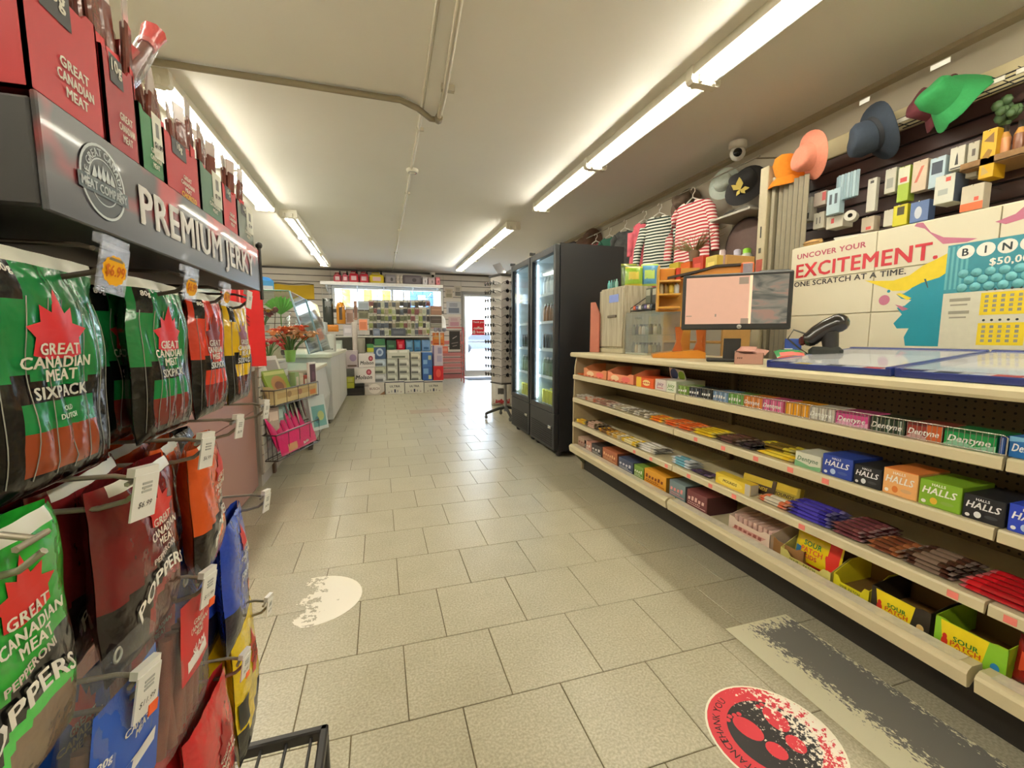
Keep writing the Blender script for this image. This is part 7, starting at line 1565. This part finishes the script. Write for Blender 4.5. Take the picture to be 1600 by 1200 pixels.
# ------------------------------------------------------------------ hanging bags
def hangbag(name, label, loc, w_, h, D, kind, cols, pr=(), txt=(), rot=(0, 0, 0), ridges=0, leaf=None, code=None, seed=0, cat='jerky bag'):
    """Bag hanging from its hole at z=0, printed front towards -y. cols: main, dark, window."""
    rs = random.Random(seed); ph = rs.uniform(0, 6)
    def f(sd, rg=True):
        def g(u, v):
            e = max(0., 1-abs(2*u-1)**3)**.5*max(0., 1-abs(2*(v*.97)-1)**4)**.5
            if rg and ridges and .12 < v < .8: e *= 1-.3*(1-abs(math.sin(ridges*PI*u)))**3*min(1, (v-.12)*12)*min(1, (.8-v)*12)
            pin = 1-.1*math.exp(-((v-.84)/.07)**2)*(1 if ridges else .25)
            wob = .0016*math.sin(11*v+ph+4*u)+.0008*math.sin(27*u+15*v+ph)
            return ((u-.5)*w_*pin, sd*(D/2*e+.0005)+wob*(.4+.6*e), .012-h*(1-v))
        return g
    def mf(u, v):
        if kind == 'six':
            if v > .955: return 3
            if .05 < u < .21 and .78 < v < .93: return 1
            if v < .05: return 1
            if .14 < u < .72 and .09 < v < .27: return 2
            if .16 < u < .72 and .27 <= v < .38: return 0
            return 1 if v < .46+.03*math.sin(9*u) else 0
        if kind == 'pop':
            if v > .93 and .12 < u < .88: return 3
            if ((u-.68)/.34)**2+((v-.17)/.2)**2 < 1: return 2 if ((u-.68)/.27)**2+((v-.15)/.15)**2 < 1 else 4
            return 1 if v < .47+.1*(u-.5)*2 else 0
        if kind == 'clear': return 0
        if kind == 'jerky':
            if v < .28+.08*math.sin(7*u+ph): return 1
            return 0
    nu, nv = (26, 34) if kind in ('six', 'pop') else (14, 18)
    b = MB(); b.grid(f(-1), nu, nv, mf=mf); b.grid(f(1), 8, 10, 0)
    mats = [film(c_) for c_ in cols]
    if kind == 'clear': mats = [clear('bag_film', (.98, .99, .99), .08, .1, .05)]
    while len(mats) < 3: mats.append(mats[-1])
    mats += [P((214, 214, 200), .3), film(tuple(min(255, int(q*1.15+20)) for q in cols[0]))]
    o = tag(b.build(name, mats[:5] if kind != 'clear' else mats[:1], None, loc), label, cat)
    o['group'] = 'bags hanging on the jerky rack'; o.rotation_euler = (rot[0], rot[1], FL+rot[2])
    g = f(-1); gs_ = f(-1, False)
    cf = lambda lift: (lambda u, v: tuple(Vector(gs_(min(.99, max(.01, u/w_+.5)), min(.99, max(.01, v/h))))+Vector((0, -lift, 0))))
    q = MB(); mm2 = []
    def sl(m):
        if m not in mm2: mm2.append(m)
        return mm2.index(m)
    def patch(pts, m, lift):
        n = len(pts); cx = sum(p_[0] for p_ in pts)/n; cy_ = sum(p_[1] for p_ in pts)/n; rg = []
        for k_ in (1, .7, .35): rg += [cf(lift)(w_*(cx+(a-cx)*k_), h*(cy_+(c_-cy_)*k_)) for a, c_ in pts]
        rg.append(cf(lift)(w_*cx, h*cy_)); fs_ = []
        for r_ in (0, 1): fs_ += [(r_*n+i, r_*n+(i+1) % n, (r_+1)*n+(i+1) % n, (r_+1)*n+i) for i in range(n)]
        fs_ += [(2*n+i, 2*n+(i+1) % n, 3*n) for i in range(n)]; q.add(rg, fs_, sl(m), True)
    for i, p_ in enumerate(pr): patch(p_[0], card(p_[1]), .0008+.0003*i)
    if leaf:
        lx, ly, ls, lc = leaf; patch([(lx+ls*a, ly+ls*c_*.8) for a, c_ in ((-.5, -.35), (-.46, -.1), (-.62, .05), (-.34, .12), (-.36, .36), (-.15, .26), (0, .62), (.15, .26), (.36, .36), (.34, .12), (.62, .05), (.46, -.1), (.5, -.35), (.2, -.42), (0, -.4), (-.2, -.42))], card(lc), .0010)
    for t_ in txt: q.text(t_[0], w_*t_[1], h*t_[2], h*t_[3], cf(.0016), sl(card(t_[4])), wmax=w_*t_[5], rot=t_[6] if len(t_) > 6 else 0, arc=t_[7]*h if len(t_) > 7 else 0)
    if q.v: q.build('front_print', mm2, o)
    if code:
        c_ = MB(); c_.text(code[0], w_*(sum(a for a, _ in code[1])/4), h*(max(b_ for _, b_ in code[1])-.05), h*.03, cf(.0016), 0, wmax=w_*.1); c_.build('weight_print', [white_ink], o)
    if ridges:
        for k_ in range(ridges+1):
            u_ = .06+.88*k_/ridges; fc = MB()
            fc.tube([tuple(Vector(g(u_, .07+.74*t_/14))+Vector((0, -.0006, 0))) for t_ in range(15)], .0004, 4); fc.build('crease_highlight', [P((180, 184, 180), .15, metal=.6, var=.02)], o)  # silvery tubes along the film creases, standing in for highlight streaks
    hole = MB(); hole.lathe([(.0035, -.0), (.005, -.0012), (.0065, 0)], 14, 0, (0, -.0035, 0), 'y'); hole.build('hang_hole', [P((190, 190, 180), .3)], o)
    return o
def contents(o, w_, h, col, n=5, z0=-.15, seed=1):
    rs = random.Random(seed); k = MB()
    for i in range(n):
        x = -w_*.32+w_*.64*i/(n-1); k.tube([(x, rs.uniform(-.004, .004), z0+.01), (x+rs.uniform(-.006, .006), rs.uniform(-.004, .004), z0+h*.35), (x*.9, 0, z0+h*.68)], .0065, 6)
    stuff(k.build('meat_sticks', [P(col, .5, var=.3, ns=60)], o))
def stack(o, n, dx, what, seed=3):
    rs = random.Random(seed)
    for i in range(n):
        c_ = dup(o, (o.location.x-dx*(i+1), o.location.y+rs.uniform(-.006, .006), o.location.z+rs.uniform(-.002, .002)), (o.rotation_euler.x+rs.uniform(-.05, .05), o.rotation_euler.y+rs.uniform(-.04, .04), o.rotation_euler.z+rs.uniform(-.1, .1)))
        c_['label'] = '%s, %s behind the front one' % (what, ('first', 'second', 'third', 'fourth', 'fifth')[i])
grn = (22, 116, 58); dkc = (13, 13, 14); wh_ = (226, 222, 206); redl = (206, 40, 48)
def six(label, what, y, cols, w_=.118, n=4, wm=None, names=True, x=-.232):
    tx = [('GREAT', -.08, .60, .048, wh_, .4), ('CANADIAN', -.08, .545, .048, wh_, .5), ('MEAT', -.08, .49, .048, wh_, .32), ('SIXPACK', -.08, .42, .05, (206, 206, 196), .6)]
    if wm: tx += [(wm[0], -.06, .345, .022, (206, 220, 206), .18), (wm[1], -.06, .31, .022, (206, 220, 206), .26)]
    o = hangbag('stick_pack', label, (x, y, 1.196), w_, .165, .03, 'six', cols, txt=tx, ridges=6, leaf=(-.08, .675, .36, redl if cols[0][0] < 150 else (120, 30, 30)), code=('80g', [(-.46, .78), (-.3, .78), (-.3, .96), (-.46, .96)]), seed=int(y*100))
    stack(o, n, .036, what, seed=int(y*77)); return o
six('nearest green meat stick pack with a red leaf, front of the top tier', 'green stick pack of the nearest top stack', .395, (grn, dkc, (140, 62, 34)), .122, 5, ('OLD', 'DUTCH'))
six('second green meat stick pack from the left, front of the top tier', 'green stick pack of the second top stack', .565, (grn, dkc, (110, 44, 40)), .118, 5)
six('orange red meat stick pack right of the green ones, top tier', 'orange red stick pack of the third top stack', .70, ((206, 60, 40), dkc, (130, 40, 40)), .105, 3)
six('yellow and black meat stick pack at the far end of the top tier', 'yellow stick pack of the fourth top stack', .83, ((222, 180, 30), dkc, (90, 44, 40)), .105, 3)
for y, rg, th in ((.405, True, .036), (.545, True, .03), (.69, True, .026), (.80, False, .022)): prong(y, 1.198, -.19 if y < .6 else -.2, th, None, False, rg)
# second tier: poppers
def pop(label, what, y, z, cols, n=3, x=-.222, w_=.128, h=.165, flav=None, rot=(0, 0, 0)):
    tx = [('GREAT', .1, .68, .045, wh_, .4), ('CANADIAN', .1, .62, .045, wh_, .46), ('MEAT', .1, .565, .045, wh_, .3), ('PEPPERONI', .04, .5, .034, (206, 196, 186), .56, .12), ('POPPERS', .0, .4, .085, (240, 236, 226), .84, .22, .1)]
    o = hangbag('popper_bag', label, (x, y, z), w_, h, .034, 'pop', cols, txt=tx, leaf=(.1, .75, .3, (200, 44, 40)), seed=int(y*91), rot=rot)
    stack(o, n, .04, what, seed=int(y*55)); return o
pop('bright green pepperoni bag at the left frame edge, second tier', 'green pepperoni bag of the second tier', .303, 1.028, ((40, 150, 48), dkc, (120, 100, 80)))
pop('maroon pepperoni bag behind the $6.99 tag, second tier', 'maroon pepperoni bag of the second tier', .468, 1.018, ((104, 26, 28), (30, 22, 22), (80, 40, 34)))
pop('orange pepperoni bag at the far end of the second tier', 'orange pepperoni bag of the second tier', .625, 1.01, ((206, 84, 34), (30, 24, 24), (150, 70, 40)), 2, rot=(0, 0, .15))
o = hangbag('snack_bag_black', 'black and grey snack bag behind the third tag, second tier', (-.29, .73, 1.0), .11, .1, .03, 'jerky', ((40, 38, 40), (26, 26, 28)), pr=((rect(-.3, .5, .3, .7), (150, 150, 146)),)); stack(o, 2, .03, 'black snack bag of the second tier')
for y, th, pc in ((.30, None, None), (.408, .036, '$6.99'), (.54, .033, '$6.99'), (.655, .026, '$6.99'), (.80, .026, '$6.99')): prong(y+.0, 1.02, -.185, th, pc)
# third tier
def clearbag(label, what, y, z, col, w_, h, meat, tx, n=1, rot=(0, 0, 0), x=-.22, lab=(-.3, .42, .34, .86), code=None, seed=1):
    o = hangbag('clear_jerky_bag', label, (x, y, z), w_, h, .03, 'clear', (col,), pr=((rect(*lab), col),)+((rect(-.2, .46, .26, .52), (236, 232, 226)),) if n >= 0 else (), txt=tx, rot=rot, leaf=(.08, .74, .22, (206, 40, 44)), code=code, seed=seed)
    contents(o, w_, h, meat, 6, -h+.016, seed)
    if n > 0: stack(o, n, .04, what, seed=seed)
    return o
tb_ = [('GREAT', .06, .7, .032, wh_, .34), ('CANADIAN', .06, .66, .032, wh_, .4), ('MEAT', .06, .62, .032, wh_, .24)]
clearbag('clear bag with a royal blue label and $11.99 tag, third tier front', 'clear bag with blue label of the third tier', .405, .893, (24, 78, 176), .125, .2, (120, 84, 70), tb_, 1, (.05, .1, .0), -.215, lab=(-.4, .28, .4, .85), code=('80g', [(-.4, .56), (-.22, .56), (-.22, .7), (-.4, .7)]), seed=4)
clearbag('clear bag with a red label and an orange sticker, third tier', 'clear bag with red label of the third tier', .545, .878, (196, 34, 40), .125, .19, (130, 70, 56), tb_+[('SALAMI', .02, .55, .04, (250, 246, 240), .5), ('HOT', .02, .49, .03, (250, 240, 240), .3)], 1, (.05, .1, .0), -.22, seed=6)
o = hangbag('jerky_bag', 'blue jerky bag with a white tag, far end of the third tier', (-.225, .72, .872), .135, .185, .03, 'jerky', ((36, 66, 170), (20, 22, 40)), pr=((rect(.3, .0, .5, .2), (30, 30, 34)), (rect(.3, .2, .42, .3), (236, 110, 80))), txt=[('GREAT', .05, .7, .035, wh_, .36), ('CANADIAN', .05, .65, .035, wh_, .44), ('MEAT', .05, .6, .035, wh_, .26), ('JERKY', .05, .48, .07, (240, 240, 240), .7)], leaf=(.05, .78, .26, (200, 40, 44)), seed=8, rot=(0, 0, .1))
stack(o, 3, .03, 'blue jerky bag of the third tier')
for y, th, pc, og_ in ((.30, None, None, 0), (.395, .036, '$11.99', 1), (.53, .034, '$11.99', 1), (.79, .03, '$6.99', 0)): prong(y, .868 if y > .5 else .86, -.19, th, pc, og_)
# fourth tier
o = hangbag('jerky_bag', 'yellow and black jerky bag at the far end of the lowest tier', (-.225, .735, .70), .135, .2, .03, 'jerky', ((226, 196, 24), (28, 28, 26)), pr=((rect(-.5, .3, -.3, .5), (40, 40, 36)), (rect(.3, .1, .48, .3), (40, 40, 40))), txt=[('GREAT', .05, .72, .035, (60, 40, 30), .36), ('CANADIAN', .05, .67, .035, (60, 40, 30), .44), ('MEAT', .05, .62, .035, (60, 40, 30), .26)], leaf=(.05, .68, .4, (190, 60, 30)), seed=11, rot=(0, 0, .1))
stack(o, 2, .03, 'yellow jerky bag of the lowest tier')
o = hangbag('jerky_bag', 'red jerky bag hanging left of the yellow one, lowest tier', (-.22, .575, .695), .13, .2, .03, 'jerky', ((196, 44, 48), (120, 24, 28)), txt=[('GREAT', .05, .6, .04, wh_, .4), ('CANADIAN', .05, .54, .04, wh_, .5), ('MEAT', .05, .48, .04, wh_, .3)], leaf=(.05, .68, .3, (150, 24, 30)), seed=13)
stack(o, 2, .03, 'red jerky bag of the lowest tier')
o = hangbag('jerky_bag', 'maroon striped jerky bag at the lower left behind the clear bags', (-.27, .36, .74), .13, .2, .03, 'jerky', ((140, 30, 34), (60, 24, 26)), pr=((rect(-.3, .5, .3, .56), (206, 190, 180)), (rect(-.3, .62, .3, .66), (206, 190, 180))), seed=15)
stack(o, 2, .03, 'maroon jerky bag of the lowest tier')
for y, th in ((.36, None), (.63, .03), (.765, .028)): prong(y, .695, -.19, th, '$6.99' if th else None, y == .63)
# ------------------------------------------------------------------ cartons of sticks on top of the header
zt = HZ1+.0055
sticks_red = P((150, 40, 36), .3, coat=.4, var=.3, ns=60); st_cap = film((206, 60, 60))
def stickbox(y0, y1, h, col, label, d=.11, code=True, price=False, extra=(), n=4, tall=None, x=-.205, stick=(110, 60, 50)):
    w_ = y1-y0-.003; yc = (y0+y1)/2
    pr = [];  tx = [('GREAT', .08, .36, .07, wh_, .4), ('CANADIAN', .08, .26, .07, wh_, .5), ('MEAT', .08, .16, .07, wh_, .3)]
    if code: pr.append((-.3, .62, .1, .88, (30, 26, 26))); tx.append(('10g', -.1, .79, .11, wh_, .3))
    if price: pr += [(.05, .3, .5, .92, (222, 222, 206)), (.2, .6, .35, .8, (120, 120, 116))]; tx.append(('$1.99', .27, .48, .08, (60, 56, 52), .36))
    tx += list(extra)
    o = tray('stick_carton', label, (x, yc, zt), FL, w_, d, h, col, .82, pr, tx, cat='carton', inner=tuple(int(q*.6) for q in col), cut=.06)
    rs = random.Random(int(y0*1000))
    sm_ = MB()
    sm_.box(-.008, .008, -.003, .003, 0, .1, 0, b=.002); sm_.box(-.0095, .0095, -.0006, .0006, .094, .118, 1); sm_.box(-.0085, .0085, -.0034, -.003, .035, .07, 2)
    me = sm_.mesh('meat_stick', [film(stick), P((214, 200, 196), .2, coat=.5), card((200, 40, 44))])
    for i in range(n):
        for r_ in range(2):
            s_ = bpy.data.objects.new('meat_stick', me); C.objects.link(s_)
            s_.location = (x-.02-.045*r_, y0+.012+(w_-.02)*i/max(1, n-1), zt+.004); s_.rotation_euler = (rs.uniform(-.12, .12), rs.uniform(-.1, .1), FL+rs.uniform(-.3, .3)); s_.scale = (1, 1, rs.uniform(.9, 1.2)+(.25 if y0 < .51 else 0))
            tag(s_, 'meat stick, %s in %s row of %s' % (('first', 'second', 'third', 'fourth', 'fifth')[i], ('front', 'rear')[r_], label.split(' on the')[0].split(' behind')[0]), 'meat stick', 'meat sticks on the header')
    return o
redc = (176, 22, 32)
stickbox(.365, .447, .098, redc, 'nearest red stick carton on the header', extra=(), price=False)
stickbox(.449, .50, .088, (150, 24, 34), 'dark red stick carton on the header behind the watermark corner', code=True)
stickbox(.502, .548, .068, (30, 110, 56), 'green stick carton with a $1.99 card on the header', code=False, price=True)
stickbox(.55, .642, .066, redc, 'wide red stick carton with yellow lettering on the header', extra=(('CHORIZO', .1, .06, .09, (236, 200, 40), .5),))
stickbox(.644, .722, .07, (70, 110, 84), 'grey green stick carton with a $1.99 card on the header', code=False, price=True)
stickbox(.724, .79, .07, (190, 34, 40), 'fourth red stick carton on the header')
stickbox(.792, .878, .066, (120, 130, 116), 'pale grey stick carton at the far end on the header', price=True)
# one stick standing tall and its green neighbour
for i, (pts, c1, lb) in enumerate(((((-.232, .52, 1.36), (-.222, .535, 1.40), (-.215, .56, 1.445)), (120, 60, 50), 'tall clear wrapped meat stick leaning up above the cartons'), (((-.235, .53, 1.35), (-.23, .535, 1.385), (-.228, .54, 1.41)), (70, 100, 60), 'green wrapped meat stick beside the tall leaning one'))):
    k = MB(); k.tube(pts, .006, 8); o = tag(k.build('meat_stick', [film(c1)]), lb, 'meat stick')
    p_ = Vector(pts[-1]); d_ = (p_-Vector(pts[-2])).normalized(); k = MB(); k.tube([p_-d_*.004, p_+d_*.012, p_+d_*.02], .0075, 8, r2=.011); k.build('wrapper_end', [film((206, 90, 90))], o)
    k = MB(); k.tube([Vector(pts[0])-Vector((0, 0, .03)), pts[0], pts[1], p_], .009, 8); k.build('clear_wrap', [clear('bag_film', (.97, .98, .98), .12, .1, .1)], o)

# repeats of a kind share a group phrase
_by = {}
for o in sc.objects:
    if o.parent is None and o.get('category') and not o.get('group'):
        _by.setdefault(o.name.split('.')[0], []).append(o)
for k_, os2 in _by.items():
    if len(os2) > 1:
        ph = k_.replace('_', ' '); ph += 'es' if ph.endswith(('s', 'x', 'ch')) else 's'
        for o in os2: o['group'] = ph + ' in the shop'

# put the origin of each thing that was laid out in room coordinates at its own base
def _rebase(o):
    pts = []
    def walk(a, M):
        if a.type == 'MESH': pts.extend(M @ Vector(c) for c in a.bound_box)
        for ch in _ch.get(a.name, ()): walk(ch, M @ ch.matrix_basis)
    walk(o, Matrix.Identity(4))
    if not pts: return
    lo = [min(p[i] for p in pts) for i in range(3)]; hi = [max(p[i] for p in pts) for i in range(3)]
    off = Vector(((lo[0]+hi[0])/2, (lo[1]+hi[1])/2, lo[2]))
    if o.type == 'MESH':
        if o.data.users > 1: return
        o.data.transform(Matrix.Translation(-off))
    for ch in _ch.get(o.name, ()): ch.location = ch.location-off
    o.location = off
_ch = {}
for o in sc.objects:
    if o.parent: _ch.setdefault(o.parent.name, []).append(o)
for o in list(sc.objects):
    if o.parent is None and o.get('category') and o.location.length < 1e-6 and Vector(o.rotation_euler).length < 1e-6: _rebase(o)
